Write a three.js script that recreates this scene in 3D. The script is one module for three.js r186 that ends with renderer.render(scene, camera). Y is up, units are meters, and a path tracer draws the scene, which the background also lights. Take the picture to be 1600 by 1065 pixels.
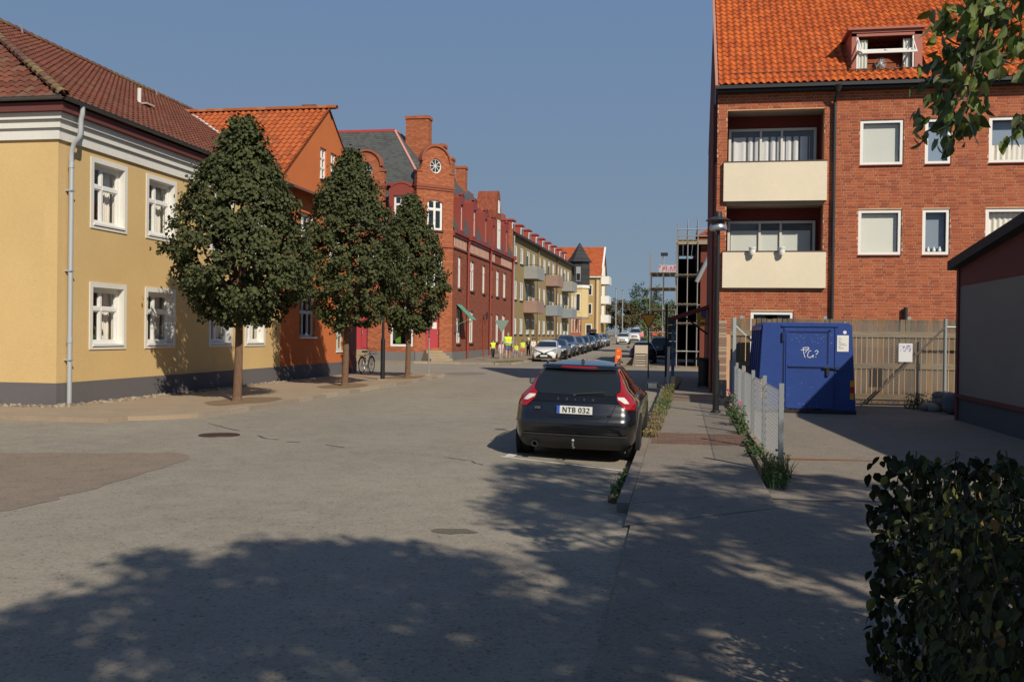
import * as THREE from 'three';
import { mergeGeometries, mergeVertices, toCreasedNormals } from 'three/addons/utils/BufferGeometryUtils.js';
import { RoundedBoxGeometry } from 'three/addons/geometries/RoundedBoxGeometry.js';
import { MarchingCubes } from 'three/addons/objects/MarchingCubes.js';
import { FontLoader } from 'three/addons/loaders/FontLoader.js';
import { TextGeometry } from 'three/addons/geometries/TextGeometry.js';

// ------------------------------------------------------------ camera, sky, sun, exposure
const scene = new THREE.Scene();
const camera = new THREE.PerspectiveCamera(39.09, 1600 / 1065, 0.05, 2500);
const rad = d => d * Math.PI / 180;
const clamp = (x, a = 0, b = 1) => Math.min(b, Math.max(a, x));
const smooth = (a, b, x) => { const t = clamp((x - a) / (b - a)); return t * t * (3 - 2 * t); };
camera.position.set(0, 1.8, 0);
camera.rotation.order = 'YXZ';
camera.rotation.set(rad(-0.372), rad(10.015), rad(0.7));
const renderer = new THREE.WebGLRenderer({ antialias: true });
renderer.toneMapping = THREE.LinearToneMapping;
renderer.toneMappingExposure = 0.95;
renderer.shadowMap.enabled = true;
const SUN = new THREE.Vector3(0.81, 1, 1.09).normalize();
const sun = new THREE.DirectionalLight(new THREE.Color().setRGB(1, 0.91, 0.755), 5.0);
sun.target.position.set(0, 0, -45); sun.position.copy(SUN).multiplyScalar(200).add(sun.target.position);
sun.castShadow = true; sun.shadow.mapSize.set(4096, 4096); sun.shadow.radius = 1.2;
Object.assign(sun.shadow.camera, { left: -90, right: 90, top: 90, bottom: -90, near: 1, far: 500 });
scene.add(sun, sun.target);
{ // clear late-summer sky: hazy pale at the horizon, deeper blue overhead, slightly brighter round the sun
  const w = 256, h = 128, d = new Float32Array(w * h * 4);
  for (let j = 0; j < h; j++) for (let i = 0; i < w; i++) {
    const el = ((j + 0.5) / h - 0.5) * Math.PI, az = ((i + 0.5) / w) * 2 * Math.PI;
    const sn = Math.sin(Math.max(el, 0)), t = Math.pow(sn, 0.8), dim = 1;
    const hz = [0.25, 0.33, 0.395], ze = [0.025, 0.142, 0.46];
    const dx = Math.cos(el) * -Math.cos(az), dz = Math.cos(el) * -Math.sin(az);
    const g = Math.max(0, dx * SUN.x + Math.sin(el) * SUN.y + dz * SUN.z), k = dim * (1 + 0.12 * g * g + 0.5 * Math.pow(g, 16));
    const o = (j * w + i) * 4, up = smooth(0.36, 1, sn), zen = [0.085, 0.128, 0.21];
    for (let c = 0; c < 3; c++) { const a = hz[c] + (ze[c] - hz[c]) * t; d[o + c] = (a + (zen[c] - a) * up) * (el < 0 ? 0.6 : k); }
    d[o + 3] = 1;
  }
  const sky = new THREE.DataTexture(d, w, h, THREE.RGBAFormat, THREE.FloatType);
  sky.mapping = THREE.EquirectangularReflectionMapping; sky.magFilter = sky.minFilter = THREE.LinearFilter; sky.needsUpdate = true;
  scene.background = sky; scene.environment = sky;
}

// ------------------------------------------------------------ helpers
let seed = 7;
const rnd = () => { seed |= 0; seed = seed + 0x6D2B79F5 | 0; let t = Math.imul(seed ^ seed >>> 15, 1 | seed); t = t + Math.imul(t ^ t >>> 7, 61 | t) ^ t; return ((t ^ t >>> 14) >>> 0) / 4294967296; };
const reseed = s => { seed = s; };
const rr = (a, b) => a + (b - a) * rnd();
const V3 = (x, y, z) => new THREE.Vector3(x, y, z);
const P = (x, y, zf) => V3(x, y, -zf);                       // zf: metres ahead along the street
const RGB = (r, g, b) => new THREE.Color().setRGB(r, g, b);
const used = {};
const numbered = n => { const k = used[n] = (used[n] ?? -1) + 1; return k ? n + '_' + String(k).padStart(3, '0') : n; };
function shadows(o) { o.castShadow = true; o.receiveShadow = true; return o; }
function thing(name, label, category, [x, y, zf] = [0, 0, 0], turn = 0, group) {
  const o = new THREE.Group(); o.name = numbered(name); o.position.set(x, y, -zf); o.rotation.y = turn;
  o.userData = { label, category }; if (group) o.userData.group = group; scene.add(o); return o;
}
function part(name, geo, mat, parent, pos, turn) {
  const m = shadows(new THREE.Mesh(geo, mat)); m.name = parent ? name : numbered(name);
  if (pos) m.position.set(...pos); if (turn) m.rotation.y = turn;
  (parent || scene).add(m); return m;
}
function tag(o, label, category, group) { o.userData.label = label; o.userData.category = category; if (group) o.userData.group = group; return o; }
function struct(name, geo, mat) { const m = part(name, geo, mat); m.userData.kind = 'structure'; return m; }
function dup(o, [x, y, zf], turn, label) { const c = o.clone(); c.userData = { ...o.userData }; c.name = numbered(o.name.replace(/_\d\d\d$/, '')); c.position.set(x, y, -zf); if (turn !== undefined) c.rotation.y = turn; if (label) c.userData.label = label; scene.add(c); return c; }

class MB {                                                   // mesh builder: flat faces, uv in metres
  constructor() { this.p = []; this.t = []; this.c = []; this.col = null; }
  v(a, u, w) { this.p.push(a[0], a[1], a[2]); this.t.push(u, w); const c = this.col || [1, 1, 1]; this.c.push(c[0], c[1], c[2]); }
  tri(a, b, c, ua, ub, uc) { this.v(a, ...(ua || [a[0], a[1]])); this.v(b, ...(ub || [b[0], b[1]])); this.v(c, ...(uc || [c[0], c[1]])); return this; }
  quad(a, b, c, d, uv) {
    if (!uv) {
      const e1 = Math.hypot(b[0] - a[0], b[1] - a[1], b[2] - a[2]), e2 = Math.hypot(d[0] - a[0], d[1] - a[1], d[2] - a[2]);
      const ox = a[0] + a[2], oy = a[1]; uv = [[ox, oy], [ox + e1, oy], [ox + e1, oy + e2], [ox, oy + e2]];
    }
    this.tri(a, b, c, uv[0], uv[1], uv[2]); this.tri(a, c, d, uv[0], uv[2], uv[3]); return this;
  }
  box(x0, y0, z0, x1, y1, z1) {
    if (x0 > x1) [x0, x1] = [x1, x0]; if (y0 > y1) [y0, y1] = [y1, y0]; if (z0 > z1) [z0, z1] = [z1, z0];
    const q = (a, b, c, d, m) => this.quad(a, b, c, d, [a, b, c, d].map(m));
    const fx = p => [p[2], p[1]], fy = p => [p[0], p[2]], fz = p => [p[0], p[1]];
    q([x0, y0, z1], [x1, y0, z1], [x1, y1, z1], [x0, y1, z1], fz); q([x1, y0, z0], [x0, y0, z0], [x0, y1, z0], [x1, y1, z0], fz);
    q([x1, y0, z1], [x1, y0, z0], [x1, y1, z0], [x1, y1, z1], fx); q([x0, y0, z0], [x0, y0, z1], [x0, y1, z1], [x0, y1, z0], fx);
    q([x0, y1, z1], [x1, y1, z1], [x1, y1, z0], [x0, y1, z0], fy); q([x0, y0, z0], [x1, y0, z0], [x1, y0, z1], [x0, y0, z1], fy); return this;
  }
  bar(a, b, w, h = w, up = [0, 1, 0]) {                       // rectangular bar from a to b
    const A = V3(...a), Bv = V3(...b), d = Bv.clone().sub(A), L = d.length(); d.normalize();
    let U = V3(...up); if (Math.abs(U.dot(d)) > 0.98) U = V3(1, 0, 0);
    const s = d.clone().cross(U).normalize(), t = s.clone().cross(d).normalize();
    const m = new THREE.Matrix4().makeBasis(s, t, d.clone().negate()); m.setPosition(A);
    return this.sub(q => q.box(-w / 2, -h / 2, -L, w / 2, h / 2, 0), m);
  }
  sub(fn, m) { const q = new MB(); q.col = this.col; fn(q); const v = V3(); for (let i = 0; i < q.p.length; i += 3) { v.set(q.p[i], q.p[i + 1], q.p[i + 2]).applyMatrix4(m); this.p.push(v.x, v.y, v.z); } this.t.push(...q.t); this.c.push(...q.c); return this; }
  add(geo, m) {
    let g = geo.index ? geo.toNonIndexed() : geo.clone(); if (m) g.applyMatrix4(m);
    const a = g.attributes.position.array, u = g.attributes.uv?.array; const c = this.col || [1, 1, 1];
    for (let i = 0; i < a.length; i += 3) { this.p.push(a[i], a[i + 1], a[i + 2]); this.t.push(u ? u[i / 3 * 2] : a[i], u ? u[i / 3 * 2 + 1] : a[i + 1]); this.c.push(...c); } return this;
  }
  tube(pts, r, seg = 8, n = 0) { const c = pts.length > 2 ? new THREE.CatmullRomCurve3(pts.map(p => V3(...p))) : new THREE.LineCurve3(V3(...pts[0]), V3(...pts[1])); return this.add(new THREE.TubeGeometry(c, n || Math.max(1, (pts.length - 1) * 4), r, seg, false)); }
  cyl(a, b, r0, r1 = r0, seg = 12) { const A = V3(...a), Bv = V3(...b), d = Bv.clone().sub(A), L = d.length(); const g = new THREE.CylinderGeometry(r1, r0, L, seg); const q = new THREE.Quaternion().setFromUnitVectors(V3(0, 1, 0), d.normalize()); const m = new THREE.Matrix4().compose(A.add(Bv).multiplyScalar(0.5), q, V3(1, 1, 1)); return this.add(g, m); }
  geo(crease) {
    let g = new THREE.BufferGeometry();
    g.setAttribute('position', new THREE.Float32BufferAttribute(this.p, 3)); g.setAttribute('uv', new THREE.Float32BufferAttribute(this.t, 2));
    if (this.col) g.setAttribute('color', new THREE.Float32BufferAttribute(this.c, 3));
    if (crease) { g.computeVertexNormals(); g = toCreasedNormals(g, crease); } else g.computeVertexNormals();
    return g;
  }
  build(name, mat, parent, crease) { return part(name, this.geo(crease), mat, parent); }
}
const boxGeo = (x0, y0, z0, x1, y1, z1) => new MB().box(x0, y0, z0, x1, y1, z1).geo();
const lathe = (pts, seg = 24) => new THREE.LatheGeometry(pts.map(p => new THREE.Vector2(...p)), seg);
// flat polygon in plan at height y: pts [x, zf]
function sheet(pts, y, thick = 0, uvs = 1) {
  const b = new MB(), s = pts.map(p => new THREE.Vector2(p[0], -p[1]));
  if (THREE.ShapeUtils.isClockWise(s)) s.reverse();
  const f = THREE.ShapeUtils.triangulateShape(s, []), g = i => [s[i].x, y, s[i].y], u = i => [s[i].x * uvs, s[i].y * uvs];
  for (const [i, j, k] of f) b.tri(g(i), g(k), g(j), u(i), u(k), u(j));
  if (thick) for (let i = 0; i < s.length; i++) { const j = (i + 1) % s.length, A = g(i), B = g(j); b.quad([B[0], y - thick, B[2]], [A[0], y - thick, A[2]], A, B); }
  return b.geo();
}
// wall slab of w x h with rectangular or round-topped openings; outer face at z = 0, thickness t behind
function wallGeo(w, h, holes, t = 0.3, u0 = 0, v0 = 0, outline) {
  const s = new THREE.Shape(); if (outline) outline.forEach((p, i) => i ? s.lineTo(...p) : s.moveTo(...p)); else { s.moveTo(u0, v0); s.lineTo(w, v0); s.lineTo(w, h); s.lineTo(u0, h); } s.closePath();
  for (const o of holes) { const p = new THREE.Path(), [a, b, c, d, arch] = o; p.moveTo(a, b); p.lineTo(a, d - (arch || 0)); if (arch) p.quadraticCurveTo((a + c) / 2, d + arch, c, d - arch); else p.lineTo(a, d); if (!arch) p.lineTo(c, d); p.lineTo(c, b); p.closePath(); s.holes.push(p); }
  const g = new THREE.ExtrudeGeometry(s, { depth: t, bevelEnabled: false, curveSegments: 6 }); g.translate(0, 0, -t); return g;
}
const FE = Math.PI / 2, FS = 0, FW = -Math.PI / 2;            // facade turns: facing the street from the left, facing the camera side, facing the street from the right

// ------------------------------------------------------------ noise and textures
function hash2(x, y, s) { let h = Math.imul(x, 374761393) + Math.imul(y, 668265263) + Math.imul(s, 2147483647 ^ 1274126177) | 0; h = Math.imul(h ^ h >>> 13, 1274126177); return ((h ^ h >>> 16) >>> 0) / 4294967296; }
function vn(x, y, per, s) { const xi = Math.floor(x), yi = Math.floor(y), fx = x - xi, fy = y - yi, w = a => ((a % per) + per) % per; const u = fx * fx * (3 - 2 * fx), v = fy * fy * (3 - 2 * fy); const a = hash2(w(xi), w(yi), s), b = hash2(w(xi + 1), w(yi), s), c = hash2(w(xi), w(yi + 1), s), d = hash2(w(xi + 1), w(yi + 1), s); return a + (b - a) * u + (c - a) * v + (a - b - c + d) * u * v; }
function fbm(u, v, per, oct, s) { let a = 0, k = 0.5, n = 0; for (let i = 0; i < oct; i++) { a += k * vn(u * per, v * per, per, s + i); n += k; per *= 2; k *= 0.5; } return a / n; }
const tex8 = (w, h, fn, size = 1, srgb = true) => {           // fn(u,v) -> [r,g,b] linear 0..1; size metres per repeat
  const d = new Uint8Array(w * h * 4); const enc = c => { c = clamp(c); return Math.round(255 * (srgb ? (c <= 0.0031308 ? 12.92 * c : 1.055 * Math.pow(c, 1 / 2.4) - 0.055) : c)); };
  for (let j = 0; j < h; j++) for (let i = 0; i < w; i++) { const c = fn((i + 0.5) / w, (j + 0.5) / h), o = (j * w + i) * 4; d[o] = enc(c[0]); d[o + 1] = enc(c[1]); d[o + 2] = enc(c[2]); d[o + 3] = 255; }
  const t = new THREE.DataTexture(d, w, h); t.wrapS = t.wrapT = THREE.RepeatWrapping; t.magFilter = THREE.LinearFilter; t.minFilter = THREE.LinearMipmapLinearFilter; t.generateMipmaps = true; if (srgb) t.colorSpace = THREE.SRGBColorSpace; const [sx, sy] = Array.isArray(size) ? size : [size, size]; t.repeat.set(1 / sx, 1 / sy); t.needsUpdate = true; return t;
};
const grey = (w, h, fn, size) => tex8(w, h, (u, v) => { const c = fn(u, v); return [c, c, c]; }, size, false);
const std = (r, g, b, rough = 0.85, extra = {}) => new THREE.MeshStandardMaterial({ color: RGB(r, g, b), roughness: rough, ...extra });
const phys = (r, g, b, rough, extra = {}) => new THREE.MeshPhysicalMaterial({ color: RGB(r, g, b), roughness: rough, ...extra });

const asphaltN = tex8(1024, 1024, (u, v) => { const f = 0.55 * vn(u * 512, v * 512, 512, 3) + 0.45 * fbm(u, v, 200, 2, 4), m = fbm(u, v, 24, 4, 9), l = fbm(u, v, 5, 3, 21); const sp = f > 0.68 ? 0.3 * (f - 0.68) / 0.3 : f < 0.34 ? -0.35 * (0.34 - f) / 0.3 : 0; const k = 0.78 + 0.24 * m + 0.1 * (l - 0.5) + sp * 1.8 + 0.4 * (f - 0.5); return [k, k * 0.985, k * 0.96]; }, 5.3);
const asphaltB = grey(512, 512, (u, v) => fbm(u, v, 128, 2, 5), 1.9);
const mottle = tex8(512, 512, (u, v) => { const k = 0.9 + 0.12 * (fbm(u, v, 6, 5, 31) - 0.5) + 0.06 * (fbm(u, v, 90, 2, 33) - 0.5) + 0.05; return [k, k, k * 0.99]; }, 6);
const plasterB = grey(256, 256, (u, v) => fbm(u, v, 64, 2, 77), 0.8);
const slabTex = tex8(512, 512, (u, v) => { const k = 0.82 + 0.2 * fbm(u, v, 8, 5, 41) + 0.12 * (fbm(u, v, 120, 1, 43) - 0.5); return [k, k * 0.98, k * 0.95]; }, 3.1);
const streak = tex8(256, 512, (u, v) => { const g = fbm(u, v * 0.12, 48, 3, 51), n = fbm(u, v, 6, 4, 53), k = 0.6 + 0.5 * g + 0.35 * (n - 0.5); return [k, k * 0.97, k * 0.93]; }, [0.8, 2.2]);
const barkTex = tex8(128, 256, (u, v) => { const g = fbm(u, v * 0.25, 20, 3, 61), k = 0.5 + 0.75 * g + 0.3 * (fbm(u, v, 5, 3, 63) - 0.5); return [k, k * 0.96, k * 0.9]; }, [0.25, 0.9]);
// fine brickwork for walls too far off to tell bricks apart
const brickFar = tex8(512, 512, (u, v) => {
  const rows = 24, cols = 8, y = v * rows, r = Math.floor(y), x = u * cols + (r % 2) * 0.5, c = Math.floor(x), fy = y - r, fx = x - c;
  const joint = fy < 0.16 || fx < 0.05; const t = hash2(((c % cols) + cols) % cols, r, 5), n = fbm(u, v, 8, 3, 71);
  const k = (0.72 + 0.5 * t) * (0.85 + 0.3 * n);
  return joint ? [0.62, 0.5, 0.42].map(q => q * (0.8 + 0.3 * n)) : [0.62 * k, 0.6 * k, 0.58 * k];
}, [2.08, 2.04]);
const slateTex = tex8(512, 512, (u, v) => { const rows = 20, cols = 16, y = v * rows, r = Math.floor(y), x = u * cols + (r % 2) * 0.5, c = ((Math.floor(x) % cols) + cols) % cols, fy = y - r; const k = 0.7 + 0.5 * hash2(c, r, 9) + 0.2 * (fbm(u, v, 6, 3, 73) - 0.5); return fy < 0.12 ? [0.3, 0.3, 0.3] : [k, k, k]; }, [4, 4.4]);

const M = {
  asphalt: std(0.318, 0.285, 0.228, 0.92, { map: asphaltN, bumpMap: asphaltB, bumpScale: 0.004, vertexColors: true }),
  asphaltPatch: std(0.232, 0.18, 0.136, 0.93, { map: asphaltN, bumpMap: asphaltB, bumpScale: 0.004 }),
  asphaltDark: std(0.2, 0.17, 0.14, 0.93, { map: asphaltN }),
  asphaltSide: std(0.235, 0.2, 0.16, 0.93, { map: asphaltN, bumpMap: asphaltB, bumpScale: 0.003 }),
  tar: std(0.1, 0.088, 0.074, 0.9), paint: std(0.62, 0.6, 0.55, 0.8, { map: slabTex }),
  paving: std(0.33, 0.255, 0.18, 0.95, { map: slabTex }), soil: std(0.2, 0.13, 0.075, 1, { map: slabTex }),
  kerb: std(0.36, 0.3, 0.235, 0.9, { map: slabTex }), stoneA: std(0.34, 0.29, 0.23, 0.95), stoneB: std(0.24, 0.2, 0.16, 0.95),
  steel: std(0.45, 0.46, 0.46, 0.45, { metalness: 0.75 }), zinc: std(0.32, 0.335, 0.345, 0.55, { metalness: 0.4 }), black: std(0.018, 0.018, 0.019, 0.5), rubber: std(0.02, 0.02, 0.02, 0.85),
  white: std(0.74, 0.73, 0.7, 0.5), whitePaint: std(0.7, 0.68, 0.63, 0.7, { map: mottle }),
  glass: phys(1, 1, 1, 0.02, { transmission: 1, thickness: 0, ior: 1.5 }),
  darkGlass: phys(0.02, 0.024, 0.028, 0.06, { specularIntensity: 1, ior: 1.6 }),
  room: std(0.1, 0.085, 0.07, 0.95), curtain: std(0.7, 0.66, 0.58, 0.95), blind: std(0.55, 0.57, 0.52, 0.9),
  wood: std(0.4, 0.24, 0.13, 0.8), orangeFlag: std(0.75, 0.11, 0.02, 0.6),
};
// ------------------------------------------------------------ ground, road, pavements
const elev = zf => zf > 62 ? 0.0125 * (zf - 62) * smooth(62, 75, zf) : 0;   // the street climbs gently after the crossing
const camber = (x, z) => x > -2.9 && z > 9 && z < 44 ? -0.045 * Math.min(x + 2.9, 2.4) * smooth(9, 12.5, z) * (1 - smooth(28, 40, z)) : 0;   // the road falls towards the right gutter
struct('ground', sheet([[-900, -300], [900, -300], [900, 1500], [-900, 1500]], -0.35, 0), std(0.1, 0.11, 0.05, 1, { map: slabTex }));
{
  const xs = [-70, -45, -30, -22]; for (let x = -16; x <= 9; x += 0.3) xs.push(x); xs.push(12, 18, 30, 50);
  const zs = [-14, -6]; for (let z = 0; z <= 46; z += 0.3) zs.push(z); for (let z = 48; z <= 140; z += 3) zs.push(z); zs.push(160, 200, 260, 330);
  const pos = [], uv = [], col = [], idx = [];
  for (const z of zs) for (const x of xs) {
    pos.push(x, elev(z) + camber(x, z), -z); uv.push(x, z);
    const u = (x + 70) / 128, v = (z + 14) / 128, big = fbm(u, v, 14, 4, 101), mid = fbm(u, v, 60, 3, 111), str = fbm(u * 3.2, v * 0.5, 64, 3, 121);
    const k = 0.9 + 0.15 * (big - 0.5) + 0.09 * (mid - 0.5) + 0.12 * (str - 0.5);   // worn asphalt: plain noise and faint wheel tracks along the street
    col.push(k * 1.0, k * (0.99 + 0.02 * (mid - 0.5)), k * (0.99 - 0.04 * (big - 0.5)));
  }
  const n = xs.length; for (let j = 0; j < zs.length - 1; j++) for (let i = 0; i < n - 1; i++) { const a = j * n + i; idx.push(a, a + 1, a + n, a + 1, a + n + 1, a + n); }
  const g = new THREE.BufferGeometry(); g.setAttribute('position', new THREE.Float32BufferAttribute(pos, 3)); g.setAttribute('uv', new THREE.Float32BufferAttribute(uv, 2)); g.setAttribute('color', new THREE.Float32BufferAttribute(col, 3)); g.setIndex(idx); g.computeVertexNormals();
  const road = struct('road', g, M.asphalt);
  const wob = (pts, amp) => { const o = []; pts.forEach((p, i) => { const q = pts[(i + 1) % pts.length], n = Math.max(1, Math.round(Math.hypot(q[0] - p[0], q[1] - p[1]) / 0.25)); for (let k = 0; k < n; k++) { const t = k / n; o.push([p[0] + (q[0] - p[0]) * t + rr(-amp, amp), p[1] + (q[1] - p[1]) * t + rr(-amp, amp)]); } }); return o; };
  part('asphalt_patch', sheet(wob([[-15, 12.25], [-9.66, 12.34], [-7.41, 13.05], [-6.85, 12.7], [-6.5, 9.6], [-6.55, 8.4], [-9, 6.6], [-15, 6.4]], 0.07), 0.004), M.asphaltPatch, road);
  part('asphalt_patch', sheet(wob(Array.from({ length: 14 }, (_, i) => { const a = i / 14 * 6.283; return [-9.7 + 0.95 * Math.cos(a), 42.7 + 1.5 * Math.sin(a)]; }), 0.06), 0.004), M.asphaltDark, road);
  part('oil_stain', sheet(wob(Array.from({ length: 12 }, (_, i) => { const a = i / 12 * 6.283; return [-2.03 + 0.22 * Math.cos(a), 8.53 + 0.12 * Math.sin(a)]; }), 0.025), 0.004), std(0.13, 0.115, 0.085, 0.85, { map: asphaltN }), road);
  const crack = (pts, w) => { const b = new MB(), L = []; for (let i = 0; i < pts.length - 1; i++) { const [x0, z0] = pts[i], [x1, z1] = pts[i + 1], n = Math.ceil(Math.hypot(x1 - x0, z1 - z0) / 0.12); for (let k = 0; k < n + (i === pts.length - 2 ? 1 : 0); k++) { const t = k / n; L.push([x0 + (x1 - x0) * t + rr(-0.022, 0.022), z0 + (z1 - z0) * t + rr(-0.02, 0.02), w * rr(0.35, 1.25)]); } }
    for (let i = 0; i < L.length - 1; i++) { const [x0, z0, a] = L[i], [x1, z1, c] = L[i + 1], l = Math.hypot(x1 - x0, z1 - z0) || 1, nx = -(z1 - z0) / l, nz = (x1 - x0) / l; b.quad([x0 - nx * a, 0.005, -(z0 - nz * a)], [x0 + nx * a, 0.005, -(z0 + nz * a)], [x1 + nx * c, 0.005, -(z1 + nz * c)], [x1 - nx * c, 0.005, -(z1 - nz * c)]); } part('crack', b.geo(), M.tar, road); };
  crack([[-9.08, 17.42], [-8.39, 16.7], [-7.85, 16.24]], 0.022); crack([[-7.2, 15.6], [-6.9, 15.2], [-6.6, 15.1]], 0.03); crack([[-6.35, 14.86], [-6.1, 14.83]], 0.03); crack([[-5.6, 14.6], [-5.2, 14.35]], 0.018);
  crack([[-3.4, 13.6], [-2.95, 13.35], [-2.7, 13.0]], 0.014); 
  // white parking-bay marking behind the black estate car
  const mk = new MB(), ln = (x0, z0, x1, z1, w) => { const l = Math.hypot(x1 - x0, z1 - z0), nx = -(z1 - z0) / l * w / 2, nz = (x1 - x0) / l * w / 2; const q = (x, z) => [x, 0.007 + camber(x, z), -z], n = 8; for (let i = 0; i < n; i++) { const a = i / n, c = (i + 1) / n, X = t => x0 + (x1 - x0) * t, Z = t => z0 + (z1 - z0) * t; mk.quad(q(X(a) - nx, Z(a) - nz), q(X(a) + nx, Z(a) + nz), q(X(c) + nx, Z(c) + nz), q(X(c) - nx, Z(c) - nz)); } };
  ln(-2.62, 13.98, -0.68, 13.5, 0.085); ln(-2.5, 14.02, -2.5, 14.42, 0.14);
  part('bay_marking', mk.geo(), M.paint, road);
}
{ // iron manhole cover
  const g = new MB(); g.add(lathe([[0, 0.012], [0.27, 0.012], [0.275, 0.006], [0.29, 0.006], [0.295, 0.014], [0.345, 0.014], [0.35, 0.0]], 40));
  const m = g.build('manhole_cover', std(0.075, 0.05, 0.036, 0.6, { metalness: 0.5 })); m.position.set(-7.85, 0, -15.45); tag(m, 'round rusty iron manhole cover set in the road asphalt', 'manhole');
  const s = new MB(); for (let i = -5; i <= 5; i++) for (let j = -5; j <= 5; j++) if (i * i + j * j < 26 && (i + j) % 2 === 0) s.box(i * 0.046 - 0.016, 0.012, j * 0.046 - 0.016, i * 0.046 + 0.016, 0.018, j * 0.046 + 0.016);
  s.build('tread', std(0.09, 0.06, 0.045, 0.55, { metalness: 0.5 }), m);
}
const arc = (cx, cz, r, a0, a1, n = 8) => Array.from({ length: n + 1 }, (_, i) => { const a = rad(a0 + (a1 - a0) * i / n); return [cx + r * Math.cos(a), cz + r * Math.sin(a)]; });
function kerbRun(parent, pts, w, top, step = 0.95, mats = [M.kerb]) {   // separate kerb stones along a line (pts in [x, zf])
  const L = [0]; for (let i = 1; i < pts.length; i++) L.push(L[i - 1] + Math.hypot(pts[i][0] - pts[i - 1][0], pts[i][1] - pts[i - 1][1]));
  const at = s => { s = clamp(s, 0, L[L.length - 1]); let i = 1; while (i < L.length - 1 && L[i] < s) i++; const t = (s - L[i - 1]) / (L[i] - L[i - 1] || 1); return [pts[i - 1][0] + (pts[i][0] - pts[i - 1][0]) * t, pts[i - 1][1] + (pts[i][1] - pts[i - 1][1]) * t]; };
  const tot = L[L.length - 1]; let s = 0;
  while (s < tot - 0.2) { const e = Math.min(tot, s + step), a = at(s + 0.006), b = at(e - 0.006); const y = elev((a[1] + b[1]) / 2); const g = new MB().bar([a[0], y + top / 2 - 0.08, -a[1]], [b[0], y + top / 2 - 0.08 + rr(-0.004, 0.004), -b[1]], w, top + 0.16); part('kerb_stone', g.geo(), mats[Math.floor(rnd() * mats.length)], parent); s = e; }
}
{
  const kerbM = [M.kerb, std(0.3, 0.25, 0.195, 0.9, { map: slabTex }), std(0.4, 0.335, 0.26, 0.9, { map: slabTex })];
  const front = [[-10.9, 16.9], ...arc(-11.75, 19.2, 2.0, -62, 0, 7), [-9.75, 38.4], ...arc(-11.75, 38.6, 2.0, 0, 90, 7)];
  const lp = struct('pavement', sheet([[-60, 16.8], ...front, [-60, 40.6]], 0.09, 0.1), M.paving);
  kerbRun(lp, [...arc(-11.75, 19.2, 2.06, -20, 0, 3), [-9.69, 38.4], ...arc(-11.75, 38.6, 2.06, 0, 60, 5)], 0.14, 0.1, 0.95, kerbM);
  // beds of bare soil round the street trees
  for (const z of [22.1, 29.5, 36.1]) part('tree_bed', sheet(Array.from({ length: 20 }, (_, i) => { const a = i / 20 * 6.283, k = rr(0.85, 1.15); return [-10.62 + 0.68 * k * Math.cos(a), z + 1.5 * k * Math.sin(a)]; }), 0.094), M.soil, lp);
  const fb = (() => { const b = new MB(); const zs = [56.4, 62, 70, 80, 95, 110, 130, 150, 180]; for (let i = 0; i < zs.length - 1; i++) { const a = zs[i], c = zs[i + 1]; b.quad([-22, elev(a) + 0.1, -a], [-10.1, elev(a) + 0.1, -a], [-10.1, elev(c) + 0.1, -c], [-22, elev(c) + 0.1, -c]); b.quad([-10.1, elev(a) - 0.1, -a], [-10.1, elev(c) - 0.1, -c], [-10.1, elev(c) + 0.1, -c], [-10.1, elev(a) + 0.1, -a]); } b.quad([-60, -0.1, -56.4], [-10.1, -0.1, -56.4], [-10.1, 0.1, -56.4], [-60, 0.1, -56.4]); b.quad([-60, 0.1, -56.4], [-22, 0.1, -56.4], [-22, 0.1, -62], [-60, 0.1, -62]); return b; })();
  const fl = struct('pavement_far', fb.geo(), std(0.25, 0.205, 0.155, 0.95, { map: slabTex }));
  kerbRun(fl, [[-16, 56.3], [-11.4, 56.3], ...arc(-11.2, 57.5, 1.2, -90, 0, 4), [-10.0, 64], [-10.0, 84]], 0.14, 0.115, 1.0, kerbM);
  part('grass_verge', sheet([[-11.4, 57.2], [-10.4, 57.6], [-10.15, 59], [-10.15, 62.5], [-10.9, 62.4], [-11.5, 59.5]], 0.106), std(0.12, 0.12, 0.035, 1, { map: slabTex }), fl);
  // right pavement, its kerb, the brick band and the brown strip
  const rp = struct('pavement_right', sheet([[-0.5, 9.9], [0.98, 11.2], [0.98, 13], [1.1, 27], [1.1, 41], [0.5, 42.2], [-0.5, 42.6]], 0.085, 0.25), M.asphaltSide);
  kerbRun(rp, [[-0.57, 9.9], [-0.57, 42.4]], 0.13, 0.09, 0.98, [std(0.2, 0.175, 0.15, 0.9, { map: slabTex }), std(0.235, 0.205, 0.17, 0.9, { map: slabTex })]);
  part('brown_strip', sheet([[-0.48, 26.1], [1.05, 26.3], [1.05, 28.6], [-0.48, 29.2]], 0.089), std(0.2, 0.14, 0.1, 0.95, { map: asphaltN }), rp);
  part('ramp', new MB().quad([-0.5, 0.034, -9.0], [1.0, 0.034, -10.3], [0.985, 0.084, -11.22], [-0.5, 0.084, -9.92]).geo(), M.asphaltSide, rp);
  const pm = [std(0.15, 0.085, 0.06, 0.9), std(0.18, 0.1, 0.07, 0.9), std(0.125, 0.075, 0.055, 0.9)], pg = boxGeo(-0.1, 0, -0.05, 0.1, 0.012, 0.05);
  reseed(31); for (let j = 0; j < 16; j++) for (let i = 0; i < 7; i++) part('paver', pg, pm[Math.floor(rnd() * 3)], rp, [-0.36 + i * 0.207 + (j % 2) * 0.1, 0.083 + rr(-0.002, 0.002), -(15.6 + j * 0.108)]);
  const yd = struct('yard', sheet([[-0.4, -6], [14, -6], [14, 30], [1.1, 30], [1.1, 13], [0.99, 11.25], [-0.45, 9.8]], 0.03, 0.2), M.asphaltSide);
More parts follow.
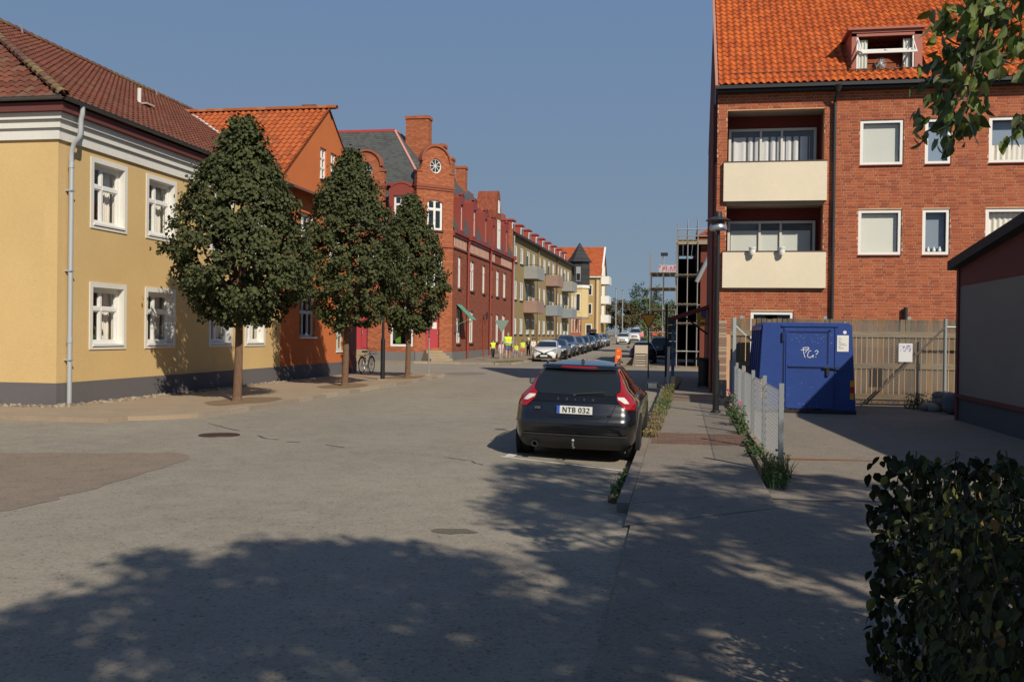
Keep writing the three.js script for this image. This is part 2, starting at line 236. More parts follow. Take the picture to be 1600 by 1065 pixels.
  part('rust_stain', sheet([[1.45, 14.62], [2.3, 14.7], [2.9, 14.62], [2.3, 14.55], [1.5, 14.42]], 0.034), std(0.26, 0.09, 0.03, 0.95, { map: asphaltN }), yd);
  const sc = (pts, w) => { const b = new MB(); for (let i = 0; i < pts.length - 1; i++) { const [x0, z0] = pts[i], [x1, z1] = pts[i + 1]; b.quad([x0, 0.034, -(z0 - w)], [x1, 0.034, -(z1 - w)], [x1, 0.034, -(z1 + w)], [x0, 0.034, -(z0 + w)]); } part('asphalt_joint', b.geo(), M.tar, yd); };
  sc([[0.96, 10.9], [1.4, 10.86], [2.0, 10.98], [2.8, 11.1]], 0.04); sc([[-0.4, 9.7], [0.3, 9.85], [0.9, 10.3]], 0.018);
  // right pavement beyond the crossing
  struct('pavement_right_far', sheet([[-3.9, 53.8], [30, 53.8], [30, 120], [-0.8, 120], [-0.8, 60], [-3.9, 58]], 0.06, 0.1), std(0.27, 0.225, 0.165, 0.95, { map: slabTex }));
}
// ------------------------------------------------------------ building helpers
class Facade {                                                // u along the wall, v up, n outwards; origin in street coordinates
  constructor(group, x, zf, turn) { this.g = group; this.x = x - group.position.x; this.z = -zf - group.position.z; this.a = turn; }
  pos(u, v, n) { const c = Math.cos(this.a), s = Math.sin(this.a); return [this.x + u * c + n * s, v, this.z - u * s + n * c]; }
  put(name, geo, mat, u = 0, v = 0, n = 0) { return part(name, geo, mat, this.g, this.pos(u, v, n), this.a); }
}
const winCache = {};
// window: frame is the part, panes / sill / curtains its sub-parts. o: w,h,cols,rows(fractions from bottom),fr,deep
function placeWin(F, u, v, o, n = -0.14, name = 'window') {
  const key = JSON.stringify([o.w, o.h, o.cols, o.rows, o.fr, o.arch, o.dep]);
  const fr = o.fr || 0.065, dep = o.dep || 0.07;
  const K = winCache[key] ||= (() => {
    const b = new MB(), { w, h } = o; b.box(0, 0, -dep, fr, h, 0); b.box(w - fr, 0, -dep, w, h, 0); b.box(fr, 0, -dep, w - fr, fr, 0); b.box(fr, h - fr, -dep, w - fr, h, 0);
    const xs = [fr, ...(o.cols || []).flatMap(c => [w * c - fr * 0.45, w * c + fr * 0.45]), w - fr], ys = [fr, ...(o.rows || []).flatMap(c => [h * c - fr * 0.55, h * c + fr * 0.55]), h - fr];
    for (let i = 1; i < xs.length - 1; i += 2) b.box(xs[i], fr, -dep, xs[i + 1], h - fr, -0.004);
    for (let j = 1; j < ys.length - 1; j += 2) for (let i = 0; i < xs.length; i += 2) b.box(xs[i], ys[j], -dep, xs[i + 1], ys[j + 1], 0.006);
    const panes = [], sash = new MB(), s = 0.028; for (let j = 0; j < ys.length; j += 2) for (let i = 0; i < xs.length; i += 2) { const p = [xs[i], ys[j], xs[i + 1], ys[j + 1]]; if (p[3] - p[1] < 0.05) continue; panes.push(new MB().quad([p[0], p[1], -dep * 0.6], [p[2], p[1], -dep * 0.6], [p[2], p[3], -dep * 0.6], [p[0], p[3], -dep * 0.6]).geo()); sash.box(p[0], p[1], -dep * 0.7, p[0] + s, p[3], -0.012); sash.box(p[2] - s, p[1], -dep * 0.7, p[2], p[3], -0.012); sash.box(p[0] + s, p[1], -dep * 0.7, p[2] - s, p[1] + s, -0.012); sash.box(p[0] + s, p[3] - s, -dep * 0.7, p[2] - s, p[3], -0.012); }
    if (o.sash !== false) { b.p.push(...sash.p); b.t.push(...sash.t); b.c.push(...sash.c); }
    return { frame: b.geo(), panes };
  })();
  const m = F.put(name, K.frame, o.mat || M.white, u, v, n);
  for (const g of K.panes) part('pane', g, o.glass || M.glass, m);
  if (o.sill) part('sill', boxGeo(-o.sill[0], -o.sill[1], -dep, o.w + o.sill[0], -0.003, o.sill[2]), o.sillMat || M.white, m);
  return m;
}
function drape(w, h, folds, amp) {                            // hanging cloth with folds
  const nx = folds * 6, g = new THREE.PlaneGeometry(w, h, nx, 1), p = g.attributes.position; for (let i = 0; i < p.count; i++) p.setZ(i, amp * Math.sin((p.getX(i) / w + 0.5) * folds * 6.283) + amp * 0.5 * Math.sin(p.getX(i) * 37)); g.translate(w / 2, h / 2, 0); g.computeVertexNormals(); return g;
}
function bake(geo, mats, cols) {                              // many copies of one small piece joined into one geometry
  const g = geo.index ? geo : mergeVertices(geo), P0 = g.attributes.position, N0 = g.attributes.normal, I0 = g.index, nv = P0.count, ni = I0.count, n = mats.length;
  const p = new Float32Array(n * nv * 3), no = new Float32Array(n * nv * 3), c = new Float32Array(n * nv * 3), id = new Uint32Array(n * ni), v = V3(), nm = new THREE.Matrix3();
  for (let k = 0; k < n; k++) { nm.getNormalMatrix(mats[k]); const cc = cols[k]; for (let i = 0; i < nv; i++) { const o = (k * nv + i) * 3; v.fromBufferAttribute(P0, i).applyMatrix4(mats[k]); p[o] = v.x; p[o + 1] = v.y; p[o + 2] = v.z; v.fromBufferAttribute(N0, i).applyMatrix3(nm).normalize(); no[o] = v.x; no[o + 1] = v.y; no[o + 2] = v.z; c[o] = cc[0]; c[o + 1] = cc[1]; c[o + 2] = cc[2]; } for (let i = 0; i < ni; i++) id[k * ni + i] = I0.getX(i) + k * nv; }
  const o = new THREE.BufferGeometry(); o.setAttribute('position', new THREE.BufferAttribute(p, 3)); o.setAttribute('normal', new THREE.BufferAttribute(no, 3)); o.setAttribute('color', new THREE.BufferAttribute(c, 3)); o.setIndex(new THREE.BufferAttribute(id, 1)); return o;
}
const vcMat = new THREE.MeshStandardMaterial({ color: 0xffffff, roughness: 0.88, vertexColors: true });
// pieces of one kind on a parent: the 300 nearest the camera singly, the rest joined
function scatterPieces(parent, name, geo, mats, tones, palette, rough = 0.85, keep = 300, through = 0) {
  const wp = V3(); parent.updateWorldMatrix(true, false);
  const order = mats.map((m, i) => { wp.setFromMatrixPosition(m).applyMatrix4(parent.matrixWorld); return [wp.distanceTo(camera.position), i]; }).sort((a, b) => a[0] - b[0]);
  const mk = (c, x) => through ? phys(...c, 0.6, { transmission: through, thickness: 0, side: THREE.DoubleSide, ...x }) : std(...c, rough, x), mm = palette.map(c => mk(through ? c.map(v => v * 1.5) : c, {})), rest = [];
  order.forEach(([, i], k) => { if (k < keep) { const m = shadows(new THREE.Mesh(geo, mm[tones[i]])); m.name = name; mats[i].decompose(m.position, m.quaternion, m.scale); parent.add(m); } else rest.push(i); });
  if (rest.length) { const m = part(name + '_field', bake(geo, rest.map(i => mats[i]), rest.map(i => palette[tones[i]].map(v => v * (through ? 1.5 : 1)))), through ? mk([1, 1, 1], { vertexColors: true }) : vcMat, parent); m.userData.kind = 'stuff'; }
}
function pantileGeo(w, l, amp = 0.035, seg = 6) {             // one S-shaped roof tile, lower edge at y = 0, lies in the xy plane
  const b = new MB(), z = x => amp * Math.cos((x / w) * 6.283 + 0.6), lift = 0.03, t = 0.016;
  for (let i = 0; i < seg; i++) { const x0 = w * i / seg, x1 = w * (i + 1) / seg, a = z(x0), c = z(x1); b.quad([x0, 0, a + lift], [x1, 0, c + lift], [x1, l, c], [x0, l, a]); b.quad([x0, 0, a + lift - t], [x1, 0, c + lift - t], [x1, 0, c + lift], [x0, 0, a + lift]); }
  return mergeVertices(toCreasedNormals(b.geo(), 0.9));
}
// lay tiles on a roof plane: O lower corner, U along the eave, W up the slope (world vectors, relative to parent)
function tileRoof(parent, O, U, W, lenU, lenW, w, gauge, palette, ok = () => true, amp = 0.035) {
  const g = pantileGeo(w, gauge * 1.18, amp), N = U.clone().cross(W).normalize(), mats = [], tones = []; reseed(Math.floor(lenU * 1000 + lenW));
  for (let j = 0; j * gauge < lenW - 0.05; j++) for (let i = 0; i * w < lenU - 0.02; i++) { const c = O.clone().addScaledVector(U, i * w).addScaledVector(W, j * gauge); if (!ok(c, i * w, j * gauge)) continue; const m = new THREE.Matrix4().makeBasis(U, W, N); m.setPosition(c.addScaledVector(N, 0.02 + rr(-0.004, 0.004))); mats.push(m); const n = fbm(i * 0.013, j * 0.02, 16, 3, 17); tones.push(clamp(Math.floor((n * 0.75 + rnd() * 0.45 - 0.1) * palette.length), 0, palette.length - 1)); }
  scatterPieces(parent, 'roof_tile', g, mats, tones, palette);
}
function ridgeTiles(parent, A, Bp, r, palette, step = 0.36, name = 'ridge_tile') {
  const d = Bp.clone().sub(A), L = d.length(); d.normalize(); const s = d.clone().cross(V3(0, 1, 0)).normalize(), up = s.clone().cross(d).normalize();
  const g = new THREE.CylinderGeometry(r, r * 1.12, step * 1.12, 8, 1, true, -Math.PI / 2, Math.PI); const mm = palette.map(c => std(...c, 0.9, { side: THREE.DoubleSide }));
  for (let k = 0; k < L / step; k++) { const m = part(name, g, mm[Math.floor(rnd() * mm.length)], parent); m.matrix.makeBasis(s, d, up.clone()); m.quaternion.setFromRotationMatrix(m.matrix); m.position.copy(A).addScaledVector(d, (k + 0.5) * step); }
}

// ------------------------------------------------------------ yellow corner house
{
  const H = thing('corner_house', 'yellow rendered two-storey house with white cornice, grey plinth and brown tiled hipped roof', 'house', [-13.65, 0, 19.2]);
  const yel = std(0.63, 0.435, 0.195, 0.92, { map: mottle, bumpMap: plasterB, bumpScale: 0.004 }), pl = std(0.125, 0.115, 0.12, 0.9, { map: mottle }), wh = M.whitePaint, redw = std(0.13, 0.035, 0.03, 0.7);
  const E = new Facade(H, -13.65, 19.2, FE), S = new Facade(H, -13.65, 19.2, FS), L = 12.05;
  const us = [1.17, 3.53, 6.93, 9.3], ow = 1.5, tr = 0.12, holes = [];
  for (const u of us) { holes.push([u + tr, 1.45, u + ow - tr, 2.8], [u + tr, 4.3, u + ow - tr, 5.73]); }
  E.put('wall', wallGeo(L, 6.05, holes, 0.32, 0, 0.6), yel);
  S.put('wall', wallGeo(-0.32, 6.05, [[-7.6, 1.45, -6.3, 2.8], [-7.6, 4.3, -6.3, 5.73]], 0.32, -15, 0.6), yel);
  E.put('plinth', boxGeo(0, 0, -0.3, L, 0.6, 0.02), pl); S.put('plinth', boxGeo(-15, 0, 0.001, 0.02, 0.6, 0.022), pl);
  const steps = [[6.0, 6.24, 0.06], [6.245, 6.42, 0.12], [6.425, 6.57, 0.19]];
  for (const [a, b, n] of steps) { E.put('cornice', boxGeo(0, a, -0.3, L, b, n), wh); S.put('cornice', boxGeo(-15, a, 0.001, n, b, n + 0.001), wh); }
  E.put('soffit', boxGeo(0, 6.575, -0.3, L, 6.76, 0.3), redw); S.put('soffit', boxGeo(-15, 6.575, 0.001, 0.3, 6.76, 0.301), redw);
  const gut = (F, u0, u1, n) => { const b = new MB(), N = 8; for (let i = 0; i < N; i++) { const a = Math.PI + Math.PI * i / N, c = Math.PI + Math.PI * (i + 1) / N, r = 0.075; b.quad([u0, r * Math.sin(a), r * Math.cos(a)], [u0, r * Math.sin(c), r * Math.cos(c)], [u1, r * Math.sin(c), r * Math.cos(c)], [u1, r * Math.sin(a), r * Math.cos(a)]); } b.tube([[u0, 0, 0.075], [u1, 0, 0.075]], 0.012, 6); F.put('gutter', b.geo(), std(0.15, 0.155, 0.155, 0.5, { metalness: 0.5, side: THREE.DoubleSide }), 0, 6.86, n); };
  gut(E, -0.38, L, 0.38); gut(S, -15, 0.38, 0.38);
  const dp = new MB(); dp.tube([[0.32, 6.8, 0.36], [0.32, 6.62, 0.36], [0.32, 6.5, 0.33], [0.32, 6.12, 0.3], [0.32, 5.95, 0.16], [0.32, 5.75, 0.1], [0.32, 5.5, 0.1]], 0.055, 10, 24); dp.cyl([0.32, 5.55, 0.1], [0.32, 0.05, 0.1], 0.055); dp.cyl([0.32, 1.5, 0.1], [0.32, 1.62, 0.1], 0.065); dp.cyl([0.32, 5.42, 0.1], [0.32, 5.54, 0.1], 0.065);
  for (const y of [1.1, 3.1, 4.9]) dp.box(0.25, y, 0, 0.39, y + 0.03, 0.165);
  E.put('downpipe', dp.geo(0.6), std(0.4, 0.42, 0.44, 0.5, { metalness: 0.2 }));
  const plantM = [std(0.05, 0.1, 0.025, 0.8), std(0.3, 0.06, 0.08, 0.8)];
  us.forEach((u, k) => { for (const [v0, v1] of [[1.33, 2.92], [4.18, 5.85]]) {
    const s = new MB(); s.box(u, v0, 0.002, u + tr, v1, 0.025); s.box(u + ow - tr, v0, 0.002, u + ow, v1, 0.025); s.box(u + tr, v1 - tr, 0.002, u + ow - tr, v1, 0.025); s.box(u + tr, v0, 0.002, u + ow - tr, v0 + 0.06, 0.025);
    E.put('window_surround', s.geo(), wh);
    const rv = new MB(), a = u + tr, c = u + ow - tr, b0 = v0 + 0.12, t0 = v1 - 0.12; rv.box(a + 0.001, b0, -0.3, a + 0.012, t0, 0); rv.box(c - 0.012, b0, -0.3, c - 0.001, t0, 0); rv.box(a + 0.012, t0 - 0.012, -0.3, c - 0.012, t0 - 0.001, 0); E.put('reveal', rv.geo(), wh);
    const w = placeWin(E, u + tr + 0.012, v0 + 0.13, { w: ow - 2 * tr - 0.024, h: v1 - v0 - 0.262, cols: [0.42], rows: [0.63], fr: 0.075, sill: [0.02, 0.05, 0.18], dep: 0.08 }, -0.13);
    const hh = v1 - v0 - 0.34; part('curtain', drape(0.3, hh, 3, 0.025), M.curtain, w, [0.9, 0.04, -0.22]); part('curtain', drape(0.18, hh, 2, 0.025), M.curtain, w, [0.06, 0.04, -0.22]);
    if ((k + (v0 > 3 ? 1 : 0)) % 2 === 0) { const pp = new MB(); for (let i = 0; i < 26; i++) { const x = rr(0.45, 0.85), y = rr(0.12, 0.42), z = rr(-0.3, -0.16), r = rr(0.03, 0.06); pp.tri([x - r, y, z], [x + r, y - r, z + 0.02], [x + rr(-r, r), y + r * 1.4, z + 0.03]); } pp.cyl([0.65, 0.03, -0.23], [0.65, 0.15, -0.23], 0.05, 0.07, 8); part('pot_plant', pp.geo(), plantM[0], w); }
  } });
  E.put('interior', new MB().quad([0.2, 0.3, -2.4], [L - 0.2, 0.3, -2.4], [L - 0.2, 6, -2.4], [0.2, 6, -2.4]).quad([0.2, 3.4, -2.4], [L - 0.2, 3.4, -2.4], [L - 0.2, 3.4, -0.32], [0.2, 3.4, -0.32]).geo(), std(0.2, 0.17, 0.13, 0.95));
  new MB().quad([-15, 0, -20], [-0.3, 0, -20], [-0.3, 7, -20], [-15, 7, -20]).quad([-15, 0, 0], [-15, 0, -20], [-15, 7, -20], [-15, 7, 0]).quad([-15, 5.95, 0], [-0.3, 5.95, 0], [-0.3, 5.95, -20], [-15, 5.95, -20]).build('back_wall', yel, H);
  // small stones along the foot of the wall
  const st = new THREE.IcosahedronGeometry(0.06, 0), sm = [], tn = []; reseed(5); for (let i = 0; i < 330; i++) { const m = new THREE.Matrix4().compose(V3(i < 250 ? rr(0.05, 0.42) : rr(-2.4, 0.3), 0.09, i < 250 ? -rr(-0.1, 12) : rr(0.05, 0.4)), new THREE.Quaternion().setFromEuler(new THREE.Euler(rr(0, 6), rr(0, 6), 0)), V3(rr(0.6, 1.5), rr(0.4, 0.8), rr(0.6, 1.5))); sm.push(m); tn.push(Math.floor(rnd() * 3)); }
  scatterPieces(H, 'stone', st, sm, tn, [[0.24, 0.18, 0.13], [0.17, 0.13, 0.095], [0.3, 0.25, 0.19]], 0.95, 90);
  // roof: east slope (runs on behind the orange house) and the hipped near end
  const sl = 0.578, cs = 1 / Math.hypot(1, sl), pal = [[0.115, 0.034, 0.019], [0.135, 0.04, 0.022], [0.155, 0.046, 0.024], [0.125, 0.042, 0.024], [0.17, 0.056, 0.03], [0.14, 0.068, 0.042]];
  const kx = 7.4, k = 0.8, base = new MB(), e = [0.4, 6.82, 0.4], top = [0.4 - kx, 6.82 + sl * kx, 0.4 - k * kx], far = -20.3;
  base.quad(e, [e[0], e[1], far], [top[0], top[1], far], top); base.tri([e[0] - 2 * kx, e[1], e[2]], e, top); base.quad([e[0] - 2 * kx, e[1], far], [e[0] - 2 * kx, e[1], e[2]], top, [top[0], top[1], far]);
  const roof = base.build('roof', std(0.1, 0.04, 0.028, 0.95), H);
  tileRoof(roof, V3(0.44, 6.82, 0.4), V3(0, 0, -1), V3(-cs, sl * cs, 0), 20.4, kx / cs, 0.235, 0.335, pal, (c, u, w) => { const t = w * cs; if (u < k * t - 0.05) return false; const z = -c.z + 19.2; if (z > 30.75) { const yo = z < 35.8 ? 10.6 - (35.8 - z) * 0.75 : 10.6 - (z - 35.8) * 0.75; return c.y > yo + 0.1; } return true; }, 0.028);
  const sl2 = sl / k, c2 = 1 / Math.hypot(1, sl2);
  { const g = pantileGeo(0.235, 0.4, 0.028), mats = [], tn2 = []; for (let j = 0; j < 16; j++) for (let i = 0; i < 34; i++) { const t = j * 0.335 * c2 / k, x = e[0] - i * 0.235; if (x > e[0] - t * 1.0 - 0.1 || x < e[0] - 7.6) continue; const W = V3(0, sl2 * c2, -c2), U = V3(1, 0, 0), N = U.clone().cross(W); const m = new THREE.Matrix4().makeBasis(U, W, N); m.setPosition(x - 0.2, 6.82 + j * 0.335 * sl2 * c2, 0.44 - j * 0.335 * c2); mats.push(m); tn2.push(Math.floor(rnd() * pal.length)); } scatterPieces(roof, 'roof_tile', g, mats, tn2, pal, 0.9, 120); }
  const moss = [[0.15, 0.07, 0.04], [0.17, 0.11, 0.05], [0.2, 0.14, 0.06], [0.12, 0.055, 0.035]];
  ridgeTiles(roof, V3(e[0], e[1] + 0.05, e[2]), V3(top[0], top[1] + 0.05, top[2]), 0.11, moss, 0.34, 'hip_tile');
  ridgeTiles(roof, V3(top[0], top[1] + 0.04, top[2]), V3(top[0], top[1] + 0.04, -20.2), 0.13, moss.slice(0, 2).concat([[0.16, 0.06, 0.04]]), 0.36);
  { const p = new MB(), zc = -(27.3 - 19.2), xc = -3.0, yb = 6.82 + sl * (0.4 - xc); p.cyl([xc, yb - 0.1, zc], [xc, yb + 0.5, zc], 0.065, 0.065, 12); part('vent_pipe', p.geo(0.6), std(0.6, 0.58, 0.55, 0.7), roof); part('vent_flashing', boxGeo(xc - 0.1, yb - 0.02, zc - 0.3, xc + 0.35, yb + 0.03, zc + 0.15), std(0.42, 0.36, 0.3, 0.8), roof); }
  { const p = new MB(), x = top[0] - 0.4, z = -6.4, y = top[1]; p.box(x - 0.5, y - 0.8, z - 0.5, x + 0.3, y + 0.33, z + 0.4); p.box(x - 0.55, y + 0.33, z - 0.55, x + 0.35, y + 0.42, z + 0.45); part('chimney', p.geo(), std(0.26, 0.27, 0.25, 0.9, { map: slabTex }), roof); }
  for (const z of [-7.7, -15.5, -18.5]) { const p = new MB().bar([top[0] + 0.25, top[1] - 0.1, z], [top[0] + 0.18, top[1] + 0.22, z], 0.04); part('roof_hook', p.geo(), M.zinc, roof); }
}

// ------------------------------------------------------------ orange gabled house
{
  const H = thing('gabled_house', 'orange rendered house with steep gable and bright orange pantile roof beside the yellow house', 'house', [-13.7, 0, 31.3]);
  const or = std(0.58, 0.16, 0.043, 0.92, { map: mottle, bumpMap: plasterB, bumpScale: 0.004 }), pl = std(0.12, 0.115, 0.125, 0.9, { map: mottle });
  const E = new Facade(H, -13.7, 31.3, FE), ap = 4.45, slo = 0.75, ye = 10.5 - slo * ap, end = 8.0, yr = 10.5 - slo * (end - ap);
  const holes = [[1.75, 1.62, 3.25, 3.3], [5.55, 1.05, 6.45, 3.2], [3.6, 7.72, 4.25, 8.9], [4.72, 7.72, 5.32, 8.9], [1.7, 4.6, 3.2, 6.2], [4.6, 4.6, 6.1, 6.2]];
  E.put('wall', wallGeo(0, 0, holes, 0.3, 0, 0, [[0, 0.6], [end, 0.6], [end, yr], [ap, 10.5], [0, ye]]), or);
  E.put('plinth', boxGeo(0, 0, -0.3, end, 0.6, 0.02), pl);
  new MB().box(-12, 0, -0.29, -0.3, 6.6, 0.0).box(-12, 0, -8, -0.3, 6.9, -7.7).box(-12.3, 0, -8, -12, 8, 0).build('side_wall', or, H);
  const fr = std(0.5, 0.55, 0.57, 0.6), o1 = { w: 1.48, h: 1.66, cols: [0.34, 0.67], rows: [0.55], fr: 0.06, mat: fr, sill: [0.06, 0.06, 0.2], sillMat: M.white };
  placeWin(E, 1.76, 1.63, o1, -0.1);
  placeWin(E, 1.71, 4.61, { w: 1.48, h: 1.58, cols: [0.34, 0.67], rows: [0.6], fr: 0.06, sill: [0.06, 0.06, 0.2] }, -0.1); placeWin(E, 4.61, 4.61, { w: 1.48, h: 1.58, cols: [0.34, 0.67], rows: [0.6], fr: 0.06, sill: [0.06, 0.06, 0.2] }, -0.1);
  placeWin(E, 3.61, 7.73, { w: 0.63, h: 1.16, cols: [0.5], rows: [0.35, 0.68], fr: 0.05, sill: [0.05, 0.05, 0.17] }, -0.06); placeWin(E, 4.73, 7.73, { w: 0.58, h: 1.16, cols: [0.5], rows: [0.35, 0.68], fr: 0.05, sill: [0.05, 0.05, 0.17] }, -0.06);
  const w5 = placeWin(E, 5.56, 1.06, { w: 0.88, h: 2.13, rows: [0.3], cols: [0.5], fr: 0.07, mat: std(0.46, 0.5, 0.44, 0.7), sill: [0.05, 0.06, 0.14] }, -0.1); part('curtain', drape(0.8, 2, 3, 0.02), M.curtain, w5, [0.04, 0.05, -0.15]);
  E.put('interior', new MB().quad([0.1, 0.6, -2], [end, 0.6, -2], [end, 9, -2], [0.1, 9, -2]).geo(), M.room);
  E.put('door', new MB().box(6.95, 0.25, 0.002, 7.75, 2.35, 0.05).geo(), std(0.16, 0.03, 0.022, 0.6));
  const cs = 1 / Math.hypot(1, slo), b = new MB(), x0 = -7.6, x1 = 0.06, zr = -ap;
  b.quad([x0, ye - 0.28, 0.38], [x1, ye - 0.28, 0.38], [x1, 10.52, zr], [x0, 10.52, zr]); b.quad([x1, yr - 0.3, -end - 0.4], [x0, yr - 0.3, -end - 0.4], [x0, 10.52, zr], [x1, 10.52, zr]);
  const roof = b.build('roof', std(0.16, 0.045, 0.016, 0.95), H);
  const pal = [[0.33, 0.072, 0.016], [0.37, 0.085, 0.019], [0.4, 0.095, 0.022], [0.3, 0.065, 0.018], [0.36, 0.1, 0.03]];
  tileRoof(roof, V3(x0, ye - 0.26, 0.4), V3(1, 0, 0), V3(0, slo * cs, -cs), x1 - x0, (ap + 0.4) / cs - 0.05, 0.24, 0.335, pal, c => { const xw = c.x - 13.7, yy = 6.82 + 0.578 * (-13.25 - xw); return c.y > yy - 0.15; });
  ridgeTiles(roof, V3(x0, 10.55, zr), V3(x1, 10.55, zr), 0.13, [[0.3, 0.08, 0.02], [0.33, 0.12, 0.05], [0.28, 0.07, 0.02]]);
  const vl = new MB(); { const q = y => [-13.25 - (y - 6.82) / 0.578 + 13.7, y + 0.09, -(35.8 - (10.55 - y) / slo - 31.3)]; const A = q(10.3), B = q(7.6); vl.bar(A, B, 0.3, 0.03); } vl.build('valley_flashing', std(0.6, 0.6, 0.58, 0.5), roof);
  { const p = new MB(); p.box(-1.3, 9.6, -5.5, -0.8, 10.75, -5.0); p.box(-1.34, 10.75, -5.54, -0.76, 10.86, -4.96); part('chimney', p.geo(), std(0.25, 0.08, 0.045, 0.9, { map: brickFar }), roof); }
}
// ------------------------------------------------------------ red brick corner building
{
  const H = thing('brick_corner_building', 'red brick corner building with curved gables, slate mansard roof and round window', 'building', [-16.4, 0, 58]);
  const br = std(0.56, 0.185, 0.085, 0.92, { map: brickFar }), rw = std(0.24, 0.042, 0.028, 0.6), pl = std(0.16, 0.155, 0.15, 0.9, { map: mottle }), sl = std(0.085, 0.09, 0.085, 0.6, { map: slateTex }), wf = M.white, gl = M.darkGlass, pink = std(0.5, 0.24, 0.2, 0.6);
  const S = new Facade(H, -16.4, 58, FS), C = new Facade(H, -16.4, 58, Math.PI / 4), E = new Facade(H, -14.5, 59.9, FE), Le = 21.9, Lc = 2.687;
  // walls (0.65 grey plinth below)
  const sHoles = [[-4.0, 0.75, -3.1, 2.95], [-1.62, 0.98, -0.12, 3.5], [-3.9, 4.9, -2.7, 6.9, 0.15], [-1.5, 4.9, -0.4, 6.9, 0.15], [-3.95, 8.4, -2.75, 10.2, 0.15]];
  S.put('wall', wallGeo(0, 0, sHoles, 0.3, 0, 0, [[-16, 0.65], [-0.001, 0.65], [-0.001, 8.5], [-2.1, 8.5], [-2.1, 11.3], [-4.5, 11.3], [-4.5, 8.5], [-16, 8.5]]), br);
  S.put('plinth', boxGeo(-16, 0, -0.3, -0.02, 0.65, 0.03), pl);
  C.put('wall', wallGeo(Lc, 11.2, [[0.75, 0.9, 1.75, 3.1], [0.75, 4.7, 1.95, 6.9, 0.15], [0.78, 8.35, 1.9, 10.25, 0.15]], 0.3, 0, 0.65), br);
  C.put('plinth', boxGeo(0, 0, -0.3, Lc, 0.65, 0.03), pl);
  const eu1 = [[1.54, 2.4], [5.25, 6.5], [9.4, 10.35], [12.3, 13.2], [14.7, 15.9], [17.75, 18.95]], eug = [[1.25, 2.45], [5.1, 6.4], [12.15, 13.25], [14.8, 15.9], [17.6, 18.8]];
  const eh = [...eu1.map(([a, b]) => [a, 4.82, b, 6.95, 0.15]), ...eug.map(([a, b]) => [a, 1.2, b, 3.45, 0.15]), [9.4, 0.5, 10.5, 2.9]];
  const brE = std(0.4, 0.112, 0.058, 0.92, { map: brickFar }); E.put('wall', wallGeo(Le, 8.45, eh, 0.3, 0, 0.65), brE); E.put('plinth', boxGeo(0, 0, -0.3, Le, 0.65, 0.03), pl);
  const sillM = std(0.1, 0.055, 0.04, 0.9), W = (F, a, v, b, t, cols = [0.5], rows = [0.68]) => { const w = placeWin(F, a + 0.01, v + 0.01, { w: b - a - 0.02, h: t - v - 0.02, cols, rows, fr: 0.11, glass: gl, sill: [0.06, 0.1, 0.18], sillMat: sillM }, -0.07); return w; };
  for (const [a, b] of eu1) W(E, a, 4.82, b, 7.0); for (const [a, b] of eug) W(E, a, 1.2, b, 3.5);
  W(C, 0.75, 4.7, 1.95, 6.95); W(C, 0.78, 8.35, 1.9, 10.3); W(S, -3.9, 4.9, -2.7, 6.95); W(S, -1.5, 4.9, -0.4, 6.95); W(S, -3.95, 8.4, -2.75, 10.25);
  // shop window, doors with stone steps
  const sw = placeWin(S, -1.61, 0.99, { w: 1.48, h: 2.5, fr: 0.13, sash: false, glass: M.glass }, -0.05, 'shop_window');
  { const it = new MB().box(0.18, 0.2, -0.6, 0.5, 1.05, -0.5); part('green_display', it.geo(), std(0.09, 0.22, 0.02, 0.8), sw); const f = new MB().box(0.8, 0.2, -0.7, 0.9, 1.4, -0.6).box(1.1, 0.2, -0.7, 1.25, 0.9, -0.6); part('display_stand', f.geo(), M.black, sw); }
  S.put('interior', new MB().quad([-5, 0.7, -1.4], [-0.2, 0.7, -1.4], [-0.2, 3.6, -1.4], [-5, 3.6, -1.4]).geo(), std(0.05, 0.045, 0.04, 0.95));
  const dm = std(0.4, 0.045, 0.055, 0.5); let d = S.put('door', new MB().box(-3.99, 0.75, -0.2, -3.56, 2.94, -0.13).box(-3.54, 0.75, -0.2, -3.11, 2.94, -0.13).geo(), dm); part('handle', boxGeo(-3.5, 1.7, -0.13, -3.46, 1.95, -0.08), M.steel, d);
  d = C.put('door', new MB().box(0.76, 0.9, -0.2, 1.74, 3.09, -0.13).geo(), dm); part('door_pane', boxGeo(0.86, 2.05, -0.128, 1.2, 2.95, -0.115), M.darkGlass, d); part('poster', boxGeo(0.88, 2.1, -0.113, 1.14, 2.5, -0.108), std(0.45, 0.47, 0.46, 0.8), d); part('poster', boxGeo(1.3, 2.12, -0.126, 1.62, 2.52, -0.12), std(0.66, 0.66, 0.62, 0.8), d); part('poster', boxGeo(1.28, 2.62, -0.126, 1.5, 2.9, -0.12), std(0.6, 0.58, 0.5, 0.8), d); part('handle', boxGeo(1.64, 1.75, -0.13, 1.68, 1.95, -0.08), M.steel, d);
  const stM = std(0.34, 0.27, 0.18, 0.9, { map: slabTex }); for (let i = 0; i < 4; i++) { S.put('step', boxGeo(-4.15 + i * 0.03, 0.1 + i * 0.165, 0.032, -2.95 + i * -0.03, 0.26 + i * 0.165, 1.1 - i * 0.27), stM); C.put('step', boxGeo(0.45 + i * 0.06, 0.1 + i * 0.165, 0.032, 2.0 - i * 0.06, 0.26 + i * 0.165, 1.25 - i * 0.3), stM); }
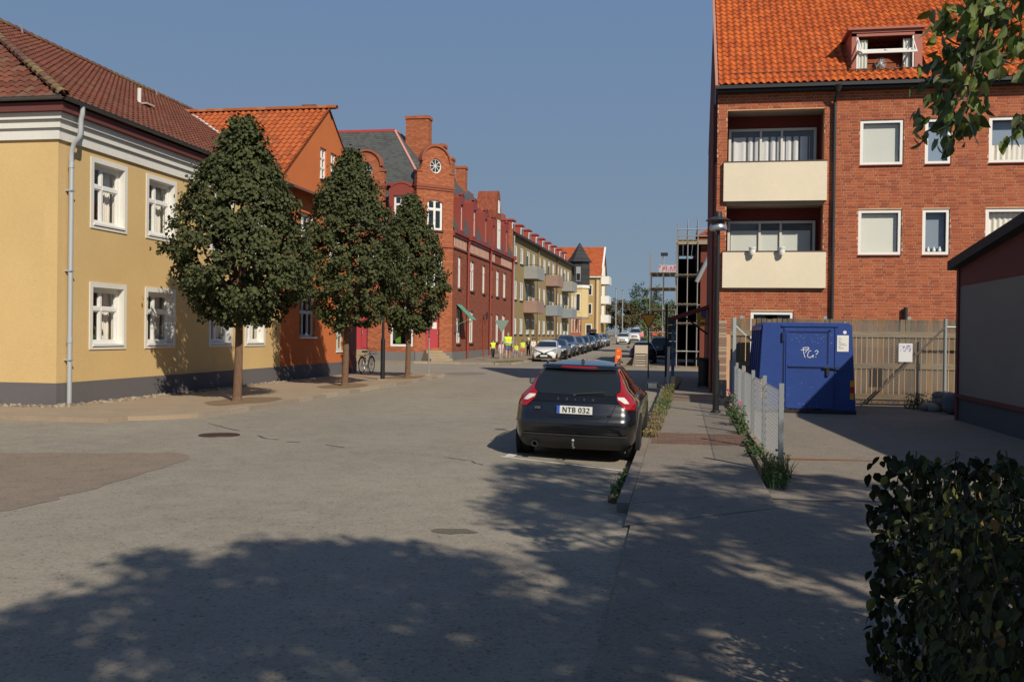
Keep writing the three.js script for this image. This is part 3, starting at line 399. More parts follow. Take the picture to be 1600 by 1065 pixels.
  // round-topped gables with oval windows
  const gable = (F, c, w, y0, rad_, yc) => { const s = new THREE.Shape(); s.moveTo(c - w / 2, y0); s.lineTo(c + w / 2, y0); s.lineTo(c + w / 2, y0 + 0.75); s.quadraticCurveTo(c + rad_ + 0.05, y0 + 0.75, c + rad_, yc); s.absarc(c, yc, rad_, 0, Math.PI, false); s.quadraticCurveTo(c - rad_ - 0.05, y0 + 0.75, c - w / 2, y0 + 0.75); s.closePath(); const h = new THREE.Path(); h.absellipse(c, yc - 0.25, 0.42, 0.46, 0, Math.PI * 2, true); s.holes.push(h);
    const g = new THREE.ExtrudeGeometry(s, { depth: 0.34, bevelEnabled: false, curveSegments: 16 }); g.translate(0, 0, -0.3); F.put('gable', g, br);
    const cp = new MB(); { const o = new THREE.Shape(); o.absarc(c, yc, rad_ + 0.1, 0, Math.PI, false); o.absarc(c, yc, rad_ - 0.02, Math.PI, 0, true); o.closePath(); cp.add(new THREE.ExtrudeGeometry(o, { depth: 0.48, bevelEnabled: false, curveSegments: 20 }).translate(0, 0, -0.34)); } cp.box(c - w / 2 - 0.1, y0 + 0.75, -0.32, c - rad_, y0 + 0.83, 0.1); cp.box(c + rad_, y0 + 0.75, -0.32, c + w / 2 + 0.1, y0 + 0.83, 0.1); F.put('coping', cp.geo(), std(0.3, 0.085, 0.045, 0.9));
    const md = new MB().box(c - w / 2 - 0.06, y0 - 0.18, -0.3, c + w / 2 + 0.06, y0, 0.1).box(c - w / 2 - 0.03, y0 - 0.32, -0.3, c + w / 2 + 0.03, y0 - 0.18, 0.06); F.put('moulding', md.geo(), std(0.26, 0.075, 0.04, 0.9));
    const wm = new MB(); let q; for (let i = 0; i <= 20; i++) { const a = 6.2832 * i / 20, p = [c + 0.4 * Math.cos(a), yc - 0.25 + 0.44 * Math.sin(a), -0.06]; if (q) wm.bar(q, p, 0.08, 0.06, [0, 0, 1]); q = p; } for (let i = 0; i < 4; i++) { const a = Math.PI * i / 4; wm.bar([c - 0.4 * Math.cos(a), yc - 0.25 - 0.42 * Math.sin(a), -0.06], [c + 0.4 * Math.cos(a), yc - 0.25 + 0.42 * Math.sin(a), -0.06], 0.035, 0.035, [0, 0, 1]); } const wn = F.put('round_window', wm.geo(), M.white); part('pane', new THREE.CircleGeometry(0.42, 20).translate(c, yc - 0.25, -0.09), gl, wn); };
  gable(C, Lc / 2, Lc, 11.2, 0.98, 12.65); gable(S, -3.3, 2.4, 11.2, 0.95, 12.3);
  { const s = new THREE.Shape(); s.moveTo(14.2, 8.4); s.lineTo(16.5, 8.4); s.lineTo(16.5, 11.6); s.lineTo(16.2, 12.3); s.absarc(15.35, 12.5, 0.75, 0.1, Math.PI - 0.1, false); s.lineTo(14.45, 12.1); s.lineTo(14.2, 11.6); s.closePath(); const g = new THREE.ExtrudeGeometry(s, { depth: 1.6, bevelEnabled: false }); g.translate(0, 0, -1.6); E.put('gable', g, brE); placeWin(E, 14.9, 8.6, { w: 0.95, h: 2.3, cols: [0.5], rows: [0.7], fr: 0.1, glass: gl }, 0.07); placeWin(E, 15.1, 11.45, { w: 0.5, h: 1.0, fr: 0.08, glass: gl }, 0.07); }
  // eaves, bracket band, red downpipes on the street side
  E.put('cornice', new MB().box(0, 8.28, -0.3, Le, 8.46, 0.22).box(0, 8.12, -0.3, Le, 8.28, 0.12).geo(), rw); S.put('cornice', new MB().box(-16, 8.3, -0.3, -4.5, 8.5, 0.2).box(-2.1, 8.3, -0.3, 0, 8.5, 0.2).geo(), rw);
  const bkM = std(0.6, 0.4, 0.32, 0.8), bd = new MB(); for (let u = 0.3; u < Le - 0.3; u += 0.42) { if ([4.09, 11.82].some(p => Math.abs(u - p) < 0.35) || (u > 14 && u < 16.6)) continue; E.put('bracket', boxGeo(u, 7.45, 0.002, u + 0.17, 8.1, 0.025), bkM); } bd.box(0.1, 7.32, 0.002, Le - 0.1, 7.42, 0.09); E.put('string_course', bd.geo(), std(0.16, 0.05, 0.03, 0.9));
  C.put('string_course', boxGeo(-0.02, 7.3, 0.002, Lc, 7.42, 0.08), std(0.3, 0.085, 0.045, 0.9));
  for (const u of [4.09, 11.82, 21.6]) E.put('downpipe', new MB().cyl([u, 0.2, 0.12], [u, 7.7, 0.12], 0.08).cyl([u, 7.7, 0.12], [u, 8.3, 0.2], 0.09).box(u - 0.16, 8.2, 0.08, u + 0.16, 8.55, 0.4).geo(0.6), rw);
  E.put('door', new MB().box(9.45, 0.5, -0.2, 10.45, 2.85, -0.1).geo(), std(0.25, 0.05, 0.035, 0.6)); E.put('round_sign', new MB().cyl([9.6, 3.2, 0.3], [9.6, 3.2, 0.34], 0.3, 0.3, 16).box(9.58, 3.18, 0, 9.62, 3.22, 0.3).geo(), M.black); E.put('post_strip', boxGeo(9.5, 0.1, 0.03, 9.62, 2.9, 0.12), rw);
  E.put('mailbox', new MB().box(0.6, 1.9, 0.002, 0.85, 2.35, 0.12).geo(), std(0.12, 0.05, 0.04, 0.6));
  C.put('shop_sign', boxGeo(-0.9, 2.55, 0.04, -0.05, 2.85, 0.09), std(0.55, 0.42, 0.12, 0.6));
  // mansard and upper roof
  const mans = new MB(), up = new MB(); const q = (F, u, v, n) => F.pos(u, v, n);
  mans.quad(q(E, 0, 8.46, 0.1), q(E, Le, 8.46, 0.1), q(E, Le, 11.1, -0.9), q(E, 0, 11.1, -0.9)); mans.quad(q(S, -16, 8.5, 0.1), q(S, 0, 8.5, 0.1), q(S, 0, 11.2, -0.9), q(S, -16, 11.2, -0.9));
  const R0 = [-3.0, 15.6, -5.0], Rw = [-16, 15.6, -5.0], Re = [-3.0, 15.2, -23.8]; const e0 = q(E, -0.9, 11.1, -0.88), e1 = q(E, Le, 11.1, -0.88), s0 = q(S, 0.2, 11.2, -0.88), s1 = q(S, -16, 11.2, -0.88);
  up.quad(s1, s0, R0, Rw); up.quad(e0, e1, Re, R0); up.tri(s0, e0, R0); up.quad(Rw, R0, Re, [-16, 15.2, -23.8]);
  mans.build('mansard_slates', sl, H); const roof = up.build('roof', sl, H);
  new MB().bar(R0, s0, 0.16, 0.06).build('hip_flashing', pink, roof); new MB().bar(Rw, R0, 0.2, 0.16).build('ridge_cap', std(0.4, 0.05, 0.04, 0.6), roof); new MB().bar(R0, Re, 0.24, 0.1).build('ridge_cap', pink, roof);
  E.put('roof_edge', new MB().box(0, 11.05, -1.0, Le, 11.2, -0.55).geo(), rw); S.put('roof_edge', new MB().box(-2.1, 11.15, -1.0, 0.1, 11.3, -0.5).geo(), rw);
  const dormer = (F, u, w, v0, v1, arch) => { const s = new THREE.Shape(); s.moveTo(u, v0); s.lineTo(u + w, v0); s.lineTo(u + w, v1); s.quadraticCurveTo(u + w / 2, v1 + arch * 2, u, v1); s.closePath(); const h = new THREE.Path(); const a = u + w * 0.2, b = u + w * 0.8; h.moveTo(a, v0 + 0.12); h.lineTo(a, v1 - 0.42); h.lineTo(b, v1 - 0.42); h.lineTo(b, v0 + 0.12); s.holes.push(h); const g = new THREE.ExtrudeGeometry(s, { depth: 1.15, bevelEnabled: false }); g.translate(0, 0, -1.05); const dd = F.put('dormer', g, rw, 0, 0, 0.06); const wn = placeWin(F, a, v0 + 0.13, { w: b - a, h: v1 - 0.43 - v0 - 0.13, cols: [0.5], rows: [0.68], fr: 0.09, glass: gl }, 0.03); F.put('dormer_hood', new MB().add(new THREE.TorusGeometry(w * 0.62, 0.09, 6, 12, 1.5).rotateZ(Math.PI / 2 - 0.75).translate(u + w / 2, v1 + arch - w * 0.58, 0.12)).geo(), rw); };
  dormer(E, 1.3, 1.15, 8.5, 10.75, 0.25); dormer(E, 5.2, 1.3, 8.5, 10.9, 0.3); dormer(E, 9.2, 1.15, 8.5, 10.75, 0.25); dormer(E, 12.2, 1.1, 8.5, 10.6, 0.25); dormer(E, 17.7, 1.3, 8.5, 10.8, 0.3); dormer(S, -1.75, 1.55, 8.55, 10.85, 0.3);
  const ch = (x, z, w, dd, y0, y1) => { const p = new MB(); p.box(x, y0, z, x + w, y1 - 0.2, z - dd); p.box(x - 0.06, y1 - 0.2, z + 0.06, x + w + 0.06, y1, z - dd - 0.06); part('chimney', p.geo(), br, roof); };
  ch(-2.3, -5.2, 1.6, 0.9, 12.2, 16.6); ch(-0.9, -5.4, 1.25, 0.8, 11.5, 14.7); ch(-2.4, -11.5, 0.9, 1.2, 12.5, 15.9); ch(-2.2, -15, 0.8, 0.9, 12.5, 15.6); ch(-2.2, -19.5, 0.8, 0.9, 12.5, 15.7);
  new MB().quad([-16, 0, -24], [1.9, 0, -24], [1.9, 11, -24], [-16, 11, -24]).quad([-16, 0, 0], [-16, 0, -24], [-16, 11, -24], [-16, 11, 0]).build('back_wall', br, H);
  // green awning over a street window
  E.put('awning', new MB().quad([1.1, 3.75, 0.02], [2.6, 3.75, 0.02], [2.6, 2.75, 1.05], [1.1, 2.75, 1.05]).quad([1.1, 3.74, 0.01], [1.1, 2.74, 1.04], [2.6, 2.74, 1.04], [2.6, 3.74, 0.01]).bar([1.12, 2.35, 0.02], [1.12, 2.85, 0.95], 0.03).bar([2.58, 2.35, 0.02], [2.58, 2.85, 0.95], 0.03).geo(), std(0.1, 0.28, 0.2, 0.8));
}
// ------------------------------------------------------------ tan apartment block with balconies
{
  const H = thing('apartment_block', 'long tan rendered apartment block with box balconies and small red roof dormers', 'apartment building', [-14.5, 0, 82]);
  const T = -Math.atan(0.02), E = new Facade(H, -14.5, 82, FE + T), L = 38.2;
  const tan = std(0.3, 0.22, 0.1, 0.92, { map: mottle }), us = [[0.5, 2.0], [3.4, 5.0], [6.7, 8.3], [9.8, 11.3], [13.3, 14.7], [16.3, 17.9], [19.3, 20.9], [22.5, 24.0], [26.0, 27.3], [28.8, 30.2], [31.5, 33.0], [34.5, 36.1]];
  const rows = [[1.85, 3.3], [4.9, 6.6], [8.2, 9.7]], holes = []; for (const [a, b] of us) for (const [v, t] of rows) holes.push([a, v, b, t]);
  E.put('wall', wallGeo(L, 10.5, holes, 0.3, 0, -0.2), tan); const dark = std(0.09, 0.08, 0.075, 0.8);
  us.forEach(([a, b], i) => rows.forEach(([v, t], j) => placeWin(E, a + 0.01, v + 0.01, { w: b - a - 0.02, h: t - v - 0.02, cols: [0.5], fr: 0.12, glass: M.darkGlass, sill: [0.04, 0.06, 0.14], sillMat: dark }, -0.03)));
  E.put('door', boxGeo(11.7, 0.3, 0.002, 12.6, 2.9, 0.04), std(0.22, 0.12, 0.05, 0.6));
  const bm = [std(0.3, 0.31, 0.3, 0.9, { map: slabTex }), std(0.33, 0.22, 0.18, 0.9, { map: slabTex }), std(0.25, 0.285, 0.31, 0.9, { map: slabTex })], pat = [[0, 1, 0], [1, 2, 2]];
  [5.3, 18.1, 29.8].forEach((u, i) => [[6.98, 8.12], [3.85, 4.95]].forEach(([v, t], j) => { const b = new MB().box(u, v, 0.01, u + 4.4, v + 0.14, 1.25).box(u, v + 0.14, 1.15, u + 4.4, t, 1.25).box(u, v + 0.14, 0.01, u + 0.08, t, 1.15).box(u + 4.32, v + 0.14, 0.01, u + 4.4, t, 1.15); const m = E.put('balcony', b.geo(), bm[pat[j][i]]); part('rail', new MB().tube([[u + 0.04, t + 0.12, 0.02], [u + 0.04, t + 0.12, 1.2], [u + 4.36, t + 0.12, 1.2], [u + 4.36, t + 0.12, 0.02]].slice(0, 2), 0.025, 6).tube([[u + 0.04, t + 0.12, 1.2], [u + 4.36, t + 0.12, 1.2]], 0.025, 6).geo(), dark, m); part('balcony_door', boxGeo(u + 1.3, v + 0.15, 0.012, u + 2.2, v + 2.2, 0.04), std(0.05, 0.09, 0.09, 0.4), m); }));
  for (const u of [12.9, 25.4]) E.put('downpipe', new MB().cyl([u, 0.2, 0.1], [u, 10.4, 0.1], 0.06, 0.06, 8).geo(0.6), u > 20 ? std(0.14, 0.05, 0.035, 0.6) : std(0.26, 0.2, 0.13, 0.7)); E.put('downpipe', new MB().cyl([0.08, 0.2, 0.1], [0.08, 10.4, 0.1], 0.07, 0.07, 8).geo(0.6), M.zinc);
  E.put('gutter', new MB().box(0, 10.45, 0, L, 10.62, 0.45).geo(), M.black);
  const rm = std(0.24, 0.06, 0.035, 0.9); const roof = E.put('roof', new MB().quad([0, 10.55, 0.45], [L, 10.55, 0.45], [L, 14.2, -5.5], [0, 14.2, -5.5]).quad([L, 10.5, -11], [0, 10.5, -11], [0, 14.2, -5.5], [L, 14.2, -5.5]).geo(), rm);
  E.put('end_wall', new MB().tri([0, 10.4, 0], [0, 14.2, -5.5], [0, 10.4, -11]).quad([0, 0, 0], [0, 10.4, 0], [0, 10.4, -11], [0, 0, -11]).tri([L, 10.4, 0], [L, 10.4, -11], [L, 14.2, -5.5]).quad([L, 0, 0], [L, 0, -11], [L, 10.4, -11], [L, 10.4, 0]).geo(), tan);
  for (let i = 0; i < 9; i++) { const u = 1.6 + i * 4.15; const dd = E.put('dormer', new MB().box(u, 10.8, -2.5, u + 1.35, 11.9, -0.45).box(u - 0.1, 11.9, -2.6, u + 1.45, 12.05, -0.3).geo(), std(0.3, 0.055, 0.035, 0.7)); part('dormer_window', boxGeo(u + 0.15, 10.95, -0.45, u + 1.2, 11.8, -0.4), M.white, dd); part('pane', boxGeo(u + 0.3, 11.05, -0.4, u + 1.05, 11.7, -0.385), M.darkGlass, dd); }
  E.put('chimney', new MB().box(2.5, 12.5, -5.9, 6.5, 15.0, -5.1).geo(), std(0.3, 0.085, 0.05, 0.9)); E.put('chimney', new MB().box(20, 12.5, -5.9, 21.5, 14.9, -5.1).geo(), std(0.3, 0.085, 0.05, 0.9));
}
// ------------------------------------------------------------ house with the black turret, yellow house beyond
{
  const H = thing('turret_house', 'cream and brick house with black slate turret over a rounded bay window', 'house', [-13.9, 0, 121]);
  const br = std(0.42, 0.12, 0.055, 0.9), cr = std(0.55, 0.43, 0.22, 0.9), bk = std(0.035, 0.035, 0.037, 0.6, { map: slateTex });
  new MB().box(-8, 0, 0, 0.0, 4.2, -14).build('brick_base', br, H); new MB().box(-8, 4.2, 0, -0.02, 8.6, -14).build('wall', cr, H);
  new MB().quad([0.3, 8.6, 0.2], [0.3, 8.6, -14.2], [-1.6, 12, -14.2], [-1.6, 12, 0.2]).quad([-1.6, 12, 0.2], [-1.6, 12, -14.2], [-8, 12.2, -14.2], [-8, 12.2, 0.2]).tri([0.3, 8.6, 0.2], [-1.6, 12, 0.2], [-8, 8.6, 0.2]).build('roof', bk, H);
  const T = (y0, y1, r0, r1, m, n, seg = 8) => part(n, toCreasedNormals(new THREE.CylinderGeometry(r1, r0, y1 - y0, seg), 0.3).rotateY(Math.PI / 8).translate(0.35, (y0 + y1) / 2, -7), m, H);
  const bay = T(4.2, 8.1, 1.35, 1.35, cr, 'bay'); T(4.0, 4.3, 1.2, 1.5, M.whitePaint, 'bay_base'); T(8.1, 8.5, 1.5, 1.45, M.whitePaint, 'bay_cornice'); T(8.5, 11.6, 1.45, 1.4, bk, 'turret'); T(11.6, 12.1, 1.8, 1.4, bk, 'turret_eave'); T(12.1, 14.2, 1.35, 0.05, bk, 'turret_roof');
  const bw = new MB().box(0.05, 5.0, -5.75, 0.65, 7.4, -5.68); part('bay_window', bw.geo(), M.white, H); part('bay_pane', boxGeo(0.12, 5.1, -5.68, 0.58, 7.3, -5.66), M.darkGlass, H); part('turret_window', boxGeo(0.05, 9.0, -5.7, 0.65, 10.9, -5.62), std(0.3, 0.3, 0.3, 0.7), H); part('turret_pane', boxGeo(0.12, 9.1, -5.62, 0.58, 10.0, -5.6), M.darkGlass, H);
  for (let i = 0; i < 4; i++) { const z = -1.4 - i * 3.2; part('window', boxGeo(0.002, 2.2, z - 1.1, 0.05, 3.9, z), M.white, H); part('window', boxGeo(-0.018, 5.0, z - 1.1, 0.03, 6.9, z), M.white, H); part('pane', boxGeo(0.05, 2.3, z - 1.0, 0.06, 3.8, z - 0.1), M.darkGlass, H); }
}
{
  const H = thing('yellow_end_house', 'far yellow brick house with orange tiled roof and white box balconies', 'house', [-11.6, 0, 139]);
  const ye = std(0.45, 0.3, 0.12, 0.92, { map: mottle }), rf = std(0.42, 0.09, 0.025, 0.9, { map: slateTex });
  const sh = new THREE.Shape([[-0, 0], [10, 0], [10, 10.6], [5, 15.0], [0, 10.6]].map(p => new THREE.Vector2(...p))); const g = new THREE.ExtrudeGeometry(sh, { depth: 9, bevelEnabled: false }).rotateY(Math.PI / 2).translate(-9, 0, 0); part('wall', g, ye, H);
  new MB().quad([-12, 10.45, 0.4], [0.15, 10.45, 0.4], [0.15, 15.1, -5], [-12, 15.1, -5]).quad([0.15, 10.45, -10.4], [-12, 10.45, -10.4], [-12, 15.1, -5], [0.15, 15.1, -5]).build('roof', rf, H);
  new MB().bar([0.18, 10.4, 0.35], [0.18, 15.05, -5], 0.25, 0.12).build('bargeboard', M.white, H); new MB().box(-9, 10.2, 0, 0.1, 10.42, 0.35).build('eave', M.whitePaint, H); new MB().box(-0.55, 0.3, 0.002, -0.3, 10.2, 0.02).build('quoin', std(0.6, 0.5, 0.36, 0.9), H); new MB().cyl([-0.7, 0.3, 0.1], [-0.7, 10.3, 0.1], 0.07, 0.07, 8).build('downpipe', std(0.2, 0.13, 0.07, 0.7), H);
  for (const y of [1.9, 4.9, 7.6]) { for (const x of [-2.15, -4.6]) { const w = part('window', boxGeo(x, y, 0.002, x + 0.95, y + 1.6, 0.06), M.white, H); part('pane', boxGeo(x + 0.13, y + 0.13, 0.06, x + 0.82, y + 1.47, 0.07), M.darkGlass, w); } }
  for (const y of [4.0, 6.75, 9.6]) { const b = new MB().box(0.01, y - 0.3, -0.6, 1.15, y - 0.15, -5).box(0.01, y - 0.15, -0.6, 1.15, y + 0.85, -0.7).box(1.05, y - 0.15, -0.7, 1.15, y + 0.85, -5); b.build('balcony', M.white, H); part('balcony_door', boxGeo(0.002, y - 0.1, -2.2, 0.05, y + 2.0, -0.9), M.darkGlass, H); part('balcony_screen', boxGeo(0.06, y + 0.86, -0.95, 0.5, y + 2.3, -0.9), M.white, H); }
}
// ------------------------------------------------------------ dark red house across the side street with scaffolding
{
  const H = thing('scaffolded_house', 'dark red house behind metal scaffolding across the side street', 'house', [1.05, 0, 57]);
  const dr = std(0.16, 0.04, 0.024, 0.9, { map: mottle });
  new MB().box(0, 0, 0, 14, 7.4, -16).build('wall', dr, H); new MB().box(-0.15, 7.4, 0.15, 14, 7.65, -16.2).build('cornice', std(0.28, 0.06, 0.035, 0.8), H); new MB().quad([-0.3, 7.65, 0.3], [14, 7.65, 0.3], [14, 11, -6], [4, 11, -6]).quad([-0.3, 7.65, -16.3], [-0.3, 7.65, 0.3], [4, 11, -6], [4, 11, -10]).quad([14, 7.65, -16.3], [-0.3, 7.65, -16.3], [4, 11, -10], [14, 11, -10]).quad([4, 11, -6], [14, 11, -6], [14, 11, -10], [4, 11, -10]).build('roof', std(0.3, 0.07, 0.03, 0.9), H);
  for (const y of [1.2, 4.2]) for (const x of [0.9, 3.6, 6.3]) { const w = part('window', boxGeo(x, y, 0.002, x + 1.2, y + 1.7, 0.05), std(0.3, 0.08, 0.05, 0.7), H); part('pane', boxGeo(x + 0.12, y + 0.12, 0.05, x + 1.08, y + 1.58, 0.06), M.darkGlass, w); }
  part('trim_board', boxGeo(0.02, 3.3, 0.002, 14, 3.5, 0.1), std(0.28, 0.06, 0.035, 0.8), H);
}
function scaffold(label, [x, y, zf], nx, nz, bw, bl, lifts, top, extra = {}) {
  const S = thing('scaffold', label, 'scaffold', [x, y, zf], 0, undefined), m = std(0.36, 0.355, 0.34, 0.5, { metalness: 0.5 }), dk = std(0.24, 0.18, 0.12, 0.9, { map: streak });
  for (let i = 0; i <= nx; i++) for (let j = 0; j <= nz; j++) part('standard', new THREE.CylinderGeometry(0.03, 0.03, top + rr(0, 0.9), 8).translate(0, top / 2, 0), m, S, [i * bw, 0, -j * bl]);
  for (const v of lifts) { for (let j = 0; j <= nz; j++) part('ledger', new MB().cyl([-0.15, v, -j * bl + 0.03], [nx * bw + 0.15, v, -j * bl + 0.03], 0.025, 0.025, 8).geo(0.6), m, S); for (let i = 0; i <= nx; i++) part('ledger', new MB().cyl([i * bw + 0.03, v - 0.06, 0.2], [i * bw + 0.03, v - 0.06, -nz * bl - 0.2], 0.025, 0.025, 8).geo(0.6), m, S); if (v > 1.9) for (let k = 0; k < 4; k++) part('deck_board', boxGeo(0.04 + k * nx * bw / 4, v + 0.03, 0.1, (k + 1) * nx * bw / 4, v + 0.08, -nz * bl - 0.1), dk, S); }
  for (let j = 0; j < nz; j++) part('brace', new MB().cyl([0, lifts[0], -j * bl], [0, lifts[1], -(j + 1) * bl], 0.022, 0.022, 8).geo(0.6), m, S);
  return S;
}
{
  const S = scaffold('metal scaffold with wooden decks against the dark red house', [-0.28, 0.06, 56.6], 2, 8, 0.575, 1.3, [0.9, 2.5, 3.6, 5.3, 7.3], 8.3);
  for (let k = 0; k < 3; k++) part('deck_board', boxGeo(1.25, 7.33, -0.35 * k, 3.5, 7.38, -0.35 * k - 0.33), std(0.24, 0.18, 0.12, 0.9, { map: streak }), S); for (const x of [2.0, 3.3]) part('standard', new THREE.CylinderGeometry(0.03, 0.03, 1.2, 8).translate(x, 7.8, 0.05), M.steel, S);
  part('guard_rail', new MB().cyl([-0.1, 7.95, 0.05], [3.4, 8.05, 0.05], 0.03, 0.03, 8).geo(0.6), M.steel, S); part('guard_rail', new MB().box(-0.1, 7.1, 0.0, 3.4, 7.32, 0.05).geo(), std(0.3, 0.24, 0.16, 0.9), S); part('guard_rail', new MB().box(-0.1, 7.55, 0.0, 3.4, 7.62, 0.05).geo(), std(0.26, 0.22, 0.17, 0.9), S);
  part('debris_net_and_shade', new MB().box(-0.05, 0.2, -0.6, -0.03, 7.2, -10.4).box(-0.03, 0.2, -10.42, 1.2, 7.1, -10.4).geo(), std(0.05, 0.048, 0.042, 1), S); part('chute', new MB().cyl([1.9, 6.6, 0.3], [1.1, 4.9, 0.3], 0.13, 0.13, 10).geo(0.6), M.zinc, S); part('material_sack', new RoundedBoxGeometry(0.75, 0.55, 0.5, 2, 0.1).translate(2.3, 7.95, -0.3), std(0.55, 0.54, 0.48, 0.9), S);  // side net, plus a dark end sheet standing in for shade inside the scaffold
  const S2 = scaffold('open scaffold tower with red and white banner further along the street', [-2.75, elev(84), 84], 2, 2, 1.1, 2.4, [1.9, 3.8, 5.7, 7.0], 8.6); S2.userData.label = 'open scaffold tower with red and white banner further along the street';
  const bn = tex8(128, 32, (u, v) => { const a = vn(u * 22, v * 5, 64, 3) > 0.52 && v > 0.12 && v < 0.9; return a ? [0.42, 0.1, 0.14] : [0.45, 0.44, 0.46]; }, 1); const bg = new THREE.PlaneGeometry(1.5, 0.6).translate(1.5, 7.4, 0.1); part('banner', bg, new THREE.MeshStandardMaterial({ map: bn, roughness: 0.8, side: THREE.DoubleSide }), S2);
  part('hoist_head', boxGeo(0.9, 8.5, -0.3, 1.5, 8.75, 0.3), M.black, S2);
}
// ------------------------------------------------------------ red brick apartment house on the right
{
  const H = thing('brick_apartment_house', 'red brick apartment house with cream balconies and orange pantile roof', 'apartment building', [1.0, 0, 30]);
  const S = new Facade(H, 1.0, 30, FS), W = new Facade(H, 1.0, 40.4, FW), L = 11.4, top = 9.4;
  const wins = [[4.17, 6.97, 5.4, 8.32], [6.0, 6.97, 6.73, 8.32], [7.76, 6.97, 9.3, 8.32], [4.15, 4.3, 5.38, 5.65], [5.96, 4.3, 6.72, 5.65], [7.7, 4.3, 9.24, 5.65], [1.06, 1.35, 2.32, 2.6]];
  const rec = [[0.3, 5.95, 3.14, 8.7], [0.3, 3.36, 3.14, 5.83]], holes = [...wins, ...rec];
  const wall = S.put('wall', wallGeo(L, top, holes, 0.3, 0, 0), std(0.58, 0.36, 0.225, 0.95, { map: slabTex }));
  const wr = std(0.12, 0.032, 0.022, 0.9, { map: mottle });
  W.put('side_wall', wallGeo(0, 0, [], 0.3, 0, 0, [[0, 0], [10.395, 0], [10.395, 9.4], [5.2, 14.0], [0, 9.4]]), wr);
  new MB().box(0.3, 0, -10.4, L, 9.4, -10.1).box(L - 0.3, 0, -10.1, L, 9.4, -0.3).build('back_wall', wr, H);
  { // individual bricks: two stretchers and a header by turns, cut at the openings
    const pal = [[0.36, 0.09, 0.035], [0.335, 0.08, 0.032], [0.3, 0.07, 0.03], [0.39, 0.102, 0.038], [0.265, 0.062, 0.029], [0.35, 0.092, 0.04]], b = new MB(); b.quad([0, 0, 1], [1, 0, 1], [1, 1, 1], [0, 1, 1]); b.quad([1, 0, 1], [1, 0, 0], [1, 1, 0], [1, 1, 1]); b.quad([0, 0, 0], [0, 0, 1], [0, 1, 1], [0, 1, 0]); b.quad([0, 1, 1], [1, 1, 1], [1, 1, 0], [0, 1, 0]); b.quad([0, 0, 0], [1, 0, 0], [1, 0, 1], [0, 0, 1]);
    const g = mergeVertices(b.geo()), ch = 0.0845, j = 0.0155, mats = [], tn = []; reseed(77);
    for (let r = 0; r * ch < top - 1.95; r++) { const y = 1.9 + r * ch, mid = y + ch / 2; let iv = [[0.004, L - 0.01]]; for (const [a, c, d, e] of holes) if (mid > c - 0.02 && mid < e + 0.02) iv = iv.flatMap(([p, q]) => d <= p || a >= q ? [[p, q]] : [[p, a - 0.004], [d + 0.004, q]].filter(z => z[1] - z[0] > 0.03));
      let x = -0.6 + ((r * 0.317) % 0.65), k = 0; while (x < L) { const w = k % 3 === 2 ? 0.112 : 0.24; for (const [p, q] of iv) { const a = Math.max(p, x), c = Math.min(q, x + w); if (c - a > 0.03) { const m = new THREE.Matrix4().compose(V3(a, y + rr(-0.001, 0.001), -0.004), new THREE.Quaternion(), V3(c - a, ch - j, 0.012 + rr(-0.002, 0.003))); mats.push(m); tn.push(clamp(Math.floor(Math.pow(rnd(), 0.9) * 6), 0, 5)); } } x += w + j; k++; } }
    scatterPieces(wall, 'brick', g, mats, tn, pal, 0.9, 300);
  }
  const gw = M.glass, sillM = std(0.22, 0.06, 0.04, 0.8);
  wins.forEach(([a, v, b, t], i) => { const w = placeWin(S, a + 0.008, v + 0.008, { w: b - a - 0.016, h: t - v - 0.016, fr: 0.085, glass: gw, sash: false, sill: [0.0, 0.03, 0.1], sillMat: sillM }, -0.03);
    const ww = b - a - 0.2, hh = t - v - 0.2; if (i === 1) part('blind_or_painted_sky', new MB().box(0, 0, 0, ww, hh, 0.006).geo(), std(0.2, 0.27, 0.36, 0.8), w, [0.09, 0.09, -0.16]); else if (i === 0 || i === 3) part('blind_or_painted_sky', new MB().box(0, 0, 0, ww, hh, 0.006).geo(), i ? std(0.62, 0.62, 0.55, 0.9) : M.blind, w, [0.09, 0.09, -0.16]); else if (i === 5 || i === 2) { part('blind_or_painted_sky', boxGeo(0, 0, 0, ww, hh, 0.006), std(0.2, 0.26, 0.34, 0.8), w, [0.09, 0.09, -0.27]); part('curtain', drape(ww, hh * (i === 5 ? 1 : 0.4), 9, 0.02), M.curtain, w, [0.09, 0.09, -0.2]); } else if (i === 4) { part('blind_or_painted_sky', boxGeo(0, 0, 0, ww, hh, 0.006), std(0.2, 0.25, 0.31, 0.8), w, [0.09, 0.09, -0.22]); for (let k = 0; k < 3; k++) part('ornament', lathe([[0, 0], [0.04, 0], [0.05, 0.06], [0.02, 0.13], [0.03, 0.16]], 10), M.white, w, [0.2 + k * 0.16, 0.09, -0.14]); } });  // blue-grey sheets paint the sky reflection behind panes; pale ones are roller blinds
  S.put('interior', new MB().quad([3.4, 1, -1.6], [L - 0.4, 1, -1.6], [L - 0.4, 9.2, -1.6], [3.4, 9.2, -1.6]).quad([3.4, 6.3, -1.6], [L - 0.4, 6.3, -1.6], [L - 0.4, 6.3, -0.31], [3.4, 6.3, -0.31]).quad([3.4, 1, -1.6], [3.4, 9.2, -1.6], [3.4, 9.2, -0.31], [3.4, 1, -0.31]).geo(), std(0.14, 0.13, 0.12, 0.95));
  // recessed balconies
  const cream = std(0.74, 0.645, 0.49, 0.75, { map: mottle }), rb = std(0.17, 0.03, 0.02, 0.9), cap = std(0.07, 0.04, 0.03, 0.6), ceil = std(0.3, 0.28, 0.24, 0.9), pot = M.white;
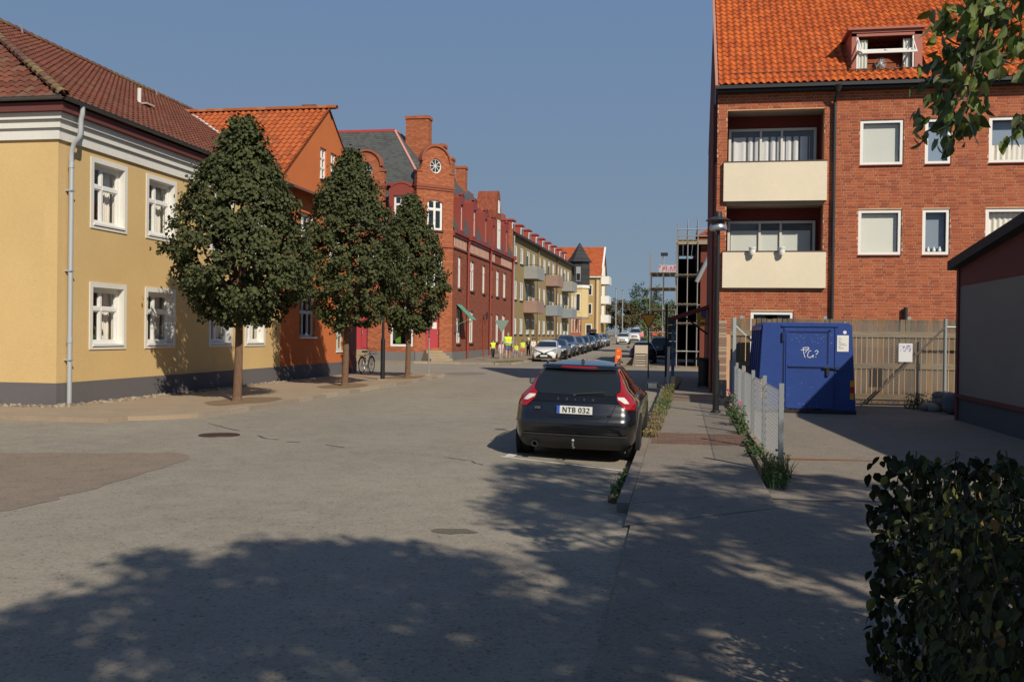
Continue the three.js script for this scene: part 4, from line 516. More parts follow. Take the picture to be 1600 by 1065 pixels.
  rec.forEach(([a, v, c, t], i) => {
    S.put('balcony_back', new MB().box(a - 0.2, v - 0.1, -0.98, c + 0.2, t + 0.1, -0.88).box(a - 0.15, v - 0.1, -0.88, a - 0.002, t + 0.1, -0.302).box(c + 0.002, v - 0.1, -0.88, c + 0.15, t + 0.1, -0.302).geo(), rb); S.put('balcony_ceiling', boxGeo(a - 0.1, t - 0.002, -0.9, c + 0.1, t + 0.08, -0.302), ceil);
    S.put('balcony_floor', boxGeo(a + 0.002, v - 0.1, -0.88, c - 0.002, v + 0.03, 0.02), ceil);
    const vb = i ? 3.31 : 5.93, vt = i ? 4.39 : 7.1, f = S.put('balcony_front', new MB().box(0.2, vb, 0.015, 3.22, vt, 0.15).geo(), cream); part('balcony_cap', boxGeo(0.19, vt + 0.001, 0.005, 3.23, vt + 0.035, 0.16), cap, f);
    const w = placeWin(S, a + 0.08, vt - 0.3, { w: c - a - 0.2, h: t - vt - 0.1, cols: [0.37, 0.61], fr: 0.075, glass: gw, mat: std(0.6, 0.58, 0.52, 0.6), sash: false }, -0.78, 'balcony_window');
    S.put('balcony_room', boxGeo(a + 0.09, vt - 0.28, -0.879, c - 0.13, t - 0.42, -0.876), std(0.1, 0.105, 0.11, 0.9)); if (!i) { part('lace_curtain', drape(2.3, 1.2, 10, 0.018), std(0.62, 0.62, 0.62, 0.95), w, [0.15, 0.05, -0.085]); } else part('blind_or_painted_sky', boxGeo(0, 0, 0, 2.4, 0.95, 0.005), M.blind, w, [0.1, 0.1, -0.085]);
    if (i) for (const x of [1.07, 1.93]) { const p = new MB().add(lathe([[0, 0], [0.075, 0], [0.1, 0.18], [0.115, 0.2], [0.115, 0.23], [0.1, 0.23], [0.09, 0.05], [0, 0.05]], 14)); S.put('flower_pot', p.geo(0.6), pot, x, vt - 0.1, 0.27); }
  });
  // gutter, downpipe, roof
  const gm = std(0.03, 0.032, 0.035, 0.45, { metalness: 0.3 });
  S.put('gutter', new MB().box(-0.06, 9.28, 0.26, L, 9.4, 0.42).box(-0.05, 9.2, 0.0, L, 9.26, 0.3).geo(), gm); S.put('downpipe', new MB().cyl([3.42, 0.1, 0.1], [3.42, 8.85, 0.1], 0.05, 0.05, 10).cyl([3.42, 8.85, 0.1], [3.47, 9.12, 0.32], 0.05, 0.05, 10).cyl([3.47, 9.1, 0.32], [3.47, 9.3, 0.33], 0.06, 0.14, 10).geo(0.6), gm);
  S.put('vent_stack', new MB().cyl([5.5, 1.0, 0.12], [5.5, 2.75, 0.12], 0.06, 0.06, 10).geo(0.6), M.black); W.put('downpipe', new MB().cyl([10.0, 0.1, 0.1], [10.0, 9.0, 0.1], 0.05, 0.05, 8).geo(0.6), std(0.25, 0.06, 0.04, 0.6)); W.put('verge_board', new MB().box(9.2, 7.3, 0.005, 10.3, 9.6, 0.06).geo(), M.black);
  const sl = 0.9, c = 1 / Math.hypot(1, sl), b = new MB(), ye = 9.36, yr = ye + sl * 5.6; b.quad([0, ye, 0.4], [L, ye, 0.4], [L, yr, -5.2], [0, yr, -5.2]); b.quad([L, ye, -10.8], [0, ye, -10.8], [0, yr, -5.2], [L, yr, -5.2]);
  const roof = b.build('roof', std(0.2, 0.05, 0.016, 0.95), H); const pal = [[0.42, 0.085, 0.011], [0.46, 0.095, 0.013], [0.38, 0.074, 0.012], [0.5, 0.11, 0.016], [0.43, 0.1, 0.022], [0.36, 0.16, 0.09]];
  tileRoof(roof, V3(0.02, ye + 0.02, 0.43), V3(1, 0, 0), V3(0, sl * c, -c), L, 5.6 / c, 0.207, 0.305, pal.slice(0, 5), (p, u, w) => !(u > 3.8 && u < 5.95 && w > 0.5 && w < 1.95), 0.034);
  ridgeTiles(roof, V3(0, yr + 0.05, -5.2), V3(L, yr + 0.05, -5.2), 0.13, pal.slice(0, 3)); new MB().bar([-0.03, ye - 0.02, 0.43], [-0.03, yr, -5.2], 0.12, 0.1).build('verge', std(0.42, 0.2, 0.14, 0.7), roof);
  { const rl = new MB(), y = ye + sl * 0.42 + 0.1, z = -0.02; rl.cyl([0.35, y, z], [L, y, z], 0.02, 0.02, 6); for (let x = 0.6; x < L; x += 1.05) rl.box(x - 0.03, y - 0.16, z - 0.02, x + 0.03, y + 0.02, z + 0.02); rl.build('snow_guard', std(0.1, 0.095, 0.09, 0.5, { metalness: 0.4 }), roof); }
  { const dm = std(0.34, 0.105, 0.07, 0.6), a = 3.9, e = 5.9, v = 9.75, t = 11.0, d = new MB(); d.box(a, v - 0.3, -0.05, a + 0.14, t, -1.9); d.box(e - 0.22, v - 0.3, -0.05, e, t, -1.9); d.box(a - 0.12, t, 0.05, e + 0.06, t + 0.06, -2.2); d.box(a, t - 0.18, -0.05, e, t - 0.001, -0.12); d.box(a, t - 0.08, -0.02, e, t - 0.002, -0.05); d.box(a, v - 0.3, -0.05, e, v - 0.06, -0.1); d.box(a, v - 0.3, -1.9, e, t, -1.95); const D = d.build('dormer', dm, roof);
    part('dormer_frame', new MB().box(a + 0.14, v - 0.06, -0.07, e - 0.22, v, -0.13).box(a + 0.14, v, -0.07, a + 0.19, t - 0.18, -0.13).box(e - 0.27, v, -0.07, e - 0.22, t - 0.18, -0.13).geo(), M.white, D);
    const sa = new MB(), y1 = v + 0.66, y0 = v + 0.43, z1 = -0.1, z0 = 0.5; sa.bar([a + 0.2, y1, z1], [e - 0.28, y1, z1], 0.05).bar([a + 0.2, y0, z0], [e - 0.28, y0, z0], 0.06).bar([a + 0.2, y1, z1], [a + 0.2, y0, z0], 0.05).bar([e - 0.28, y1, z1], [e - 0.28, y0, z0], 0.05).bar([(a + e) / 2 - 0.04, y1, z1], [(a + e) / 2 - 0.04, y0, z0], 0.05).bar([a + 0.19, t - 0.25, -0.08], [a + 0.2, y0, z0], 0.025).bar([e - 0.27, t - 0.25, -0.08], [e - 0.28, y0, z0], 0.025); const s2 = part('open_sash', sa.geo(), M.white, D);
    part('sash_pane', new MB().quad([a + 0.22, y0, z0], [e - 0.3, y0, z0], [e - 0.3, y1, z1], [a + 0.22, y1, z1]).geo(), M.glass, D); part('curtain', drape(0.28, 1.0, 3, 0.02), M.blind, D, [a + 0.2, v, -0.2]); part('curtain', drape(0.25, 1.0, 3, 0.02), M.blind, D, [e - 0.52, v, -0.2]); part('dormer_room', boxGeo(a + 0.14, v - 0.3, -1.6, e - 0.22, t, -1.65), M.room, D);
    part('flower_box', boxGeo(a + 0.4, v, -0.1, a + 0.55, v + 0.12, -0.2), std(0.2, 0.16, 0.11, 0.9), D); part('jar', lathe([[0, 0], [0.05, 0], [0.06, 0.1], [0.04, 0.12]], 10), std(0.5, 0.47, 0.4, 0.6), D, [a + 1.15, v, -0.15]); part('jar', lathe([[0, 0], [0.06, 0], [0.07, 0.2], [0.05, 0.22]], 10), std(0.35, 0.22, 0.13, 0.7), D, [a + 1.5, v, -0.16]); }
}
{ // table fan standing in the open dormer window
  const F = thing('table_fan', 'small white table fan standing in the open dormer window', 'fan', [5.75, 9.75, 30.2]);
  part('base', lathe([[0, 0], [0.1, 0], [0.09, 0.02], [0, 0.03]], 16), M.white, F); part('post', new THREE.CylinderGeometry(0.015, 0.015, 0.2, 8).translate(0, 0.12, 0), M.white, F); part('hub', new THREE.SphereGeometry(0.05, 12, 8).translate(0, 0.27, 0.02), M.white, F);
  const g = new MB(); for (let k = 0; k < 3; k++) g.add(new THREE.TorusGeometry(0.07 + k * 0.05, 0.005, 4, 24).translate(0, 0.27, 0.06)); for (let k = 0; k < 16; k++) { const a = k / 16 * 6.283; g.bar([0, 0.27, 0.07], [0.17 * Math.cos(a), 0.27 + 0.17 * Math.sin(a), 0.05], 0.004); } part('grille', g.geo(), M.steel, F); part('blades', new MB().quad([-0.02, 0.27, 0.04], [0.05, 0.27, 0.03], [0.1, 0.39, 0.04], [-0.03, 0.41, 0.03]).quad([0, 0.27, 0.04], [-0.02, 0.22, 0.03], [0.1, 0.16, 0.04], [0.14, 0.24, 0.03]).quad([0, 0.27, 0.04], [-0.02, 0.31, 0.03], [-0.14, 0.26, 0.04], [-0.12, 0.17, 0.03]).geo(), std(0.3, 0.32, 0.33, 0.4), F);
}
{ // canopy over the side entrance
  const C = thing('entrance_canopy', 'dark red sloping canopy over the side door of the brick apartment house', 'canopy', [1.0, 0, 36]);
  const r = std(0.16, 0.03, 0.028, 0.7); part('roof_panel', new MB().quad([-1.45, 2.52, 0], [-0.002, 3.0, 0], [-0.002, 3.0, -1.8], [-1.45, 2.52, -1.8]).quad([-0.002, 2.86, 0], [-1.45, 2.38, 0], [-1.45, 2.38, -1.8], [-0.002, 2.86, -1.8]).quad([-1.45, 2.38, 0], [-0.002, 2.86, 0], [-0.002, 3.0, 0], [-1.45, 2.52, 0]).quad([-1.45, 2.38, -1.8], [-1.45, 2.38, 0], [-1.45, 2.52, 0], [-1.45, 2.52, -1.8]).geo(), r, C); part('strut', new MB().bar([-0.02, 1.9, -0.05], [-0.9, 2.55, -0.05], 0.04).geo(), M.black, C); part('strut', new MB().bar([-0.02, 1.9, -1.75], [-0.9, 2.55, -1.75], 0.04).geo(), M.black, C);
}
// ------------------------------------------------------------ plank fence with wire gate
{
  const F = thing('plank_fence', 'weathered brown plank fence behind the blue container', 'fence', [1.33, 0, 27]); reseed(91);
  const pm = [0, 1, 2, 3, 4].map(i => std(...[[0.225, 0.17, 0.118], [0.18, 0.145, 0.108], [0.26, 0.17, 0.09], [0.145, 0.122, 0.095], [0.2, 0.155, 0.105]][i], 0.95, { map: streak }));
  for (let i = 0; i < 50; i++) { const g = boxGeo(i * 0.138, 0.08, -0.02 + rr(-0.004, 0), i * 0.138 + 0.122 + rr(-0.006, 0.003), 2.32 + rr(-0.015, 0.02), rr(-0.005, 0)); part('plank', g, pm[Math.floor(rnd() * 5)], F); }
  const hr = std(0.27, 0.215, 0.15, 0.95, { map: (() => { const t = streak.clone(); t.rotation = Math.PI / 2; t.needsUpdate = true; return t; })() }); for (const y of [1.85, 1.01, 0.19]) part('rail', boxGeo(-0.02, y, 0.001, 6.85, y + 0.15, 0.03), hr, F); for (const x of [0.25, 2.45, 4.6]) part('post', boxGeo(x, 0, -0.12, x + 0.09, 2.4, -0.021), M.zinc, F);
}
const chain = (b, L, h, y0 = 0.05, cell = 0.075, r = 0.0019) => { const s = cell * 1.414; for (let x = -h; x < L; x += s) for (const d of [1, -1]) { let a = [x, y0], c = [x + h, y0 + h]; let t0 = Math.max(0, -x / h), t1 = Math.min(1, (L - x) / h); if (t1 <= t0) continue; const p = t => d > 0 ? [x + h * t, y0 + h * t, 0] : [x + h * t, y0 + h - h * t, 0.002]; b.bar(p(t0), p(t1), r * 2, r * 2, [0, 0, 1]); } };
{
  const G = thing('wire_gate', 'grey steel wire mesh gate with diagonal brace standing before the plank fence', 'gate', [4.2, 0, 26.3]);
  const m = std(0.3, 0.33, 0.33, 0.5, { metalness: 0.4 }), b = new MB(); chain(b, 2.5, 2.1, 0.12, 0.055, 0.002); part('wire_mesh', b.geo(), std(0.3, 0.3, 0.29, 0.5, { metalness: 0.5 }), G).userData.kind = 'stuff';
  part('post', new THREE.CylinderGeometry(0.045, 0.045, 2.35, 10).translate(2.5, 1.175, 0), m, G); part('post', new THREE.CylinderGeometry(0.03, 0.03, 2.25, 10).translate(0, 1.125, 0), m, G); part('brace', new MB().cyl([2.48, 2.12, 0.03], [0.55, 0.1, 0.03], 0.024, 0.024, 8).geo(0.6), std(0.12, 0.1, 0.08, 0.6), G); part('frame_bar', new MB().cyl([0, 0.1, 0], [2.5, 0.1, 0], 0.02, 0.02, 8).cyl([2.5, 2.13, 0], [4, 2.13, 0], 0.03, 0.03, 8).geo(0.6), m, G);
}
{
  const G = thing('steel_fence_post', 'tall grey steel gate post with slanting brace at the end of the plank fence', 'post', [1.36, 0, 25.6]); const m = std(0.4, 0.42, 0.42, 0.5, { metalness: 0.4 });
  part('post', boxGeo(-0.04, 0, -0.04, 0.04, 2.32, 0.04), m, G); part('brace', new MB().bar([0.03, 2.1, 0], [0.62, 1.55, -0.1], 0.045).geo(), m, G);
  const S = part('stone_pier', new THREE.BufferGeometry().copy(boxGeo(0, 0, -0.3, 0.26, 1.0, 0)), std(0.3, 0.27, 0.22, 0.95, { map: slabTex })); S.position.set(1.06, 0, -28.7); S.scale.y = 0.55; tag(S, 'low pale stone block at the foot of the house corner', 'stone pier'); S.scale.set(1, 0.55, 1);
  const B = thing('brick_pier', 'narrow brick pier beside the end of the plank fence', 'pier', [1.1, 0, 29.5]); reseed(4); const bm = [std(0.3, 0.2, 0.14, 0.9), std(0.38, 0.27, 0.19, 0.9), std(0.24, 0.15, 0.1, 0.9)]; part('mortar_core', boxGeo(0.01, 0, -0.24, 0.23, 2.3, -0.01), M.stoneB, B); for (let i = 0; i < 27; i++) part('brick', boxGeo(i % 2 ? 0 : 0.005, 0.01 + i * 0.085, -0.25, 0.24, 0.08 + i * 0.085, 0), bm[Math.floor(rnd() * 3)], B);
}
// ------------------------------------------------------------ low chain-link fence beside the pavement
{
  const F = thing('chain_link_fence', 'low galvanised chain-link fence between the pavement and the yard', 'fence', [1.27, 0.03, 12.6]);
  const zs = [0.1, 2.62, 5.0, 7.75, 10.05, 12.9], pm = std(0.25, 0.265, 0.275, 0.55, { metalness: 0.3 }); for (const z of zs) { const g = new MB().box(-0.03, 0, -0.03, 0.03, 1.19, 0.03); part('post', g.geo(), pm, F, [0, 0, -z]); }
  for (let i = 0; i < zs.length - 1; i++) { const b = new MB(), L = zs[i + 1] - zs[i]; chain(b, L, 1.02, 0.05); b.bar([0, 1.07, 0], [L, 1.07, 0], 0.006); b.bar([0, 0.06, 0], [L, 0.06, 0], 0.005); const m = part('wire_mesh', b.geo(), std(0.38, 0.39, 0.39, 0.5, { metalness: 0.3 }), F, [0.035, 0, -zs[i]], FE); m.userData.kind = 'stuff'; }
  part('kerb_strip', boxGeo(-0.06, -0.02, 0.1, 0.06, 0.06, -13), M.kerb, F);
}
// ------------------------------------------------------------ blue steel waste container
{
  const C = thing('waste_container', 'blue steel waste container with graffiti and hinged door', 'container', [2.92, 0.03, 23.5]);
  const bl = std(0.022, 0.058, 0.245, 0.42, { map: tex8(256, 256, (u, v) => { const n = fbm(u, v, 5, 5, 201), f = fbm(u, v, 40, 2, 203), k = 0.9 + 0.2 * (n - 0.5) + (f > 0.72 ? 0.25 : 0) - (f < 0.24 ? 0.12 : 0); return [k, k, k]; }, 1.4) }), dk = std(0.012, 0.02, 0.07, 0.5);
  const hull = new MB(), F = (y, z) => { const t = y / 2.1, w0 = 1.12 - 0.11 * t; return [[-w0, y, z], [w0, y, z]]; }; const [a, b] = F(0.08, 0), [d, c] = F(2.1, 0); const D = -3.0, [a2, b2] = F(0.08, D), [d2, c2] = F(2.1, D - 0.0);
  hull.quad(a, b, c, d).quad(b, b2, c2, c).quad(a2, a, d, d2).quad(d, c, c2, d2).quad(b2, a2, d2, c2).quad(a2, b2, b, a); const hb = hull.build('body', bl, C);
  new MB().box(-1.13, 0.0, 0.02, 1.13, 0.09, -2.9).build('skid', M.black, C); part('lid_cover', new MB().box(-0.98, 2.1, -0.15, 0.98, 2.14, -2.9).geo(), bl, C);
  const rib = new MB(); for (let i = 0; i < 5; i++) rib.bar([-1.125, 0.1, -0.3 - i * 0.62], [-1.02, 2.08, -0.3 - i * 0.62], 0.09, 0.08, [0, 0, 1]); rib.bar([-1.03, 2.0, -0.05], [-1.03, 2.0, -2.9], 0.08); rib.build('side_rib', bl, C);
  // door leaf: x -0.52..0.6
  const dr = new MB(); dr.box(-0.52, 0.12, 0.002, 0.6, 2.02, 0.025); dr.box(-0.44, 1.1, 0.025, 0.52, 1.16, 0.06); dr.box(-0.44, 1.93, 0.025, 0.52, 1.97, 0.045).box(-0.48, 0.15, 0.025, -0.44, 1.97, 0.045).box(0.48, 1.12, 0.025, 0.52, 1.97, 0.045); const dm = dr.build('door', bl, C);
  part('door_groove', new MB().box(-0.545, 0.1, 0.003, -0.522, 2.05, 0.012).box(-0.42, 1.06, 0.026, 0.62, 1.095, 0.034).box(-0.42, 1.905, 0.026, 0.48, 1.925, 0.034).box(0.455, 1.18, 0.026, 0.475, 1.92, 0.034).geo(), dk, dm);
  part('latch_bar', new MB().box(0.36, 1.07, 0.062, 0.78, 1.1, 0.09).box(0.44, 0.9, 0.05, 0.5, 1.08, 0.085).geo(), M.black, dm); for (const y of [0.35, 1.7]) part('hinge', boxGeo(-0.57, y, 0.026, -0.53, y + 0.22, 0.06), dk, dm);
  { reseed(17); const sc = new MB(); for (let i = 0; i < 46; i++) { const x = rr(-0.5, 0.58), y = rnd() < 0.6 ? rr(1.65, 1.88) : rr(0.15, 1.0), l = rr(0.01, 0.05), a = rr(-0.5, 0.9); sc.bar([x, y, 0.0262], [x + l * Math.cos(a), y + l * Math.sin(a), 0.0262], 0.004, 0.001, [0, 0, 1]); } part('scratches', sc.geo(), std(0.35, 0.38, 0.5, 0.6), dm).userData.kind = 'stuff'; const ru = new MB(); for (let i = 0; i < 26; i++) { const x = rr(-1.08, 1.05), w = rr(0.02, 0.12), h = rr(0.01, 0.05); ru.box(x, 0.085, 0.0025, x + w, 0.085 + h, 0.0045); } part('rust_patches', ru.geo(), std(0.18, 0.06, 0.02, 0.95), C).userData.kind = 'stuff'; }
  part('edge_frame', new MB().box(-0.58, 2.045, 0.002, 0.7, 2.085, 0.04).box(0.63, 0.1, 0.002, 0.66, 2.04, 0.02).geo(), bl, C);
  const lab = tex8(64, 96, (u, v) => { const l = Math.floor(v * 22); const t = v > 0.12 && v < 0.88 && l % 2 === 0 && u > 0.12 && u < 0.15 + 0.7 * hash2(l, 1, 5); return t ? [0.3, 0.3, 0.32] : [0.7, 0.69, 0.65]; }, 1);
  part('notice', new THREE.PlaneGeometry(0.26, 0.38).translate(0.81, 1.66, 0.006), new THREE.MeshStandardMaterial({ map: lab, roughness: 0.7 }), C); part('round_sticker', new THREE.CircleGeometry(0.04, 20).translate(0.85, 1.92, 0.007), M.white, C);
  const ry = std(0.7, 0.35, 0.02, 0.4), rd = std(0.5, 0.015, 0.015, 0.4); for (const x of [-1.04, 0.985]) for (let k = 0; k < 3; k++) part('reflector', boxGeo(x, 0.35 + k * 0.15, 0.003, x + 0.085, 0.495 + k * 0.15, 0.012), k === 1 ? rd : ry, C);
  // sprayed tag
  const gr = new MB(), st = pts => gr.tube(pts.map(([x, y]) => [x * 0.0058 - 0.16, 1.56 - y * 0.0058, 0.03]), 0.009, 5, 30); st([[3, 12], [20, 10], [36, 9]]); st([[12, 2], [13, 18], [17, 34], [20, 42]]); st([[10, 3], [28, 1], [34, 2], [26, 14], [20, 22]]); st([[44, 14], [36, 16], [30, 28], [30, 38], [38, 42], [46, 38]]); st([[44, 40], [52, 32], [50, 42]]); st([[58, 18], [64, 13], [70, 16], [67, 24], [62, 30]]); st([[61, 38], [61.5, 40], [62, 41]]); part('graffiti', gr.geo(0.6), std(0.68, 0.7, 0.74, 0.7), dm);
}
{ // sheet-metal notice on the wire gate
  const t = tex8(64, 96, (u, v) => { const n = fbm(u, v, 12, 3, 301); return v > 0.55 && v < 0.92 && n > 0.52 && u > 0.1 && u < 0.9 ? [0.3, 0.26, 0.4] : [0.66, 0.66, 0.67]; }, 1);
  const m = part('gate_notice', new MB().box(-0.17, 0, 0, 0.17, 0.48, 0.008).geo(), std(0.66, 0.66, 0.67, 0.5)); part('print', new THREE.PlaneGeometry(0.33, 0.47).translate(0, 0.24, 0.01), new THREE.MeshStandardMaterial({ map: t, roughness: 0.6 }), m); m.position.set(5.72, 1.22, -26.24); tag(m, 'white notice with purple scribble hanging on the wire gate', 'sign');
}
// ------------------------------------------------------------ garage
{
  const G = thing('garage', 'low garage with grey wall panel, dark red frame and black roof edge', 'garage', [6.05, 0, 22.7]);
  const rd = std(0.13, 0.025, 0.02, 0.8, { map: streak }), pn = std(0.2, 0.18, 0.152, 0.9, { map: mottle }), pl = std(0.06, 0.075, 0.082, 0.9, { map: slabTex }), bk = std(0.022, 0.02, 0.02, 0.85);
  part('plinth', boxGeo(0.002, 0, 0, 5, 0.53, 12), pl, G); part('base_rail', boxGeo(-0.05, 0.531, -0.02, 5, 0.61, 12), rd, G); part('corner_post', boxGeo(-0.04, 0.0, -0.04, 0.16, 3.42, 0.12), rd, G); part('wall_panel', boxGeo(0, 0.611, 0.121, 0.1, 2.99, 12), pn, G);
  part('upper_board', new MB().quad([-0.01, 2.99, 0.121], [-0.01, 2.99, 4.7], [-0.01, 3.83, 4.7], [-0.01, 3.38, 0.121]).quad([-0.01, 2.99, 4.7], [-0.01, 2.99, 12], [-0.01, 3.12, 12], [-0.01, 3.83, 4.7]).geo(), rd, G); part('end_wall', boxGeo(0.16, 0.611, -0.02, 5, 3.38, 0.1), rd, G);
  const rf = new MB(); for (const [z0, y0, z1, y1] of [[-0.2, 3.36, 4.7, 3.86], [4.7, 3.86, 12.2, 3.1]]) { const x0 = -0.2, x1 = 5.2, t = 0.2; rf.quad([x0, y0 + t, z0], [x0, y1 + t, z1], [x1, y1 + t, z1], [x1, y0 + t, z0]).quad([x0, y0, z0], [x0, y1, z1], [x0, y1 + t, z1], [x0, y0 + t, z0]).quad([x0, y0, z0], [x1, y0, z0], [x1, y1, z1], [x0, y1, z1]); } rf.quad([-0.2, 3.36, -0.2], [-0.2, 3.56, -0.2], [5.2, 3.56, -0.2], [5.2, 3.36, -0.2]); part('roof', rf.geo(), bk, G);
}
// ------------------------------------------------------------ street furniture, right side
{
  const L = thing('street_lamp', 'black street lamp with silver bowl and dark disc shade on the right pavement', 'street lamp', [0.79, 0.085, 22.3]);
  part('pole', new MB().cyl([0, 0, 0], [0, 1.2, 0], 0.075, 0.07, 14).cyl([0, 1.2, 0], [0, 4.2, 0], 0.05, 0.045, 14).geo(0.6), std(0.015, 0.015, 0.016, 0.4), L); part('base_collar', lathe([[0.075, 0], [0.11, 0], [0.11, 0.04], [0.075, 0.06]], 16), M.black, L);
  part('bowl', lathe([[0.04, 4.12], [0.17, 4.13], [0.2, 4.18], [0.19, 4.24], [0.14, 4.32], [0.08, 4.36]], 28), std(0.62, 0.64, 0.66, 0.28, { metalness: 0.85 }), L); part('shade_disc', lathe([[0, 4.43], [0.1, 4.42], [0.28, 4.36], [0.285, 4.37], [0.1, 4.45], [0, 4.46]], 32), std(0.05, 0.05, 0.055, 0.45, { metalness: 0.3 }), L); part('cap', new THREE.CylinderGeometry(0.08, 0.09, 0.12, 16).translate(0, 4.5, 0), M.black, L); part('lamp_glass', new THREE.CylinderGeometry(0.09, 0.09, 0.07, 16).translate(0, 4.39, 0), std(0.4, 0.4, 0.38, 0.3), L);
}
const triSign = (P0, w, label, back) => {
  const S = thing('yield_sign', label, 'road sign', P0), s = w / 2, hgt = w * 0.87, T = (k, r) => { const sh = new THREE.Shape(), c = [[-s * k, hgt * 0.333 * k], [s * k, hgt * 0.333 * k], [0, -hgt * 0.667 * k]]; for (let i = 0; i < 3; i++) { const p = c[i], q = c[(i + 1) % 3], o = c[(i + 2) % 3], a = new THREE.Vector2(...p).lerp(new THREE.Vector2(...o), r), b = new THREE.Vector2(...p).lerp(new THREE.Vector2(...q), r); i ? sh.lineTo(a.x, a.y) : sh.moveTo(a.x, a.y); sh.quadraticCurveTo(p[0], p[1], b.x, b.y); } sh.closePath(); return sh; };
  const y = back ? 2.35 : 2.55, rd = std(0.4, 0.03, 0.025, 0.45), ye = std(0.85, 0.44, 0.02, 0.45), gy = std(0.2, 0.26, 0.22, 0.5);
  part('plate', new THREE.ExtrudeGeometry(T(1, 0.08), { depth: 0.012, bevelEnabled: false }).translate(0, y, 0.03), back ? gy : rd, S); part('face', new THREE.ExtrudeGeometry(T(0.76, 0.05), { depth: 0.003, bevelEnabled: false }).translate(0, y, back ? 0.026 : 0.0425), back ? gy : ye, S); part('post', new THREE.CylinderGeometry(0.03, 0.03, 2.9, 10).translate(0, 1.45, 0), back ? M.steel : M.black, S); return S;
};
triSign([-1.4, 0.0, 42], 0.76, 'yellow yield sign with red border on a dark post at the crossing');
{ // no-parking sign with additional plate
  const S = thing('no_parking_sign', 'yellow square no parking sign with small plate on a post beside the canopy', 'road sign', [1.0, 0.06, 42]);
  const ye = std(0.5, 0.3, 0.02, 0.5); part('post', new THREE.CylinderGeometry(0.03, 0.03, 2.9, 10).translate(0, 1.45, 0), M.black, S); part('plate', boxGeo(-0.36, 2.45, 0.03, 0.36, 3.0, 0.045), ye, S); part('red_ring', new THREE.RingGeometry(0.16, 0.2, 28).translate(0, 2.73, 0.049), std(0.45, 0.03, 0.03, 0.5), S); part('blue_disc', new THREE.CircleGeometry(0.16, 28).translate(0, 2.73, 0.0485), std(0.03, 0.09, 0.34, 0.5), S); part('red_bar', new THREE.PlaneGeometry(0.32, 0.04).rotateZ(-0.78).translate(0, 2.73, 0.051), std(0.45, 0.03, 0.03, 0.5), S);
  part('lower_plate', boxGeo(-0.36, 2.2, 0.03, 0.36, 2.42, 0.045), ye, S); const t = new MB(); for (let i = 0; i < 5; i++) t.box(-0.2 + i * 0.09, 2.27, 0.046, -0.15 + i * 0.09, 2.35, 0.048); part('lettering', t.geo(), M.black, S);
}
{
  const p = thing('grey_post', 'short pale grey steel post leaning at the pavement edge', 'post', [-0.45, 0.085, 33.6]); part('post', new MB().bar([0, 0, 0], [0.03, 1.35, 0], 0.11, 0.09).geo(), std(0.45, 0.46, 0.46, 0.5, { metalness: 0.3 }), p); part('cap', boxGeo(-0.04, 1.34, -0.06, 0.1, 1.37, 0.06), M.zinc, p);
  const s = thing('stone_slab', 'broken pale slab leaning beside the grey post', 'slab', [-0.28, 0.085, 31.6]); part('slab', new MB().quad([-0.08, 0, 0], [0.06, 0, 0], [0.1, 0.42, -0.05], [-0.02, 0.42, -0.05]).quad([0.06, 0, 0], [0.2, 0, -0.25], [0.34, 0.36, -0.25], [0.1, 0.42, -0.05]).quad([-0.08, 0, 0], [-0.02, 0.42, -0.05], [0.34, 0.36, -0.25], [0.2, 0, -0.25]).geo(), std(0.42, 0.33, 0.2, 0.9), s);
  const b = thing('marker_post', 'slim blue and white marker post at the crossing', 'post', [-0.36, 0.05, 42.6]); for (let k = 0; k < 8; k++) part('band', boxGeo(-0.07, k * 0.26, -0.04, 0.07, k * 0.26 + 0.255, 0.04), k % 2 ? std(0.05, 0.12, 0.28, 0.5) : std(0.16, 0.2, 0.26, 0.5), b);
  const n = thing('info_column', 'dark slatted information column beside the blue marker post', 'column', [-0.66, 0.0, 42.9]); part('post', boxGeo(-0.05, 0, -0.05, 0.05, 3.2, 0.05), M.black, n); for (let k = 0; k < 5; k++) part('panel', boxGeo(0.06, 0.9 + k * 0.36, -0.03, 0.42, 1.22 + k * 0.36, 0.03), std(0.05, 0.055, 0.065, 0.6), n);
}
// ------------------------------------------------------------ trees and plants
const leafGeo = (l, w, fold = 0.25, pts = 5) => {              // pointed oval leaf folded along the midrib, base at origin, tip along +y
  const b = new MB(), n = pts, ww = t => w / 2 * Math.pow(Math.sin(Math.PI * Math.pow(t, 0.8)), 0.9), dr = t => -0.18 * l * t * t; for (let i = 0; i < n; i++) { const a = i / n, c = (i + 1) / n, x0 = ww(a), x1 = ww(c); b.quad([0, l * a, dr(a)], [x0 || 1e-4, l * a, dr(a) + x0 * fold], [x1 || 1e-4, l * c, dr(c) + x1 * fold], [0, l * c, dr(c)]); b.quad([-x0 || -1e-4, l * a, dr(a) + x0 * fold], [0, l * a, dr(a)], [0, l * c, dr(c)], [-x1 || -1e-4, l * c, dr(c) + x1 * fold]); } return mergeVertices(b.geo());
};
const smallLeaf = (() => { const b = new MB(); b.quad([0, 0, 0], [0.45, 0.35, 0.1], [0, 1, 0.0], [-0.45, 0.35, 0.1]); return mergeVertices(b.geo()); })();
const roundLeaf = (() => { const b = new MB(); b.quad([0, 0, 0], [0.42, 0.25, 0.08], [0.4, 0.72, 0.07], [0, 1, -0.04]); b.quad([0, 0, 0], [0, 1, -0.04], [-0.4, 0.72, 0.07], [-0.42, 0.25, 0.08]); return mergeVertices(b.geo()); })();
const lq = new THREE.Quaternion(), le = new THREE.Euler();
